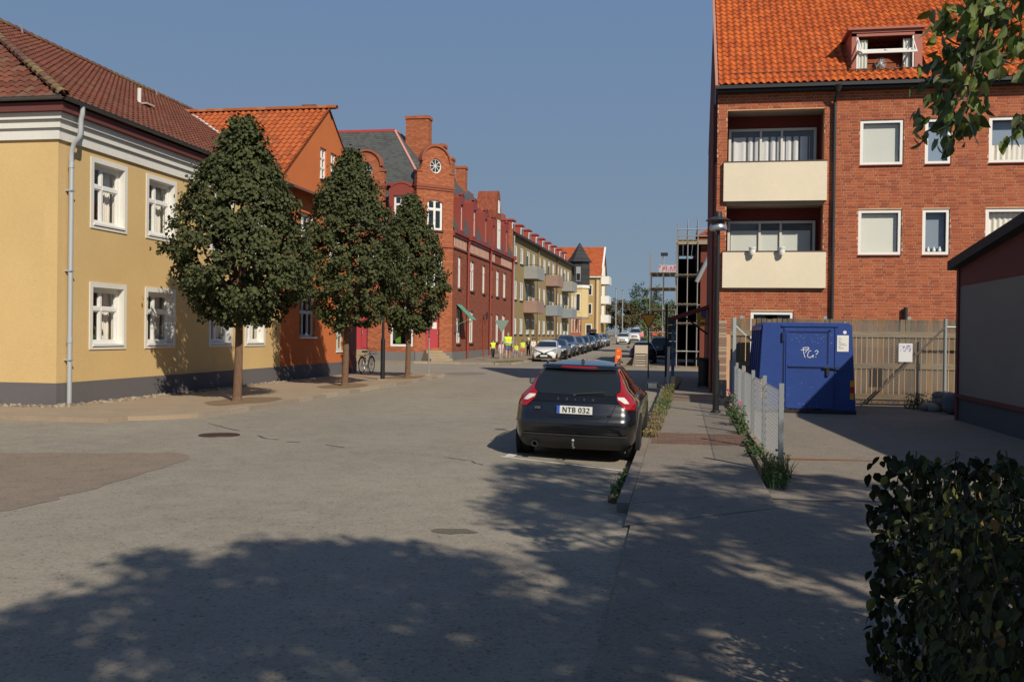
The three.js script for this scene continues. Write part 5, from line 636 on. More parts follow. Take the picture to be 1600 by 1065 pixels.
function leafMat(p, dir, size, jit = 0.9) {                    // leaf pointing roughly along dir, face turned randomly
  const d = dir.clone().add(V3(rr(-jit, jit), rr(-jit, jit), rr(-jit, jit))).normalize(); lq.setFromUnitVectors(V3(0, 1, 0), d); const q2 = new THREE.Quaternion().setFromAxisAngle(d, rr(0, 6.28)); return new THREE.Matrix4().compose(p, q2.multiply(lq), V3(size, size, size));
}
function leafFacing(p, n, size, jit) {                         // leaf blade whose face looks along n, tip hanging down a little
  const N = n.clone().add(V3(rr(-jit, jit), rr(-jit, jit), rr(-jit, jit))).normalize(); let t = V3(rr(-0.7, 0.7), -1, rr(-0.7, 0.7)); t.addScaledVector(N, -t.dot(N)).normalize(); const s = t.clone().cross(N).normalize(); const m = new THREE.Matrix4().makeBasis(s, t, N); m.scale(V3(size, size, size)); m.setPosition(p); return m;
}
const barkM = std(0.17, 0.1, 0.064, 0.95, { map: barkTex }), leafVC = new THREE.MeshStandardMaterial({ color: 0xffffff, roughness: 0.8, vertexColors: true, side: THREE.DoubleSide });
function limb(b, a, c, r0, r1, bend = 0.1) { const A = V3(...a), C = V3(...c), m = A.clone().lerp(C, 0.5).add(V3(rr(-bend, bend), rr(-bend, bend) * 0.5, rr(-bend, bend))), cv = new THREE.CatmullRomCurve3([A, m, C]), n = 6; let pr = cv.getPoint(0); for (let i = 1; i <= n; i++) { const q = cv.getPoint(i / n); b.cyl(pr.toArray(), q.toArray(), r0 + (r1 - r0) * (i - 1) / n, r0 + (r1 - r0) * i / n, 7); pr = q; } }
const greens = [[0.044, 0.055, 0.013], [0.04, 0.05, 0.012], [0.052, 0.063, 0.015], [0.036, 0.045, 0.012], [0.049, 0.06, 0.015], [0.062, 0.07, 0.017]];
const prof = [[0, 0.3], [0.07, 0.58], [0.2, 0.9], [0.33, 1], [0.5, 0.88], [0.66, 0.66], [0.8, 0.42], [0.92, 0.2], [1, 0.04]], radAt = t => { for (let i = 1; i < prof.length; i++) if (t <= prof[i][0]) { const [a, x] = prof[i - 1], [b, y] = prof[i]; return x + (y - x) * (t - a) / (b - a); } return 0; };
function streetTree(x, zf, label, { y0, y1, R, lean = [0, 0], seed: sd, n = 720, per = 42, ls = 0.1 }) {
  reseed(sd); const T = thing('street_tree', label, 'tree', [x, 0.09, zf], 0, 'street trees on the left pavement'), tb = new MB(), bb = new MB(), top = [lean[0] * 1.0, y0 + 1.2, lean[1]];
  let pr = [0, 0, 0]; for (let i = 1; i <= 8; i++) { const t = i / 8, q = [top[0] * t * t + 0.02 * Math.sin(t * 5), top[1] * t, top[2] * t]; tb.cyl(pr, q, 0.112 - 0.04 * (t - 0.125), 0.112 - 0.04 * t, 12); pr = q; } tb.cyl([0, -0.02, 0], [0, 0.12, 0], 0.14, 0.112, 12);
  part('trunk', tb.geo(0.8), barkM, T);
  for (let i = 0; i < 16; i++) { const a = rr(0, 6.28), t = rr(0.15, 0.9), r = R * radAt(t) * rr(0.5, 0.85), s = [top[0] * 0.9, Math.min(top[1], y0 + t * 1.2), top[2]]; limb(bb, s, [top[0] + r * Math.cos(a), y0 + (y1 - y0) * t, top[2] + r * Math.sin(a)], 0.05, 0.012, 0.25); } limb(bb, top, [top[0] * 1.2, y1 - 0.3, 0], 0.08, 0.01, 0.1); part('limbs', bb.geo(0.8), barkM, T);
  const mats = [], cols = [], H = y1 - y0;
  for (let c = 0; c < n; c++) {
    const t = Math.pow(rnd(), 0.85), a = rr(0, 6.283), lob = 0.88 + 0.2 * vn(a * 1.6 + 3, t * 5, 64, sd) + 0.1 * vn(a * 4, t * 12, 64, sd + 3), rad_ = R * radAt(t) * lob * (rnd() < 0.7 ? rr(0.8, 1.06) : rr(0.3, 0.85)); const ctr = V3(top[0] + rad_ * Math.cos(a), y0 + H * t + rr(-0.1, 0.1), top[2] + rad_ * Math.sin(a)), out = V3(Math.cos(a), 0.35 + 0.5 * (t - 0.3), Math.sin(a)).normalize(), cr = rr(0.14, 0.32);
    for (let k = 0; k < per; k++) { const p = ctr.clone().add(V3(rr(-1, 1), rr(-0.8, 0.8), rr(-1, 1)).normalize().multiplyScalar(cr * Math.sqrt(rnd()))); if (k % 7 === 0) p.addScaledVector(out, rr(0.03, 0.14)); mats.push(leafFacing(p, out.clone().add(V3(0, 0.2, 0)), ls * rr(0.55, 1.15), 1.1)); cols.push(greens[Math.floor(rnd() * 6)]); }
  }
  part('crown', bake(roundLeaf, mats, cols), leafVC, T); return T;
}
streetTree(-10.74, 22.04, 'trimmed dark green street tree before the yellow house, nearest the manhole', { y0: 1.95, y1: 6.85, R: 1.63, lean: [0.1, 0], seed: 11 });
streetTree(-10.66, 29.47, 'trimmed dark green street tree before the orange house', { y0: 1.9, y1: 7.45, R: 1.7, lean: [0.12, 0], seed: 12 });
streetTree(-10.5, 36.1, 'smaller trimmed street tree beside the thin pole at the side street', { y0: 1.85, y1: 7.05, R: 1.5, lean: [0.05, 0], seed: 13, n: 600 });
// big beech by the hedge: its crown shades the foreground, one branch hangs into view
{
  reseed(21); const T = thing('beech_tree', 'large leafy tree behind the hedge with one branch hanging down', 'tree', [5.6, 0.03, 0.6]);
  const shadeOutline = [[-7, 1.5], [-5.6, 3.4], [-4.16, 5.16], [-4.2, 5.7], [-4.28, 6.75], [-4.1, 7.2], [-3.86, 7.66], [-3.3, 7.85], [-2.53, 7.85], [-2.06, 7.7], [-1.68, 7.4], [-1.29, 7.35], [-1.2, 7.7], [-1.5, 8.5], [-2.1, 10.4], [-2.74, 13.2], [-2.05, 13.5], [-0.6, 12.9], [1.1, 13.2], [3.2, 13.0], [8, 12], [9, 2], [2, -2], [-4, 0]];  // ground outline of the foreground shade; the unseen crown is cut to cast it
  const inside = (x, z) => { let c = false; for (let i = 0, j = shadeOutline.length - 1; i < shadeOutline.length; j = i++) { const [xi, zi] = shadeOutline[i], [xj, zj] = shadeOutline[j]; if ((zi > z) !== (zj > z) && x < (xj - xi) * (z - zi) / (zj - zi) + xi) c = !c; } return c; };
  const tb = new MB(); limb(tb, [0, 0, 0], [-0.2, 3.2, 0.1], 0.27, 0.2, 0.05); part('trunk', tb.geo(0.8), barkM, T); const bb = new MB(), mats = [], cols = [], blobs = [[-2.7, 6.4, 2.3, 3.6, 2.5, 3.2], [0.6, 6.7, -1.8, 3.3, 2.7, 3.2], [-0.6, 6.8, 0.4, 3.2, 2.6, 3], [-4.4, 7.0, 4.6, 3.4, 2.6, 3.4]];  // last blob added out of view to darken the near left corner
  for (const [x, y, z] of blobs) for (let i = 0; i < 7; i++) limb(bb, [-0.2, rr(2.6, 3.4), 0.1], [x + rr(-2, 2), y + rr(-1, 1.6), z + rr(-2, 2)], 0.11, 0.02, 0.4); 
  for (let c = 0; c < 4000; c++) { const [x, y, z, rx, ry, rz] = blobs[c % 4], d = V3(rr(-1, 1), rr(-1, 1), rr(-1, 1)).normalize(), k = Math.cbrt(rr(0.2, 1)), p = V3(x + d.x * rx * k, y + d.y * ry * k, z + d.z * rz * k), wx = p.x + 5.6, wz = 0.6 - p.z, gx = wx - 0.83 * p.y, gz = wz + 1.08 * p.y; const jx = 0.9 * (fbm(gx * 0.05 + 0.5, gz * 0.05 + 0.5, 16, 3, 5) - 0.5), jz = 0.9 * (fbm(gx * 0.05 + 0.2, gz * 0.05 + 0.1, 16, 3, 15) - 0.5); if (!inside(gx + jx, gz + jz)) continue; if (fbm(gx * 0.04 + 0.5, gz * 0.04 + 0.5, 64, 2, 7) < (gx > 0 && gx < 1.9 && gz > 4.6 && gz < 7.6 ? 0.56 : gx > -1.75 && gx < -0.45 && gz > 7.7 && gz < 9.3 ? 0.62 : gx > -0.6 ? 0.42 : 0.43)) continue;
    const cz = -wx * 0.174 + wz * 0.985, cx = wx * 0.985 + wz * 0.174; if (cz > 0.5 && cx / cz < 0.62 && (p.y + 0.03 - 1.8) / cz < 0.42) continue; const cr = rr(0.22, 0.42); for (let q = 0; q < 24; q++) { const o = p.clone().add(V3(rr(-1, 1), rr(-0.6, 0.6), rr(-1, 1)).normalize().multiplyScalar(cr * Math.sqrt(rnd()))); mats.push(leafFacing(o, V3(0.2, 1, 0.2), rr(0.075, 0.115), 0.9)); cols.push(greens[Math.floor(rnd() * 6)]); } }
  part('crown', bake(roundLeaf, mats, cols), leafVC, T);
  // the hanging branch: twigs at about 4.6 m, leaves one by one
  const W2 = (u, v, dist) => { const dx = (u - 800) / 1500, dy = -(v - 532.5) / 1500; const q = V3(dx, dy, -1).multiplyScalar(dist).applyQuaternion(camera.quaternion).add(camera.position); return q.sub(T.position); };
  camera.updateMatrixWorld(); const twigs = [[[1680, -60], [1590, -20], [1548, 30], [1525, 80], [1517, 130], [1508, 175], [1490, 208]], [[1600, -40], [1560, 0], [1520, 10], [1485, 18], [1470, 30]], [[1548, 30], [1515, 60], [1480, 90], [1456, 112]], [[1525, 80], [1495, 110], [1470, 140], [1460, 160]], [[1650, 60], [1600, 80], [1565, 88], [1540, 95]], [[1650, 20], [1600, 30], [1570, 45], [1550, 70]], [[1510, 165], [1485, 185], [1465, 195], [1450, 205]], [[1660, 170], [1620, 175], [1595, 185], [1585, 200]], [[1590, -20], [1560, -15], [1530, -10], [1500, 0]], [[1517, 130], [1500, 140], [1488, 160], [1480, 180]], [[1548, 30], [1540, 60], [1500, 70], [1480, 60]]];
  const lf = leafGeo(1, 0.6, 0.22, 4), lm = [], lt = [], pal = [[0.055, 0.085, 0.014], [0.075, 0.11, 0.017], [0.045, 0.065, 0.013], [0.1, 0.14, 0.02], [0.16, 0.17, 0.022], [0.035, 0.05, 0.012]];
  limb(bb, [-0.2, 3.1, 0.1], W2(1680, -60, 4.6).toArray(), 0.06, 0.012, 0.3);
  twigs.forEach((tw, i) => { const dd = 4.6 + (i % 4) * 0.12, cv = new THREE.CatmullRomCurve3(tw.map(([u, v]) => W2(u, v, dd))), L = cv.getLength(); bb.tube(tw.map(([u, v]) => W2(u, v, dd).toArray()), 0.0045, 5, 16); const n = Math.round(L / 0.0085); for (let k = 0; k < n; k++) { const t = (k + rnd()) / n, p = cv.getPoint(t).add(V3(rr(-0.09, 0.09), rr(-0.08, 0.05), rr(-0.1, 0.1))); const s = rr(0.06, 0.095); lm.push(leafMat(p, V3(rr(-0.6, 0.3), -0.9, rr(-0.5, 0.5)), s, 0.55)); lt.push(rnd() < 0.86 ? Math.floor(rnd() * 4) : 4 + Math.floor(rnd() * 2)); } });
  const br = part('branches', bb.geo(0.8), std(0.09, 0.065, 0.045, 0.9), T); scatterPieces(br, 'leaf', lf, lm, lt, pal, 0.42, 300, 0.35);
}
// clipped beech hedge beside the camera
{
  reseed(41); const Hd = thing('hedge', 'clipped dark green hedge with a few yellowing leaves beside the pavement', 'hedge', [1.0, 0.03, 5.4]);
  const D = 5.6, Wd = 1.4, Ht = 1.16, lf = leafGeo(1, 0.62, 0.2, 4), mats = [], tn = [], pal = [[0.022, 0.03, 0.007], [0.03, 0.04, 0.009], [0.017, 0.022, 0.006], [0.05, 0.058, 0.011], [0.15, 0.14, 0.018], [0.2, 0.1, 0.03]];
  const core = new MB(); for (let i = 0; i < 90; i++) { const x = rr(0.15, Wd - 0.15), z = rr(0.1, D); limb(core, [x, 0, z], [x + rr(-0.25, 0.25), rr(0.7, Ht - 0.1), z + rr(-0.3, 0.3)], 0.012, 0.004, 0.12); } part('stems', core.geo(), std(0.06, 0.045, 0.032, 0.95), Hd);
  const bump = (a, b) => 0.24 * (fbm(a * 0.11 + 0.3, b * 0.13 + 0.2, 8, 3, 55) - 0.5) * 2;
  const put = (p, n, s) => { mats.push(leafFacing(p, n, s, 0.85)); const q = rnd(); tn.push(q < 0.92 ? Math.floor(rnd() * 4) : q < 0.98 ? 4 : 5); };
  for (let i = 0; i < 7600; i++) { const z = rr(-0.02, D), y = rr(0.04, Ht), d = Math.pow(rnd(), 1.7) * 0.38; put(V3(-bump(z, y) + d + 0.16 * Math.pow(y / Ht, 5), y, z), V3(-1, 0.35, 0.1), rr(0.032, 0.068)); }
  for (let i = 0; i < 5200; i++) { const z = rr(-0.05, D), x = rr(0, Wd), d = Math.pow(rnd(), 1.7) * 0.3; put(V3(x, Ht + bump(x * 2, z) * 0.9 - d - 0.16 * Math.pow(1 - x / Wd, 7) - 0.14 * Math.pow(1 - clamp(z / 0.8), 4), z), V3(0, 1, 0.2), rr(0.034, 0.07)); }
  const sh = new MB(); for (let i = 0; i < 22; i++) { const x = rr(0.02, Wd * 0.8), z = rr(0.0, D * 0.6), h = rr(0.04, 0.13), y0 = Ht - 0.16, lx = rr(-0.12, 0.1); sh.bar([x, y0 - 0.25, z], [x + lx, y0 + h + 0.14, z], 0.005); for (let k = 0; k < 15; k++) { const t = k / 14; put(V3(x + lx * t + rr(-0.03, 0.03), y0 + (h + 0.14) * t, z + rr(-0.03, 0.03)), V3(rr(-1, 0.4), 0.6, rr(-0.5, 0.5)), rr(0.04, 0.075)); } }
  part('shoots', sh.geo(), std(0.07, 0.055, 0.03, 0.9), Hd).userData.kind = 'stuff';
  for (let i = 0; i < 1800; i++) { const x = rr(0, Wd), y = rr(0.04, Ht), d = Math.pow(rnd(), 1.7) * 0.35; put(V3(x, y, bump(x, y) + d), V3(0, 0.3, -1), rr(0.05, 0.085)); }
  for (let i = 0; i < 1500; i++) put(V3(rr(0.1, Wd), rr(0.05, Ht - 0.1), rr(0.1, D)), V3(-0.5, 0.5, 0), rr(0.06, 0.09));
  scatterPieces(Hd, 'leaf', lf, mats, tn, pal, 0.5, 300);
}
// weeds and grass tufts
{
  const bl = (() => { const b = new MB(); b.tri([-0.012, 0, 0], [0.012, 0, 0], [0.008, 0.55, 0.05]); b.tri([-0.012, 0, 0], [0.008, 0.55, 0.05], [-0.008, 0.55, 0.05]); b.tri([-0.008, 0.55, 0.05], [0.008, 0.55, 0.05], [0, 1, 0.28]); return mergeVertices(b.geo()); })();
  const weed = (x, y, zf, r, h, nb, nl, label, pal, flowers) => { const W = thing('weed', label, 'plant', [x, y, zf], 0, 'weeds along the pavement edges'), m = [], c = [], m2 = [], c2 = []; for (let i = 0; i < nb; i++) { const a = rr(0, 6.28), d = r * Math.sqrt(rnd()), q = new THREE.Quaternion().setFromEuler(new THREE.Euler(rr(-0.5, 0.5), rr(0, 6.28), rr(-0.5, 0.5))); const s = h * rr(0.5, 1.1); m.push(new THREE.Matrix4().compose(V3(d * Math.cos(a), 0, d * 2.2 * Math.sin(a)), q, V3(Math.max(0.5, s * 1.5), s, s))); c.push(pal[Math.floor(rnd() * pal.length)]); } if (nb) part('blades', bake(bl, m, c), leafVC, W); for (let i = 0; i < nl; i++) { const a = rr(0, 6.28), d = r * Math.sqrt(rnd()); m2.push(leafFacing(V3(d * Math.cos(a), rr(0.02, h), d * 2.2 * Math.sin(a)), V3(rr(-0.6, 0.6), 1, rr(-0.2, 0.9)), rr(0.03, 0.06), 0.8)); c2.push(pal[Math.floor(rnd() * pal.length)]); } if (nl) part('leaves', bake(roundLeaf, m2, c2), leafVC, W); for (let i = 0; i < (flowers || 0); i++) { const f = new THREE.IcosahedronGeometry(0.035, 0); part('flower', f, std(0.5, 0.12, 0.24, 0.8), W, [rr(-r, r), h * rr(0.9, 1.15), rr(-r, r)]); } return W; };
  const g1 = [[0.1, 0.11, 0.025], [0.14, 0.13, 0.035], [0.08, 0.1, 0.02], [0.17, 0.14, 0.05]], g2 = [[0.045, 0.085, 0.018], [0.06, 0.1, 0.02], [0.035, 0.065, 0.015]], dry = [[0.2, 0.14, 0.06], [0.15, 0.11, 0.04], [0.1, 0.09, 0.03]]; reseed(61);
  const k = 'tuft of grass growing from the right kerb joint beside the parked black car';
  for (const [x, z, r, h, p] of [[-0.35, 29.5, 0.18, 0.3, g1], [-0.38, 27.4, 0.2, 0.3, g1], [-0.4, 25.3, 0.2, 0.32, g1], [-0.42, 23.2, 0.2, 0.3, g2], [-0.44, 21.2, 0.18, 0.26, g1], [-0.46, 19.4, 0.16, 0.22, dry], [-0.47, 17.9, 0.15, 0.18, dry], [-0.5, 16.6, 0.13, 0.15, dry]]) weed(x, 0.085, z, r, h, 90, 40, k, p);
  for (const [x, z, r, h, p] of [[-0.66, 13.2, 0.09, 0.13, dry], [-0.68, 12.3, 0.1, 0.17, g2], [-0.69, 11.4, 0.12, 0.16, g2], [-0.7, 10.7, 0.08, 0.1, dry]]) weed(x, camber(x, z), z, r, h, 60, 50, 'small green weed in the road gutter below the kerb', p);
  const k2 = 'weed with leafy stems along the foot of the chain-link fence'; for (const [x, z, r, h, nb, nl] of [[1.1, 21.4, 0.12, 0.5, 20, 150], [1.1, 19.2, 0.16, 0.4, 30, 200], [1.1, 17.6, 0.12, 0.25, 30, 90], [1.08, 15.6, 0.1, 0.14, 30, 50], [1.09, 14.3, 0.13, 0.2, 40, 80]]) weed(x, 0.085, z, r, h, nb, nl, z > 18 ? 'leafy weed with pink flowers at the foot of the chain-link fence' : k2, g2, z > 18 ? 3 : 0).userData.group = 'weeds along the pavement edges';
  weed(1.2, 0.04, 12.5, 0.17, 0.34, 220, 90, 'tall bushy grass clump at the near end post of the chain-link fence', g1); weed(1.12, 0.04, 11.8, 0.14, 0.18, 120, 60, 'low dark weed clump in front of the near end post', g2);
  for (let i = 0; i < 4; i++) weed(5.9 + i * 0.3, 0.03, 26.0 - 0.1 * i, 0.22, 0.4, 60, 110, 'dark weed clump growing before the plank fence corner', [[0.03, 0.04, 0.015], [0.05, 0.06, 0.02]]); for (let i = 0; i < 5; i++) weed(-11 + 0.15 * i, 0.1, 58 + i * 0.9, 0.3, 0.09, 130, 0, 'short grass on the corner verge by the white parked car', g1);
  for (let i = 0; i < 4; i++) weed(-3 + i * 1.3, 0.06, 55.2, 0.35, 0.12, 90, 0, 'dry grass strip at the foot of the scaffold', [[0.22, 0.15, 0.06], [0.17, 0.14, 0.05]]);
}
// trees at the far end of the street
{
  const far = (x, zf, h, R, pal, label, sd) => { reseed(sd); const T = thing('distant_tree', label, 'tree', [x, elev(zf), zf], 0, 'trees at the far end of the street'), tb = new MB(); tb.cyl([0, 0, 0], [0, h * 0.5, 0], 0.25, 0.15, 8); for (let i = 0; i < 6; i++) limb(tb, [0, h * 0.3, 0], [rr(-R, R) * 0.6, h * rr(0.5, 0.9), rr(-R, R) * 0.6], 0.12, 0.03); part('trunk', tb.geo(), barkM, T); const m = [], c = []; for (let k = 0; k < 150; k++) { const d = V3(rr(-1, 1), rr(-1, 1), rr(-1, 1)).normalize(), q = Math.cbrt(rr(0.25, 1)) * (0.8 + 0.35 * vn(d.x * 3 + 9, d.y * 3 + d.z * 2 + 9, 32, sd)), ctr = V3(d.x * R * q, h * 0.56 + d.y * h * 0.42 * q, d.z * R * q), dd = 0; for (let j = 0; j < 22; j++) { m.push(leafFacing(ctr.clone().add(V3(rr(-0.6, 0.6), rr(-0.5, 0.5), rr(-0.6, 0.6))), d.clone().add(V3(0, 0.5, 0)), rr(0.25, 0.42), 0.8)); c.push(pal[Math.floor(rnd() * pal.length)]); } } part('crown', bake(roundLeaf, m, c), leafVC, T); };
  const a = [[0.045, 0.07, 0.02], [0.06, 0.085, 0.022], [0.075, 0.1, 0.028]], b = [[0.08, 0.06, 0.022], [0.06, 0.06, 0.02], [0.1, 0.07, 0.025]], d = [[0.03, 0.055, 0.022], [0.04, 0.065, 0.025]];
  far(-19, 205, 9, 4.2, b, 'brownish tree behind the yellow end house', 1); far(-12.5, 200, 8, 4, b, 'brown-green tree beside the tall lamp posts', 2); far(-8, 215, 9, 4.5, a, 'green rounded tree in the middle of the far end', 3); far(-3.5, 195, 7.6, 3.8, a, 'bright green tree above the far white van', 4); far(1, 205, 8, 4, a, 'green tree behind the yield sign', 5); far(5, 200, 7.5, 4, b, 'olive tree behind the scaffold', 6); far(-10, 270, 15, 5.5, d, 'tall dark tree rising behind the others', 7); far(-27, 230, 11, 5, a, 'green tree behind the tan block', 8);
  const hg = (x, zf, w, h, label) => { const T = thing('distant_bush', label, 'bush', [x, elev(zf), zf]), m = [], c = []; for (let k = 0; k < 900; k++) { m.push(leafFacing(V3(rr(-w, w), rr(0, h), rr(-2, 2)), V3(0, 0.6, 1), rr(0.2, 0.35), 0.8)); c.push(a[Math.floor(rnd() * 3)]); } part('foliage', bake(roundLeaf, m, c), leafVC, T); };
  hg(-4, 150, 2.4, 3.4, 'green bush beside the far white van'); hg(-17, 185, 3, 3.5, 'dark bush at the foot of the far lamp posts');
}
// ------------------------------------------------------------ cars: horizontal slices lofted upwards; panes, lamps and trim are thin pieces lying on that skin
const font = await new FontLoader().loadAsync('fonts/droid/droid_sans_bold.typeface.json');
const textGeo = (s, size, depth = 0.004) => { const g = new TextGeometry(s, { font, size, depth, curveSegments: 4, bevelEnabled: false }); g.computeBoundingBox(); g.translate(-(g.boundingBox.min.x + g.boundingBox.max.x) / 2, 0, 0); return g; };
// spec rows: [y, zFront, zRear, halfWidth, cornerX, cornerZfront, cornerZrear, bowFront, bowRear]; front is -z
function carSkin(rows) {
  const n = rows.length, cr = (a, b, c, d, t) => { const m = (c - a) * 0.5, q = (d - b) * 0.5, t2 = t * t, t3 = t2 * t; return (2 * t3 - 3 * t2 + 1) * b + (t3 - 2 * t2 + t) * m + (-2 * t3 + 3 * t2) * c + (t3 - t2) * q; };
  const row = r => { r = clamp(r, 0, n - 1); const i = Math.min(n - 2, Math.floor(r)), t = r - i, g = k => rows[clamp(k, 0, n - 1)]; const o = g(i).map((_, k) => cr(g(i - 1)[k], g(i)[k], g(i + 1)[k], g(i + 2)[k], t)); return o; };
  const rOf = y => { let lo = 0, hi = n - 1; for (let k = 0; k < 30; k++) { const m = (lo + hi) / 2; if (row(m)[0] < y) lo = m; else hi = m; } return (lo + hi) / 2; };
  // c: 0-1 front centre to corner, 1-2 front corner, 2-3 side, 3-4 rear corner, 4-5 rear corner to centre
  const at = (r, c, s = 1) => { const [y, zf, zr, W, rx, rf, rb, bf, bb] = row(r); let x, z; const wi = W - rx; if (c <= 1) { x = wi * c; z = zf + bf * c * c; } else if (c <= 2) { const a = (c - 1) * Math.PI / 2; x = wi + rx * Math.sin(a); z = zf + bf + rf * (1 - Math.cos(a)); } else if (c <= 3) { x = W; const a = zf + bf + rf, b = zr - bb - rb; z = a + (b - a) * (c - 2); const k = (c - 2) * 2 - 1; x = W - 0.02 * k * k * k * k; } else if (c <= 4) { const a = (4 - c) * Math.PI / 2; x = wi + rx * Math.sin(a) - 0.02 * Math.sin(a); z = zr - bb - rb * (1 - Math.cos(a)); } else { const u = 5 - c; x = wi * u; z = zr - bb * u * u; } return V3(x * s, y, z); };
  const normal = (r, c, s) => { const e = 0.02, a = at(r, c + e, s).sub(at(r, c - e, s)), b = at(Math.min(r + e, n - 1), c, s).sub(at(Math.max(r - e, 0), c, s)); const m = a.cross(b).normalize(); if (m.x * s < -0.2 || (Math.abs(m.x) < 0.2 && (c < 1.5 ? m.z > 0 : c > 3.5 ? m.z < 0 : m.y < 0))) m.negate(); return m; };
  const body = () => { const cs = []; for (let k = 0; k <= 5; k++) cs.push(k / 6); for (let k = 0; k <= 5; k++) cs.push(1 + k / 6); for (let k = 0; k < 14; k++) cs.push(2 + k / 14); for (let k = 0; k < 6; k++) cs.push(3 + k / 6); for (let k = 0; k <= 6; k++) cs.push(4 + k / 6); const sub = 4, R = (n - 1) * sub + 1, full = [...cs.map(c => [c, 1]), ...cs.slice(1, -1).reverse().map(c => [c, -1])], m = full.length, p = [], id = []; for (let j = 0; j < R; j++) for (const [c, s] of full) { const v = at(j / sub, c, s); p.push(v.x, v.y, v.z); } for (let j = 0; j < R - 1; j++) for (let i = 0; i < m; i++) { const a = j * m + i, b = j * m + (i + 1) % m; id.push(a, a + m, b, b, a + m, b + m); } const tc = p.length / 3, tr = row(n - 1), br = row(0); p.push(0, tr[0], (tr[1] + tr[2]) / 2, 0, br[0], (br[1] + br[2]) / 2); for (let i = 0; i < m; i++) { const a = (R - 1) * m + i, b = (R - 1) * m + (i + 1) % m; id.push(a, tc, b); id.push(i, (i + 1) % m, tc + 1); } const g = new THREE.BufferGeometry(); g.setAttribute('position', new THREE.Float32BufferAttribute(p, 3)); g.setIndex(id); g.computeVertexNormals(); return g; };
  // patch between c0(y) and c1(y); pts [[y, c0, c1], ...] bottom to top
  const patch = (pts, off = 0.004, s = 1, nc = 10, both = false) => { const nr = 4, p = [], id = [], rowsP = []; for (let i = 0; i < pts.length - 1; i++) for (let k = 0; k < nr + (i === pts.length - 2 ? 1 : 0); k++) { const t = k / nr; rowsP.push(pts[i].map((v, q) => v + (pts[i + 1][q] - v) * t)); } const rowsQ = rowsP.map(([y, a, b]) => [rOf(y), a, b]); for (const [r, a, b] of rowsQ) for (let k = 0; k <= nc; k++) { const c = a + (b - a) * k / nc, v = at(r, c, s).addScaledVector(normal(r, c, s), off); p.push(v.x, v.y, v.z); } const m = nc + 1; for (let j = 0; j < rowsQ.length - 1; j++) for (let i = 0; i < nc; i++) { const a = j * m + i; id.push(a, a + m, a + 1, a + 1, a + m, a + m + 1); } const g = new THREE.BufferGeometry(); g.setAttribute('position', new THREE.Float32BufferAttribute(p, 3)); g.setAttribute('uv', new THREE.Float32BufferAttribute(new Float32Array(p.length / 3 * 2), 2)); g.setIndex(id); g.computeVertexNormals(); return g; };
  const both = (pts, off, nc) => mergeGeometries([patch(pts, off, 1, nc), patch(pts, off, -1, nc)]);
  return { at, body, patch, both, rOf, normal };
}
const CM = { glass: phys(0.012, 0.014, 0.016, 0.04, { clearcoat: 1, clearcoatRoughness: 0.02 }), tyre: std(0.022, 0.021, 0.02, 0.85), rim: std(0.42, 0.43, 0.44, 0.32, { metalness: 0.85 }), lamp: phys(0.55, 0.57, 0.6, 0.12, { clearcoat: 1, metalness: 0.5 }), red: phys(0.3, 0.008, 0.007, 0.15, { clearcoat: 1 }), plastic: std(0.02, 0.02, 0.021, 0.6), plate: std(0.66, 0.66, 0.63, 0.5), blue: std(0.03, 0.09, 0.4, 0.5), chrome: std(0.6, 0.6, 0.6, 0.15, { metalness: 1 }), arch: std(0.008, 0.008, 0.008, 0.95) };
const paint = (r, g, b, met = 0.3) => phys(r, g, b, 0.32, { metalness: met, clearcoat: 1, clearcoatRoughness: 0.04 });
const tyreGeo = r => lathe([[r * 0.64, -0.1], [r * 0.94, -0.105], [r, -0.085], [r, -0.03], [r * 0.985, -0.028], [r * 0.985, -0.02], [r, -0.018], [r, 0.018], [r * 0.985, 0.02], [r * 0.985, 0.028], [r, 0.03], [r, 0.085], [r * 0.94, 0.105], [r * 0.64, 0.1]], 28).rotateZ(Math.PI / 2);
const rimGeo = r => { const b = new MB(); b.add(lathe([[r * 0.64, -0.095], [r * 0.66, 0.098], [r * 0.6, 0.1], [r * 0.58, 0.05], [r * 0.57, -0.09]], 28)); for (let k = 0; k < 5; k++) { const a = k / 5 * 6.283; b.bar([0, 0.07, 0], [r * 0.6 * Math.cos(a), 0.085, r * 0.6 * Math.sin(a)], 0.07, 0.03); } b.cyl([0, 0.03, 0], [0, 0.095, 0], 0.06, 0.05, 12); b.cyl([0, 0.0, 0], [0, 0.01, 0], r * 0.55, r * 0.55, 16); const g = b.geo(0.6); g.rotateZ(-Math.PI / 2); return g; };
const protoCache = {};
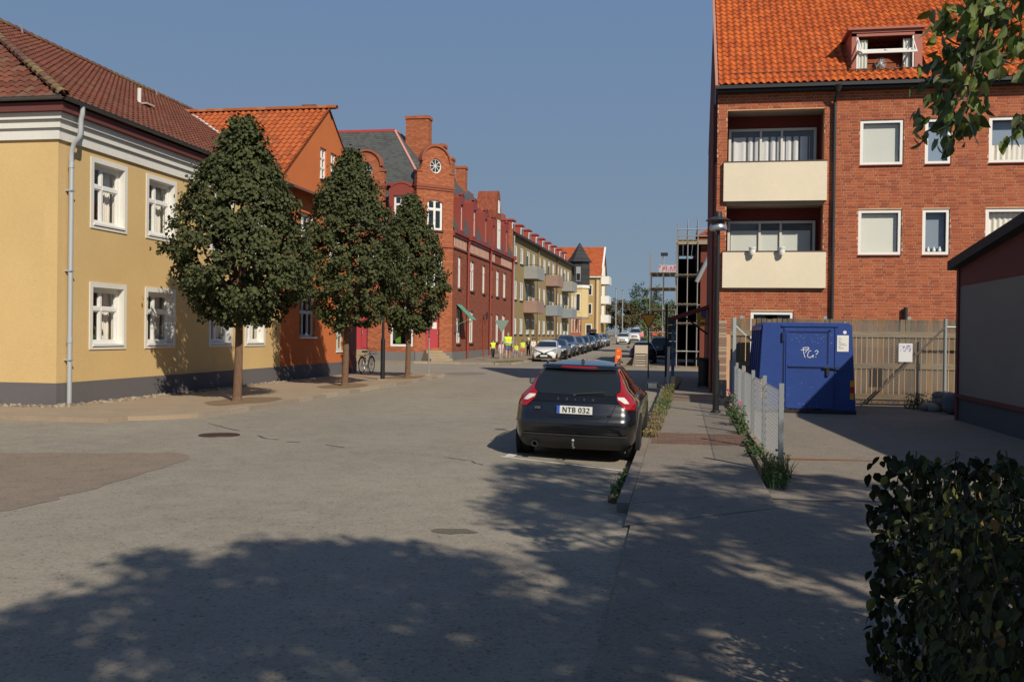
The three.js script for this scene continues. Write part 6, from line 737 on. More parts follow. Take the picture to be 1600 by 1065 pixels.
function makeCar(name, label, spec, mat, pos, turn, group) {
  const S = spec.skin ||= carSkin(spec.rows), C = thing(name, label, 'car', pos, turn, group), k = spec.cache ||= { body: S.body(), tyre: tyreGeo(spec.wr), rim: rimGeo(spec.wr), arch: new THREE.CylinderGeometry(spec.wr + 0.055, spec.wr + 0.055, 0.06, 28).rotateZ(Math.PI / 2), ws: S.patch([[spec.belt + 0.01, 0, 1.62], [spec.top, 0, 1.5]], 0.005, 1, 12), wsm: S.patch([[spec.belt + 0.01, 0, 1.62], [spec.top, 0, 1.5]], 0.005, -1, 12), sg: spec.sides.map(([a, b, a2, b2]) => [S.patch([[spec.belt + 0.02, a, b], [spec.top - 0.02, a2, b2]], 0.005, 1, 8), S.patch([[spec.belt + 0.02, a, b], [spec.top - 0.02, a2, b2]], 0.005, -1, 8)]), hl: [1, -1].map(s => S.patch(spec.hl, 0.008, s, 8)) };
  k.wind ||= mergeGeometries([k.ws, k.wsm]);
  part('body', k.body, mat, C); part('windscreen', k.wind, CM.glass, C);
  for (const p of k.sg) for (const g of p) part('side_window', g, CM.glass, C);
  for (const g of k.hl) part('headlight', g, CM.lamp, C);
  const W = spec.hw; for (const s of [1, -1]) for (const z of spec.ax) { part('wheel_arch', k.arch, CM.arch, C, [s * (W - 0.022), spec.wr + 0.01, z]); const t = part('tyre', k.tyre, CM.tyre, C, [s * (W - 0.1), spec.wr, z], s > 0 ? 0 : Math.PI); part('rim', k.rim, CM.rim, t); }
  for (const s of [1, -1]) { const m = part('mirror', new RoundedBoxGeometry(0.2, 0.13, 0.1, 2, 0.04).translate(s * (W + 0.1), spec.belt + 0.06, spec.mz), mat, C); part('mirror_glass', new THREE.PlaneGeometry(0.15, 0.09).translate(s * (W + 0.1), spec.belt + 0.06, spec.mz + 0.052), CM.chrome, m); }
  C.userData.spec = undefined; delete C.userData.spec; return C;
}
const wagon = { rows: [[0.19, -2.12, 2.1, 0.79, 0.2, 0.25, 0.25, 0.08, 0.05], [0.3, -2.25, 2.22, 0.89, 0.24, 0.3, 0.32, 0.1, 0.05], [0.45, -2.31, 2.31, 0.915, 0.26, 0.36, 0.36, 0.12, 0.05], [0.6, -2.32, 2.33, 0.93, 0.27, 0.4, 0.38, 0.13, 0.06], [0.72, -2.27, 2.27, 0.93, 0.27, 0.42, 0.38, 0.15, 0.06], [0.82, -2.1, 2.235, 0.922, 0.26, 0.42, 0.38, 0.16, 0.06], [0.9, -1.65, 2.2, 0.9, 0.25, 0.4, 0.36, 0.17, 0.07], [0.97, -1.1, 2.15, 0.85, 0.2, 0.38, 0.32, 0.18, 0.08], [1.06, -0.78, 2.06, 0.76, 0.13, 0.34, 0.26, 0.18, 0.09], [1.19, -0.45, 1.93, 0.69, 0.11, 0.32, 0.24, 0.17, 0.1], [1.3, -0.13, 1.83, 0.625, 0.1, 0.3, 0.22, 0.16, 0.11], [1.37, 0.06, 1.77, 0.58, 0.12, 0.28, 0.2, 0.14, 0.12], [1.42, 0.22, 1.5, 0.5, 0.18, 0.26, 0.24, 0.12, 0.1], [1.455, 0.36, 1.15, 0.38, 0.16, 0.22, 0.22, 0.1, 0.08], [1.475, 0.5, 0.85, 0.2, 0.1, 0.12, 0.12, 0.05, 0.05]], wr: 0.325, hw: 0.93, ax: [-1.4, 1.38], belt: 0.975, top: 1.37, mz: -0.62, sides: [[2.03, 2.33, 2.02, 2.32], [2.36, 2.68, 2.35, 2.68], [2.71, 2.97, 2.71, 2.95]], hl: [[0.66, 0.85, 1.5], [0.74, 0.8, 1.75], [0.79, 0.95, 1.85]] };
const hatch = { rows: [[0.18, -1.6, 1.62, 0.7, 0.2, 0.2, 0.2, 0.06, 0.05], [0.3, -1.68, 1.7, 0.77, 0.22, 0.26, 0.26, 0.08, 0.05], [0.48, -1.72, 1.73, 0.8, 0.22, 0.3, 0.3, 0.1, 0.05], [0.64, -1.7, 1.72, 0.81, 0.22, 0.34, 0.3, 0.12, 0.05], [0.78, -1.62, 1.69, 0.805, 0.22, 0.36, 0.3, 0.14, 0.05], [0.88, -1.4, 1.66, 0.79, 0.2, 0.36, 0.28, 0.15, 0.06], [0.96, -1.05, 1.62, 0.76, 0.18, 0.34, 0.26, 0.16, 0.06], [1.05, -0.82, 1.56, 0.71, 0.13, 0.3, 0.24, 0.16, 0.07], [1.2, -0.52, 1.46, 0.66, 0.11, 0.28, 0.22, 0.15, 0.08], [1.32, -0.26, 1.36, 0.61, 0.1, 0.26, 0.2, 0.14, 0.08], [1.4, -0.05, 1.28, 0.55, 0.12, 0.24, 0.2, 0.12, 0.08], [1.45, 0.2, 1.1, 0.4, 0.14, 0.2, 0.2, 0.1, 0.06], [1.465, 0.4, 0.8, 0.18, 0.1, 0.12, 0.12, 0.05, 0.05]], wr: 0.285, hw: 0.81, ax: [-1.15, 1.15], belt: 0.98, top: 1.36, mz: -0.62, sides: [[2.03, 2.5, 2.02, 2.5], [2.54, 2.95, 2.54, 2.93]], hl: [[0.6, 0.9, 1.5], [0.72, 0.75, 1.8], [0.82, 0.95, 1.9]] };
const estB = { ...wagon, rows: wagon.rows.map(r => [r[0] * 0.99, r[1] * 0.94, r[2] * 0.93, r[3] * 0.97, ...r.slice(4)]), hw: 0.9, ax: [-1.32, 1.28], skin: null, cache: null };
const suv = { ...wagon, rows: wagon.rows.map(r => [r[0] * 1.13, r[1] * 0.93, r[2] * 0.93, r[3] * 0.99, ...r.slice(4)]), hw: 0.92, belt: 1.1, top: 1.55, wr: 0.35, ax: [-1.3, 1.28], hl: [[0.78, 0.82, 1.5], [0.85, 0.78, 1.75], [0.91, 0.95, 1.85]], skin: null, cache: null };
const frontTrim = (C, spec, y0 = 0.5) => { const S = spec.skin; part('grille', S.both([[y0, 0, 0.55], [y0 + 0.17, 0, 0.72]], 0.01, 6), CM.plastic, C); part('lower_grille', S.both([[0.26, 0, 1.0], [0.4, 0, 0.8]], 0.01, 6), CM.plastic, C); const z = spec.rows[3][1] - 0.03; part('plate', boxGeo(-0.26, y0 - 0.07, z, 0.26, y0 + 0.04, z - 0.015), CM.plate, C); };
// --- the black estate car in the foreground, seen from behind
{
  const blk = paint(0.009, 0.009, 0.0105, 0.2); blk.roughness = 0.25; const C = makeCar('estate_car', 'glossy black estate car parked at the right kerb, rear towards the crossing', wagon, blk, [-1.54, -0.06, 16.2], 0), S = wagon.skin; C.rotation.z = rad(-1.4);
  part('rear_window', S.both([[0.985, 4.16, 5], [1.06, 3.97, 5], [1.2, 3.74, 5], [1.3, 3.56, 5], [1.335, 3.52, 5]], 0.006, 12), CM.glass, C);
  part('boot_trim', S.both([[0.88, 4.02, 5], [0.975, 3.98, 5]], 0.009, 12), phys(0.006, 0.006, 0.007, 0.1, { clearcoat: 1 }), C);
  for (const s of [1, -1]) { const t = part('tail_light', S.patch([[0.8, 3.42, 3.84], [0.86, 3.36, 3.98], [0.93, 3.34, 4.08], [1.0, 3.4, 4.09]], 0.012, s, 10), CM.red, C); part('lamp_strip', S.patch([[1.0, 3.38, 4.1], [1.03, 3.46, 4.02], [1.07, 3.48, 3.93], [1.2, 3.4, 3.72], [1.31, 3.32, 3.53], [1.36, 3.3, 3.48]], 0.013, s, 6), CM.red, t); part('reversing_lamp', S.patch([[0.88, 3.66, 3.84], [0.93, 3.74, 4.05], [0.965, 3.84, 4.08]], 0.018, s, 6), phys(0.62, 0.6, 0.56, 0.15, { clearcoat: 1 }), t); }
  part('spoiler', mergeGeometries([1, -1].map(s => S.patch([[1.335, 3.6, 5], [1.36, 3.4, 5], [1.372, 3.4, 5]], 0.05, s, 12))), blk, C); part('brake_light', S.both([[1.345, 4.45, 5], [1.354, 4.5, 5]], 0.056, 8), CM.red, C);
  part('plate_recess', S.both([[0.66, 4.45, 5], [0.72, 4.35, 5], [0.87, 4.2, 5]], 0.005, 10), blk, C);
  const z = 2.275, pl = part('number_plate', new MB().box(-0.26, 0.72, z, 0.26, 0.832, z + 0.014).geo(), CM.plate, C); part('plate_band', boxGeo(-0.262, 0.719, z + 0.001, -0.215, 0.833, z + 0.017), CM.blue, pl); part('plate_text', textGeo('NTB 032', 0.076, 0.003).translate(0.024, 0.738, z + 0.0145), CM.plastic, pl); part('plate_frame', new MB().box(-0.27, 0.706, z - 0.005, 0.27, 0.718, z + 0.016).geo(), CM.plastic, pl);
  'VOLVO'.split('').forEach((c, i) => { const x = (i - 2) * 0.128, q = S.at(S.rOf(0.925), 5 - Math.abs(x) / 0.67, 1); part('letter', textGeo(c, 0.032, 0.006).translate(x, 0.91, q.z + 0.012), CM.chrome, C); });
  part('badge', textGeo('V60', 0.036, 0.005).rotateY(-0.12).translate(-0.55, 0.77, 2.25), CM.chrome, C); part('badge', textGeo('D6', 0.036, 0.005).rotateY(0.12).translate(0.52, 0.71, 2.27), CM.chrome, C);
  part('bumper_crease', S.both([[0.575, 3.3, 5], [0.6, 3.3, 5]], 0.014, 14), blk, C); part('lower_skirt', S.both([[0.2, 3.4, 5], [0.3, 3.45, 5], [0.4, 3.7, 5]], 0.01, 14), CM.plastic, C); part('skirt_edge', S.both([[0.405, 3.7, 5], [0.425, 3.7, 5]], 0.016, 12), std(0.05, 0.05, 0.05, 0.4), C);
  for (const s of [1, -1]) { part('boot_seam', S.patch([[0.585, 4.3, 4.312], [0.7, 4.2, 4.212], [0.86, 4.1, 4.112]], 0.0115, s, 1), CM.arch, C); part('door_seam', S.patch([[0.3, 2.345, 2.352], [0.96, 2.345, 2.352]], 0.004, s, 1), CM.arch, C); part('door_seam', S.patch([[0.42, 2.69, 2.697], [0.96, 2.69, 2.697]], 0.004, s, 1), CM.arch, C); part('door_handle', S.patch([[0.83, 2.56, 2.63], [0.855, 2.56, 2.63]], 0.03, s, 3), blk, C); }
  part('exhaust', new MB().add(lathe([[0.035, -0.08], [0.042, -0.08], [0.045, 0.06], [0.036, 0.06], [0.034, -0.05]], 16).rotateX(Math.PI / 2).translate(-0.58, 0.25, 2.16)).geo(0.6), std(0.12, 0.12, 0.12, 0.4, { metalness: 0.8 }), C); part('tow_bar', new MB().tube([[0, 0.24, 1.9], [0, 0.22, 2.25], [0, 0.26, 2.34], [0, 0.32, 2.36]], 0.014, 8).add(new THREE.SphereGeometry(0.024, 12, 8).translate(0, 0.34, 2.36)).geo(0.8), M.steel, C);
  part('roof_fin', new THREE.ExtrudeGeometry(new THREE.Shape([[-0.1, 0], [0.08, 0], [0.07, 0.065], [0.03, 0.06]].map(p => new THREE.Vector2(...p))), { depth: 0.03, bevelEnabled: true, bevelSize: 0.006, bevelThickness: 0.006, bevelSegments: 2 }).rotateY(-Math.PI / 2).translate(0.015, 1.425, 1.25), CM.plastic, C); part('wiper', new MB().bar([-0.02, 1.0, 2.155], [0.42, 1.045, 2.1], 0.02, 0.014).cyl([-0.02, 0.99, 2.14], [-0.02, 0.99, 2.18], 0.025, 0.025, 10).geo(), CM.plastic, C);
  for (const s of [1, -1]) { part('window_trim', new MB().add(S.patch([[0.972, 2.02, 2.98], [0.988, 2.02, 2.98]], 0.01, s, 16)).geo(), CM.chrome, C); part('roof_rail', new MB().tube([[s * 0.53, 1.425, -0.02], [s * 0.545, 1.455, 0.4], [s * 0.545, 1.455, 1.1], [s * 0.52, 1.43, 1.55]], 0.016, 6).geo(0.8), blk, C); part('sill_trim', S.patch([[0.2, 2.05, 2.95], [0.27, 2.05, 2.95]], 0.006, s, 10), CM.plastic, C); }
}
// --- row of cars parked on the left, facing the crossing
{
  const G = 'cars parked along the left kerb', wh = paint(0.72, 0.71, 0.68, 0); const x = -9.05;
  const C = makeCar('white_hatchback', 'small white hatchback with black crossed nose trim at the head of the parked row', hatch, wh, [x, elev(65), 65.3], Math.PI, G), S = hatch.skin;
  for (const s of [1, -1]) { part('nose_trim', S.patch([[0.5, 0, 0.25], [0.62, 0.08, 0.4], [0.72, 0.55, 0.85], [0.8, 1.1, 1.35], [0.88, 1.5, 1.7]], 0.014, s, 4), CM.plastic, C); part('intake', S.patch([[0.25, 0, 1.15], [0.4, 0, 0.9], [0.57, 0, 0.3]], 0.012, s, 6), CM.plastic, C); } part('plate', boxGeo(-0.24, 0.36, -1.738, 0.24, 0.46, -1.752), CM.plate, C);
  const cols = [[estB, 0.012, 0.013, 0.016, 'black estate car behind the white hatchback'], [suv, 0.06, 0.075, 0.1, 'blue-grey car with round bright headlights in the parked row'], [estB, 0.01, 0.01, 0.012, 'black car parked behind the blue-grey car'], [hatch, 0.015, 0.018, 0.022, 'small dark car in the middle of the parked row'], [estB, 0.03, 0.033, 0.036, 'dark grey car parked below the turret house'], [suv, 0.015, 0.016, 0.02, 'dark car with a roof box parked before the far yellow house'], [hatch, 0.4, 0.4, 0.4, 'silver hatchback near the end of the parked row'], [estB, 0.09, 0.095, 0.1, 'grey car at the far end of the parked row']];
  let z = 70.5; cols.forEach(([sp, r, g, b, label], i) => { const c = makeCar('parked_car', label, sp, paint(r, g, b), [x - 0.02 * i + rr(-0.1, 0.1), elev(z), z], Math.PI, G); frontTrim(c, sp, sp === suv ? 0.6 : 0.5); if (i === 5) part('roof_box', new RoundedBoxGeometry(0.8, 0.32, 1.8, 3, 0.12).translate(0, 1.86, 0.1), CM.plastic, c); z += 5.75; });
  const a = makeCar('white_car', 'white car driving towards the crossing in the far street', hatch, wh, [-7.3, elev(123), 123], Math.PI); frontTrim(a, hatch); const v = makeCar('white_van', 'white van behind the driving white car', suv, wh, [-6.4, elev(136), 136], Math.PI); v.scale.set(1, 1.25, 1.1); frontTrim(v, suv, 0.6);
  makeCar('dark_car', 'dark car parked behind the stack of paving slabs', estB, paint(0.02, 0.022, 0.027), [-2.6, elev(66), 66.5], 0.05); makeCar('black_car', 'black car parked beside the scaffold beyond the dark car', suv, paint(0.01, 0.01, 0.012), [-1.55, elev(74), 74], 0);
  const T = thing('orange_truck', 'small orange truck standing far down the street', 'truck', [-3.6, elev(150), 150]); part('cab', new RoundedBoxGeometry(2.1, 1.5, 1.8, 2, 0.15).translate(0, 1.5, 0), std(0.6, 0.1, 0.03, 0.5), T); part('windscreen', boxGeo(-0.9, 1.6, 0.9, 0.9, 2.1, 0.92), CM.glass, T); part('flatbed', boxGeo(-1.1, 0.7, -4.5, 1.1, 1.1, -0.95), M.zinc, T); for (const s of [1, -1]) for (const zz of [0.2, -3.4]) part('tyre', tyreGeo(0.4), CM.tyre, T, [s * 0.95, 0.4, zz]);
}
// ------------------------------------------------------------ bicycle, posts, cone, slabs, distant lamp posts
{
  const B = thing('bicycle', 'white city bicycle with dark saddle and front basket by the orange house corner', 'bicycle', [-13.2, 0.09, 39.2], rad(86)); const wf = std(0.7, 0.68, 0.62, 0.4);
  for (const x of [-0.52, 0.52]) { const w = part('wheel', new MB().add(new THREE.TorusGeometry(0.33, 0.018, 8, 36).translate(x, 0.345, 0)).geo(0.9), M.rubber, B); part('rim', new MB().add(new THREE.TorusGeometry(0.305, 0.011, 6, 36).translate(x, 0.345, 0)).geo(0.9), std(0.6, 0.6, 0.58, 0.3, { metalness: 0.6 }), w); const s = new MB(); for (let k = 0; k < 18; k++) { const a = k / 18 * 6.283; s.bar([x, 0.345, k % 2 ? 0.02 : -0.02], [x + 0.3 * Math.cos(a), 0.345 + 0.3 * Math.sin(a), 0], 0.004); } part('spokes', s.geo(), M.steel, w); part('mudguard', new MB().add(new THREE.TorusGeometry(0.37, 0.025, 4, 20, 2.7).rotateZ(0.3).translate(x, 0.345, 0)).geo(0.9), M.black, B); }
  const f = new MB(), t = (a, b, r = 0.02) => f.cyl(a, b, r, r, 8); t([-0.05, 0.3, 0], [-0.2, 0.85, 0]); t([-0.05, 0.3, 0], [0.36, 0.75, 0]); t([-0.17, 0.72, 0], [0.36, 0.85, 0]); t([0.34, 0.95, 0], [0.41, 0.62, 0]); t([0.41, 0.62, 0.05], [0.52, 0.345, 0.05], 0.012); t([0.41, 0.62, -0.05], [0.52, 0.345, -0.05], 0.012); t([-0.05, 0.3, 0.04], [-0.52, 0.345, 0.05], 0.012); t([-0.05, 0.3, -0.04], [-0.52, 0.345, -0.05], 0.012); t([-0.18, 0.78, 0.02], [-0.52, 0.345, 0.05], 0.012); t([-0.18, 0.78, -0.02], [-0.52, 0.345, -0.05], 0.012); part('frame', f.geo(0.6), wf, B);
  part('saddle', new RoundedBoxGeometry(0.27, 0.07, 0.17, 2, 0.03).translate(-0.24, 0.92, 0), M.black, B); part('handlebar', new MB().tube([[0.2, 1.06, 0.3], [0.33, 1.07, 0.18], [0.36, 1.03, 0], [0.33, 1.07, -0.18], [0.2, 1.06, -0.3]], 0.013, 6).geo(0.9), M.steel, B); const k = new MB(); for (let i = 0; i < 4; i++) { const y = 0.8 + i * 0.075; k.bar([0.42, y, -0.17], [0.72, y, -0.17], 0.012).bar([0.42, y, 0.17], [0.72, y, 0.17], 0.012).bar([0.72, y, -0.17], [0.72, y, 0.17], 0.012); } k.box(0.42, 0.79, -0.17, 0.72, 0.8, 0.17); part('basket', k.geo(), M.black, B); part('rack', new MB().box(-0.75, 0.75, -0.06, -0.3, 0.765, 0.06).bar([-0.7, 0.75, 0], [-0.52, 0.345, 0.06], 0.012).geo(), M.black, B); part('crank', new MB().cyl([-0.05, 0.3, 0.03], [-0.05, 0.3, 0.05], 0.09, 0.09, 14).bar([-0.05, 0.3, 0.07], [0.08, 0.2, 0.07], 0.02).box(0.05, 0.185, 0.07, 0.12, 0.205, 0.16).geo(), M.steel, B); part('stand', new MB().bar([-0.15, 0.32, 0.04], [-0.22, 0.0, 0.2], 0.018).geo(), M.steel, B);
}
{
  const L = thing('lamp_post', 'black lamp post rising through the street trees on the left pavement', 'street lamp', [-10.77, 0.09, 33.8]); part('pole', new MB().cyl([0, 0, 0], [0, 1.5, 0], 0.085, 0.08, 12).cyl([0, 1.5, 0], [0, 5.4, 0], 0.05, 0.045, 12).geo(0.6), std(0.016, 0.016, 0.018, 0.4), L); part('base', boxGeo(-0.14, 0, -0.14, 0.14, 0.03, 0.14), M.stoneA, L); part('bowl', lathe([[0.04, 5.25], [0.17, 5.27], [0.2, 5.33], [0.14, 5.46], [0.08, 5.5]], 20), M.steel, L); part('shade_disc', lathe([[0, 5.58], [0.28, 5.5], [0.285, 5.51], [0, 5.61]], 24), M.black, L);
  const p = thing('sign_pole', 'thin grey steel pole at the end of the left pavement', 'pole', [-10.15, 0.09, 38]); part('pole', new THREE.CylinderGeometry(0.03, 0.03, 3.1, 10).translate(0, 1.55, 0), std(0.38, 0.37, 0.36, 0.5, { metalness: 0.5 }), p); part('foot', boxGeo(-0.1, 0, -0.1, 0.1, 0.04, 0.1), M.stoneA, p); part('sign_back', boxGeo(-0.3, 2.5, 0.031, 0.3, 3.1, 0.045), M.zinc, p);
  triSign([-11.35, 0.1, 60.5], 0.95, 'back of a triangular road sign on a grey pole beside the group of children', true);
  for (const [x, z, h] of [[-11.6, 172, 9.0], [-10.9, 180, 9.0]]) { const l = thing('tall_lamp_post', 'slim pale lamp post at the far end of the street', 'street lamp', [x, elev(z), z], 0, 'far lamp posts'); part('pole', new THREE.CylinderGeometry(0.09, 0.13, h, 10).translate(0, h / 2, 0), M.zinc, l); part('head', new RoundedBoxGeometry(0.3, 0.12, 0.7, 1, 0.04).translate(0, h, 0.3), M.zinc, l); }
  const c = thing('traffic_marker', 'tall orange plastic road works marker standing at the street edge', 'traffic marker', [-3.75, 0, 58.4]); part('panel', new MB().add(new THREE.ExtrudeGeometry(new THREE.Shape([[-0.2, 0.1], [0.2, 0.1], [0.16, 0.95], [0.09, 1.05], [-0.09, 1.05], [-0.16, 0.95]].map(q => new THREE.Vector2(...q))), { depth: 0.1, bevelEnabled: true, bevelSize: 0.02, bevelThickness: 0.02, bevelSegments: 1 })).geo(), M.orangeFlag, c); part('base', new RoundedBoxGeometry(0.6, 0.1, 0.4, 1, 0.02).translate(0, 0.05, 0.05), M.black, c); part('reflector', boxGeo(-0.1, 0.45, 0.125, 0.1, 0.62, 0.135), std(0.7, 0.4, 0.1, 0.4), c); part('reflector', boxGeo(-0.06, 0.85, 0.125, 0.06, 0.95, 0.135), std(0.7, 0.4, 0.1, 0.4), c);
  const s = thing('slab_stack', 'leaning stack of pale paving slabs beside the dark car', 'slab stack', [-2.35, 0.06, 57.6]); for (let i = 0; i < 5; i++) part('slab', boxGeo(-0.48 + i * 0.02, i * 0.14, -0.35, 0.48 - i * 0.01, i * 0.14 + 0.09, 0.35), i % 2 ? M.stoneA : std(0.42, 0.35, 0.27, 0.9), s); part('slab', new MB().bar([0, 0.7, -0.3], [0, 1.2, -0.42], 0.8, 0.08, [0, 0, 1]).geo(), std(0.42, 0.35, 0.27, 0.9), s); for (const x of [-0.35, 0.35]) part('batten', boxGeo(x - 0.04, 0.0, 0.351, x + 0.04, 0.72, 0.38), M.stoneB, s);
  const k = thing('kerb_pile', 'low pile of concrete kerb pieces next to the orange marker', 'kerb pile', [-3.1, 0.06, 58.2]); for (let i = 0; i < 3; i++) part('kerb_piece', boxGeo(-0.5, i * 0.15, -0.2 - 0.1 * i, 0.5, i * 0.15 + 0.14, 0.2), M.stoneB, k);
  const w = thing('bin', 'dark green wheeled bin standing against the side wall', 'bin', [0.75, 0.085, 33.2]); part('body', new THREE.CylinderGeometry(0.26, 0.22, 0.9, 4).rotateY(Math.PI / 4).translate(0, 0.5, 0), std(0.02, 0.028, 0.024, 0.6), w); part('lid', new RoundedBoxGeometry(0.5, 0.08, 0.48, 1, 0.03).translate(0, 0.98, 0), M.black, w); for (const x of [-0.16, 0.16]) part('wheel', new THREE.CylinderGeometry(0.08, 0.08, 0.04, 12).rotateZ(Math.PI / 2).translate(x, 0.08, -0.18), M.rubber, w);
  const b = thing('rubble_heap', 'heap of pale stones and grey sacks beside the garage corner', 'stones', [6.3, 0.03, 25.0]); reseed(8); for (let i = 0; i < 16; i++) { const g = new THREE.IcosahedronGeometry(rr(0.1, 0.2), 1), q = g.attributes.position; for (let v = 0; v < q.count; v++) q.setXYZ(v, q.getX(v) * 1.2, q.getY(v) * 0.75, q.getZ(v)); const ly = i < 8 ? 0 : i < 13 ? 1 : 2, sp = [0.5, 0.3, 0.12][ly]; part('stone', g, i % 3 ? M.stoneA : M.stoneB, b, [0.1 + rr(-sp, sp), 0.1 + ly * 0.15, -0.2 + rr(-sp, sp)]); } part('sack', new RoundedBoxGeometry(0.8, 0.5, 0.6, 3, 0.18).translate(0.3, 0.26, 0.55), std(0.12, 0.125, 0.13, 0.9), b);
}
// ------------------------------------------------------------ people
function meshSDF(caps, box, res, k = 0.03) {                   // tapered capsules joined with a smooth minimum, meshed with marching cubes
  const mc = new MarchingCubes(res, M.white, false, false, 60000); mc.isolation = 0; const h = res / 2, [cx, cy, cz, s] = box, f = mc.field; let o = 0;
  const C = caps.map(([a, b, ra, rb]) => { const d = [b[0] - a[0], b[1] - a[1], b[2] - a[2]], l2 = d[0] ** 2 + d[1] ** 2 + d[2] ** 2 || 1e-9; return { a, d, l2, ra, rb }; });
  for (let z = 0; z < res; z++) for (let y = 0; y < res; y++) for (let x = 0; x < res; x++) { const px = cx + (x - h) / h * s, py = cy + (y - h) / h * s, pz = cz + (z - h) / h * s; let sum = 9; for (const { a, d, l2, ra, rb } of C) { const ax = px - a[0], ay = py - a[1], az = pz - a[2]; let t = (ax * d[0] + ay * d[1] + az * d[2]) / l2; t = t < 0 ? 0 : t > 1 ? 1 : t; const q = Math.hypot(ax - d[0] * t, ay - d[1] * t, az - d[2] * t) - (ra + (rb - ra) * t); const hh = clamp(0.5 + 0.5 * (sum - q) / k); sum = sum * (1 - hh) + q * hh - k * hh * (1 - hh); } f[o++] = -sum; }
  mc.update(); const n = mc.count, p = new Float32Array(n * 3), no = new Float32Array(n * 3); for (let i = 0; i < n * 3; i++) { p[i] = mc.positionArray[i] * s + [cx, cy, cz][i % 3]; no[i] = mc.normalArray[i]; } let g = new THREE.BufferGeometry(); g.setAttribute('position', new THREE.BufferAttribute(p, 3)); g = mergeVertices(g, 1e-4); g.computeVertexNormals(); return g;
}
function person(label, H, pos, turn, o, group) {
  const P0 = thing('person', label, 'person', pos, turn, group), u = H, st = o.stride ?? 0.1, kid = H < 1.45, hd = kid ? 0.078 : 0.066, sh = kid ? 0.105 : 0.115;
  const J = { hipL: [-0.05 * u, 0.5 * u, 0], hipR: [0.05 * u, 0.5 * u, 0], kneeL: [-0.055 * u, 0.28 * u, st * 0.45 * u + 0.02 * u], kneeR: [0.055 * u, 0.28 * u, -st * 0.3 * u + 0.01 * u], ankL: [-0.055 * u, 0.04 * u, st * 0.8 * u], ankR: [0.055 * u, 0.04 * u, -st * 0.9 * u], chest: [0, 0.7 * u, 0], neck: [0, 0.83 * u, 0], head: [0, 0.925 * u, 0.01 * u], shL: [-sh * u, 0.79 * u, 0], shR: [sh * u, 0.79 * u, 0] };
  const arm = (s, fwd, out) => { const a = s < 0 ? J.shL : J.shR, e = [a[0] + s * out * u, a[1] - 0.17 * u, a[2] + fwd * 0.08 * u], w = [e[0] + s * out * 0.4 * u, e[1] - 0.14 * u, e[2] + fwd * 0.14 * u]; return [a, e, w, [w[0], w[1] - 0.06 * u, w[2] + 0.02 * u]]; };
  const aL = arm(-1, o.aL ?? 0.4, 0.035), aR = arm(1, o.aR ?? -0.4, 0.035), r = k => k * u, wd = o.wide || 1;
  const torso = [[[-0.045 * u, 0.56 * u, 0], [-0.06 * u, 0.72 * u, 0], r(0.062 * wd), r(0.06 * wd)], [[0.045 * u, 0.56 * u, 0], [0.06 * u, 0.72 * u, 0], r(0.062 * wd), r(0.06 * wd)], [J.shL, J.shR, r(0.04), r(0.04)]];
  const legs = [[J.hipL, J.kneeL, r(0.058), r(0.036)], [J.hipR, J.kneeR, r(0.058), r(0.036)]], shin = [[J.kneeL, J.ankL, r(0.036), r(0.022)], [J.kneeR, J.ankR, r(0.036), r(0.022)]], foot = s => { const a = s < 0 ? J.ankL : J.ankR; return [[a[0], 0.022 * u, a[2] - 0.015 * u], [a[0], 0.018 * u, a[2] + 0.08 * u], r(0.022), r(0.018)]; };
  const arms = [aL, aR].flatMap(a => [[a[0], a[1], r(0.033), r(0.026)], [a[1], a[2], r(0.026), r(0.019)], [a[2], a[3], r(0.02), r(0.014)], [a[2], [a[2][0], a[2][1] - 0.03 * u, a[2][2] + 0.03 * u], r(0.009), r(0.007)]]), head = [[[0, 0.89 * u, 0.012 * u], [0, 0.945 * u, 0.004 * u], r(hd * 0.72), r(hd * 0.86)], [J.chest, J.neck, r(0.05), r(0.032)], [J.neck, [0, 0.89 * u, 0], r(0.03), r(0.03)], [[0, 0.915 * u, 0.055 * u], [0, 0.905 * u, 0.068 * u], 0.01 * u, 0.008 * u], [[-hd * 0.85 * u, 0.92 * u, 0], [hd * 0.85 * u, 0.92 * u, 0], 0.012 * u, 0.012 * u]];
  const bx = [0, 0.5 * u, 0, 0.56 * u], inf = (c, d) => c.map(([a, b, x, y]) => [a, b, x + d, y + d]);
  const body = part('body', meshSDF([...torso, ...legs, ...shin, foot(-1), foot(1), ...arms, ...head], bx, 46, 0.02 * u), std(0.5, 0.3, 0.2, 0.7), P0);
  part('shirt', meshSDF(inf([...torso, [aL[0], aL[1], r(0.034), r(0.03)], [aR[0], aR[1], r(0.034), r(0.03)]], 0.008), bx, 38, 0.02 * u), std(...o.shirt, 0.9), P0);
  if (o.vest) part('vest', meshSDF(inf([...torso], 0.022), bx, 38, 0.03 * u), std(0.62, 0.72, 0.04, 0.8), P0);
  if (o.vest) part('reflective_band', new THREE.TorusGeometry(0.115 * u * wd, 0.014 * u, 5, 20).rotateX(Math.PI / 2).scale(1.12, 1.4, 0.78).translate(0, 0.6 * u, 0), std(0.6, 0.62, 0.6, 0.4), P0);
  part(o.long ? 'trousers' : 'shorts', meshSDF(inf(o.long ? [...legs, ...shin.map(([a, b, x, y]) => [a, b, x, y + 0.01])] : legs.map(([a, b, x, y]) => [a, [a[0] + (b[0] - a[0]) * 0.8, a[1] + (b[1] - a[1]) * 0.8, a[2] + (b[2] - a[2]) * 0.8], x, y + 0.012]), 0.012), bx, 38, 0.02 * u), std(...o.legs, 0.9), P0);
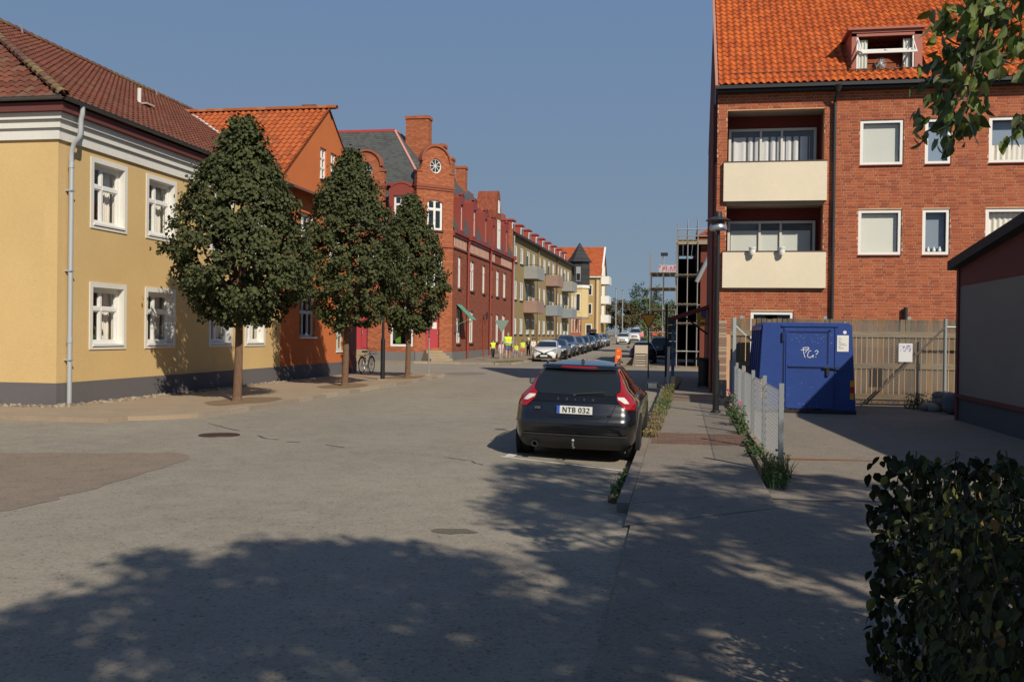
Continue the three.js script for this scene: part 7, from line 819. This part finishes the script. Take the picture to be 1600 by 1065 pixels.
  const hairC = [[[0, 0.94 * u, -0.012 * u], [0, 0.955 * u, -0.004 * u], r(hd * 1.0), r(hd * 0.95)]]; if (o.hairLong) hairC.push([[0, 0.94 * u, -0.03 * u], [0, 0.85 * u, -0.045 * u], r(hd * 0.7), r(hd * 0.5)]); part(o.cap ? 'cap' : 'hair', meshSDF(hairC, [0, 0.92 * u, 0, 0.14 * u], 26, 0.02 * u), std(...o.hair, 0.9), P0);
  part('shoes', meshSDF(inf([foot(-1), foot(1)], 0.006), [0, 0.05 * u, 0, 0.26 * u], 40, 0.01), std(...(o.shoes || [0.2, 0.18, 0.16]), 0.8), P0); return P0;
}
{
  const G = 'group of children with a grown-up on the pavement', y = z => elev(z) + 0.1, b = [0.09, 0.05, 0.025], bd = [0.3, 0.2, 0.1], k = [0.02, 0.02, 0.022];
  person('child in black clothes and open yellow safety vest beside the sign pole', 1.3, [-13.3, y(67.5), 67.5], 0.4, { shirt: k, legs: k, vest: true, long: true, hair: b, stride: 0.12 }, G);
  person('child in pale pink top and white shoes next to the grown-up', 1.22, [-12.35, y(65.6), 65.6], 0.2, { shirt: [0.6, 0.42, 0.4], legs: [0.55, 0.4, 0.36], hair: bd, hairLong: true, stride: 0.14, shoes: [0.6, 0.6, 0.6] }, G);
  person('grown-up in yellow safety vest and denim shorts among the children', 1.85, [-12.0, y(66.3), 66.3], 0.1, { shirt: [0.25, 0.45, 0.2], legs: [0.08, 0.12, 0.22], vest: true, hair: [0.22, 0.14, 0.07], hairLong: true, stride: 0.13, wide: 1.15 }, G);
  person('small child in yellow vest half hidden beside the grown-up', 1.05, [-11.6, y(67.4), 67.4], -0.2, { shirt: [0.5, 0.5, 0.1], legs: [0.12, 0.16, 0.3], vest: true, hair: bd }, G);
  person('child with brown hair in yellow vest and red shorts', 1.25, [-11.55, y(70), 70], 0.1, { shirt: [0.4, 0.35, 0.1], legs: [0.4, 0.1, 0.08], vest: true, hair: b, hairLong: true, stride: 0.12 }, G);
  person('child in dark clothes with white cap behind the others', 1.32, [-11.6, y(73), 73], 0, { shirt: k, legs: k, long: true, hair: [0.66, 0.65, 0.62], cap: true }, G);
  person('dark-haired child in white top and grey shorts', 1.33, [-11.1, y(72.2), 72.2], 0.2, { shirt: [0.64, 0.6, 0.58], legs: [0.2, 0.18, 0.17], hair: [0.025, 0.02, 0.018], hairLong: true }, G);
  person('child in yellow vest and blue jeans next to the white hatchback', 1.28, [-10.85, y(74), 74], 0, { shirt: [0.5, 0.55, 0.5], legs: [0.06, 0.12, 0.22], vest: true, long: true, hair: bd, stride: 0.14 }, G);
  person('child with reddish hair in yellow vest walking behind the grown-up', 1.2, [-12.5, y(69), 69], 0.1, { shirt: [0.5, 0.3, 0.3], legs: [0.3, 0.1, 0.1], vest: true, hair: [0.25, 0.09, 0.04], hairLong: true }, G);
  person('person in pink top standing beside the far white van', 1.72, [-5.2, elev(128), 128], 0, { shirt: [0.6, 0.2, 0.22], legs: [0.03, 0.035, 0.05], long: true, hair: b });
}
renderer.render(scene, camera);
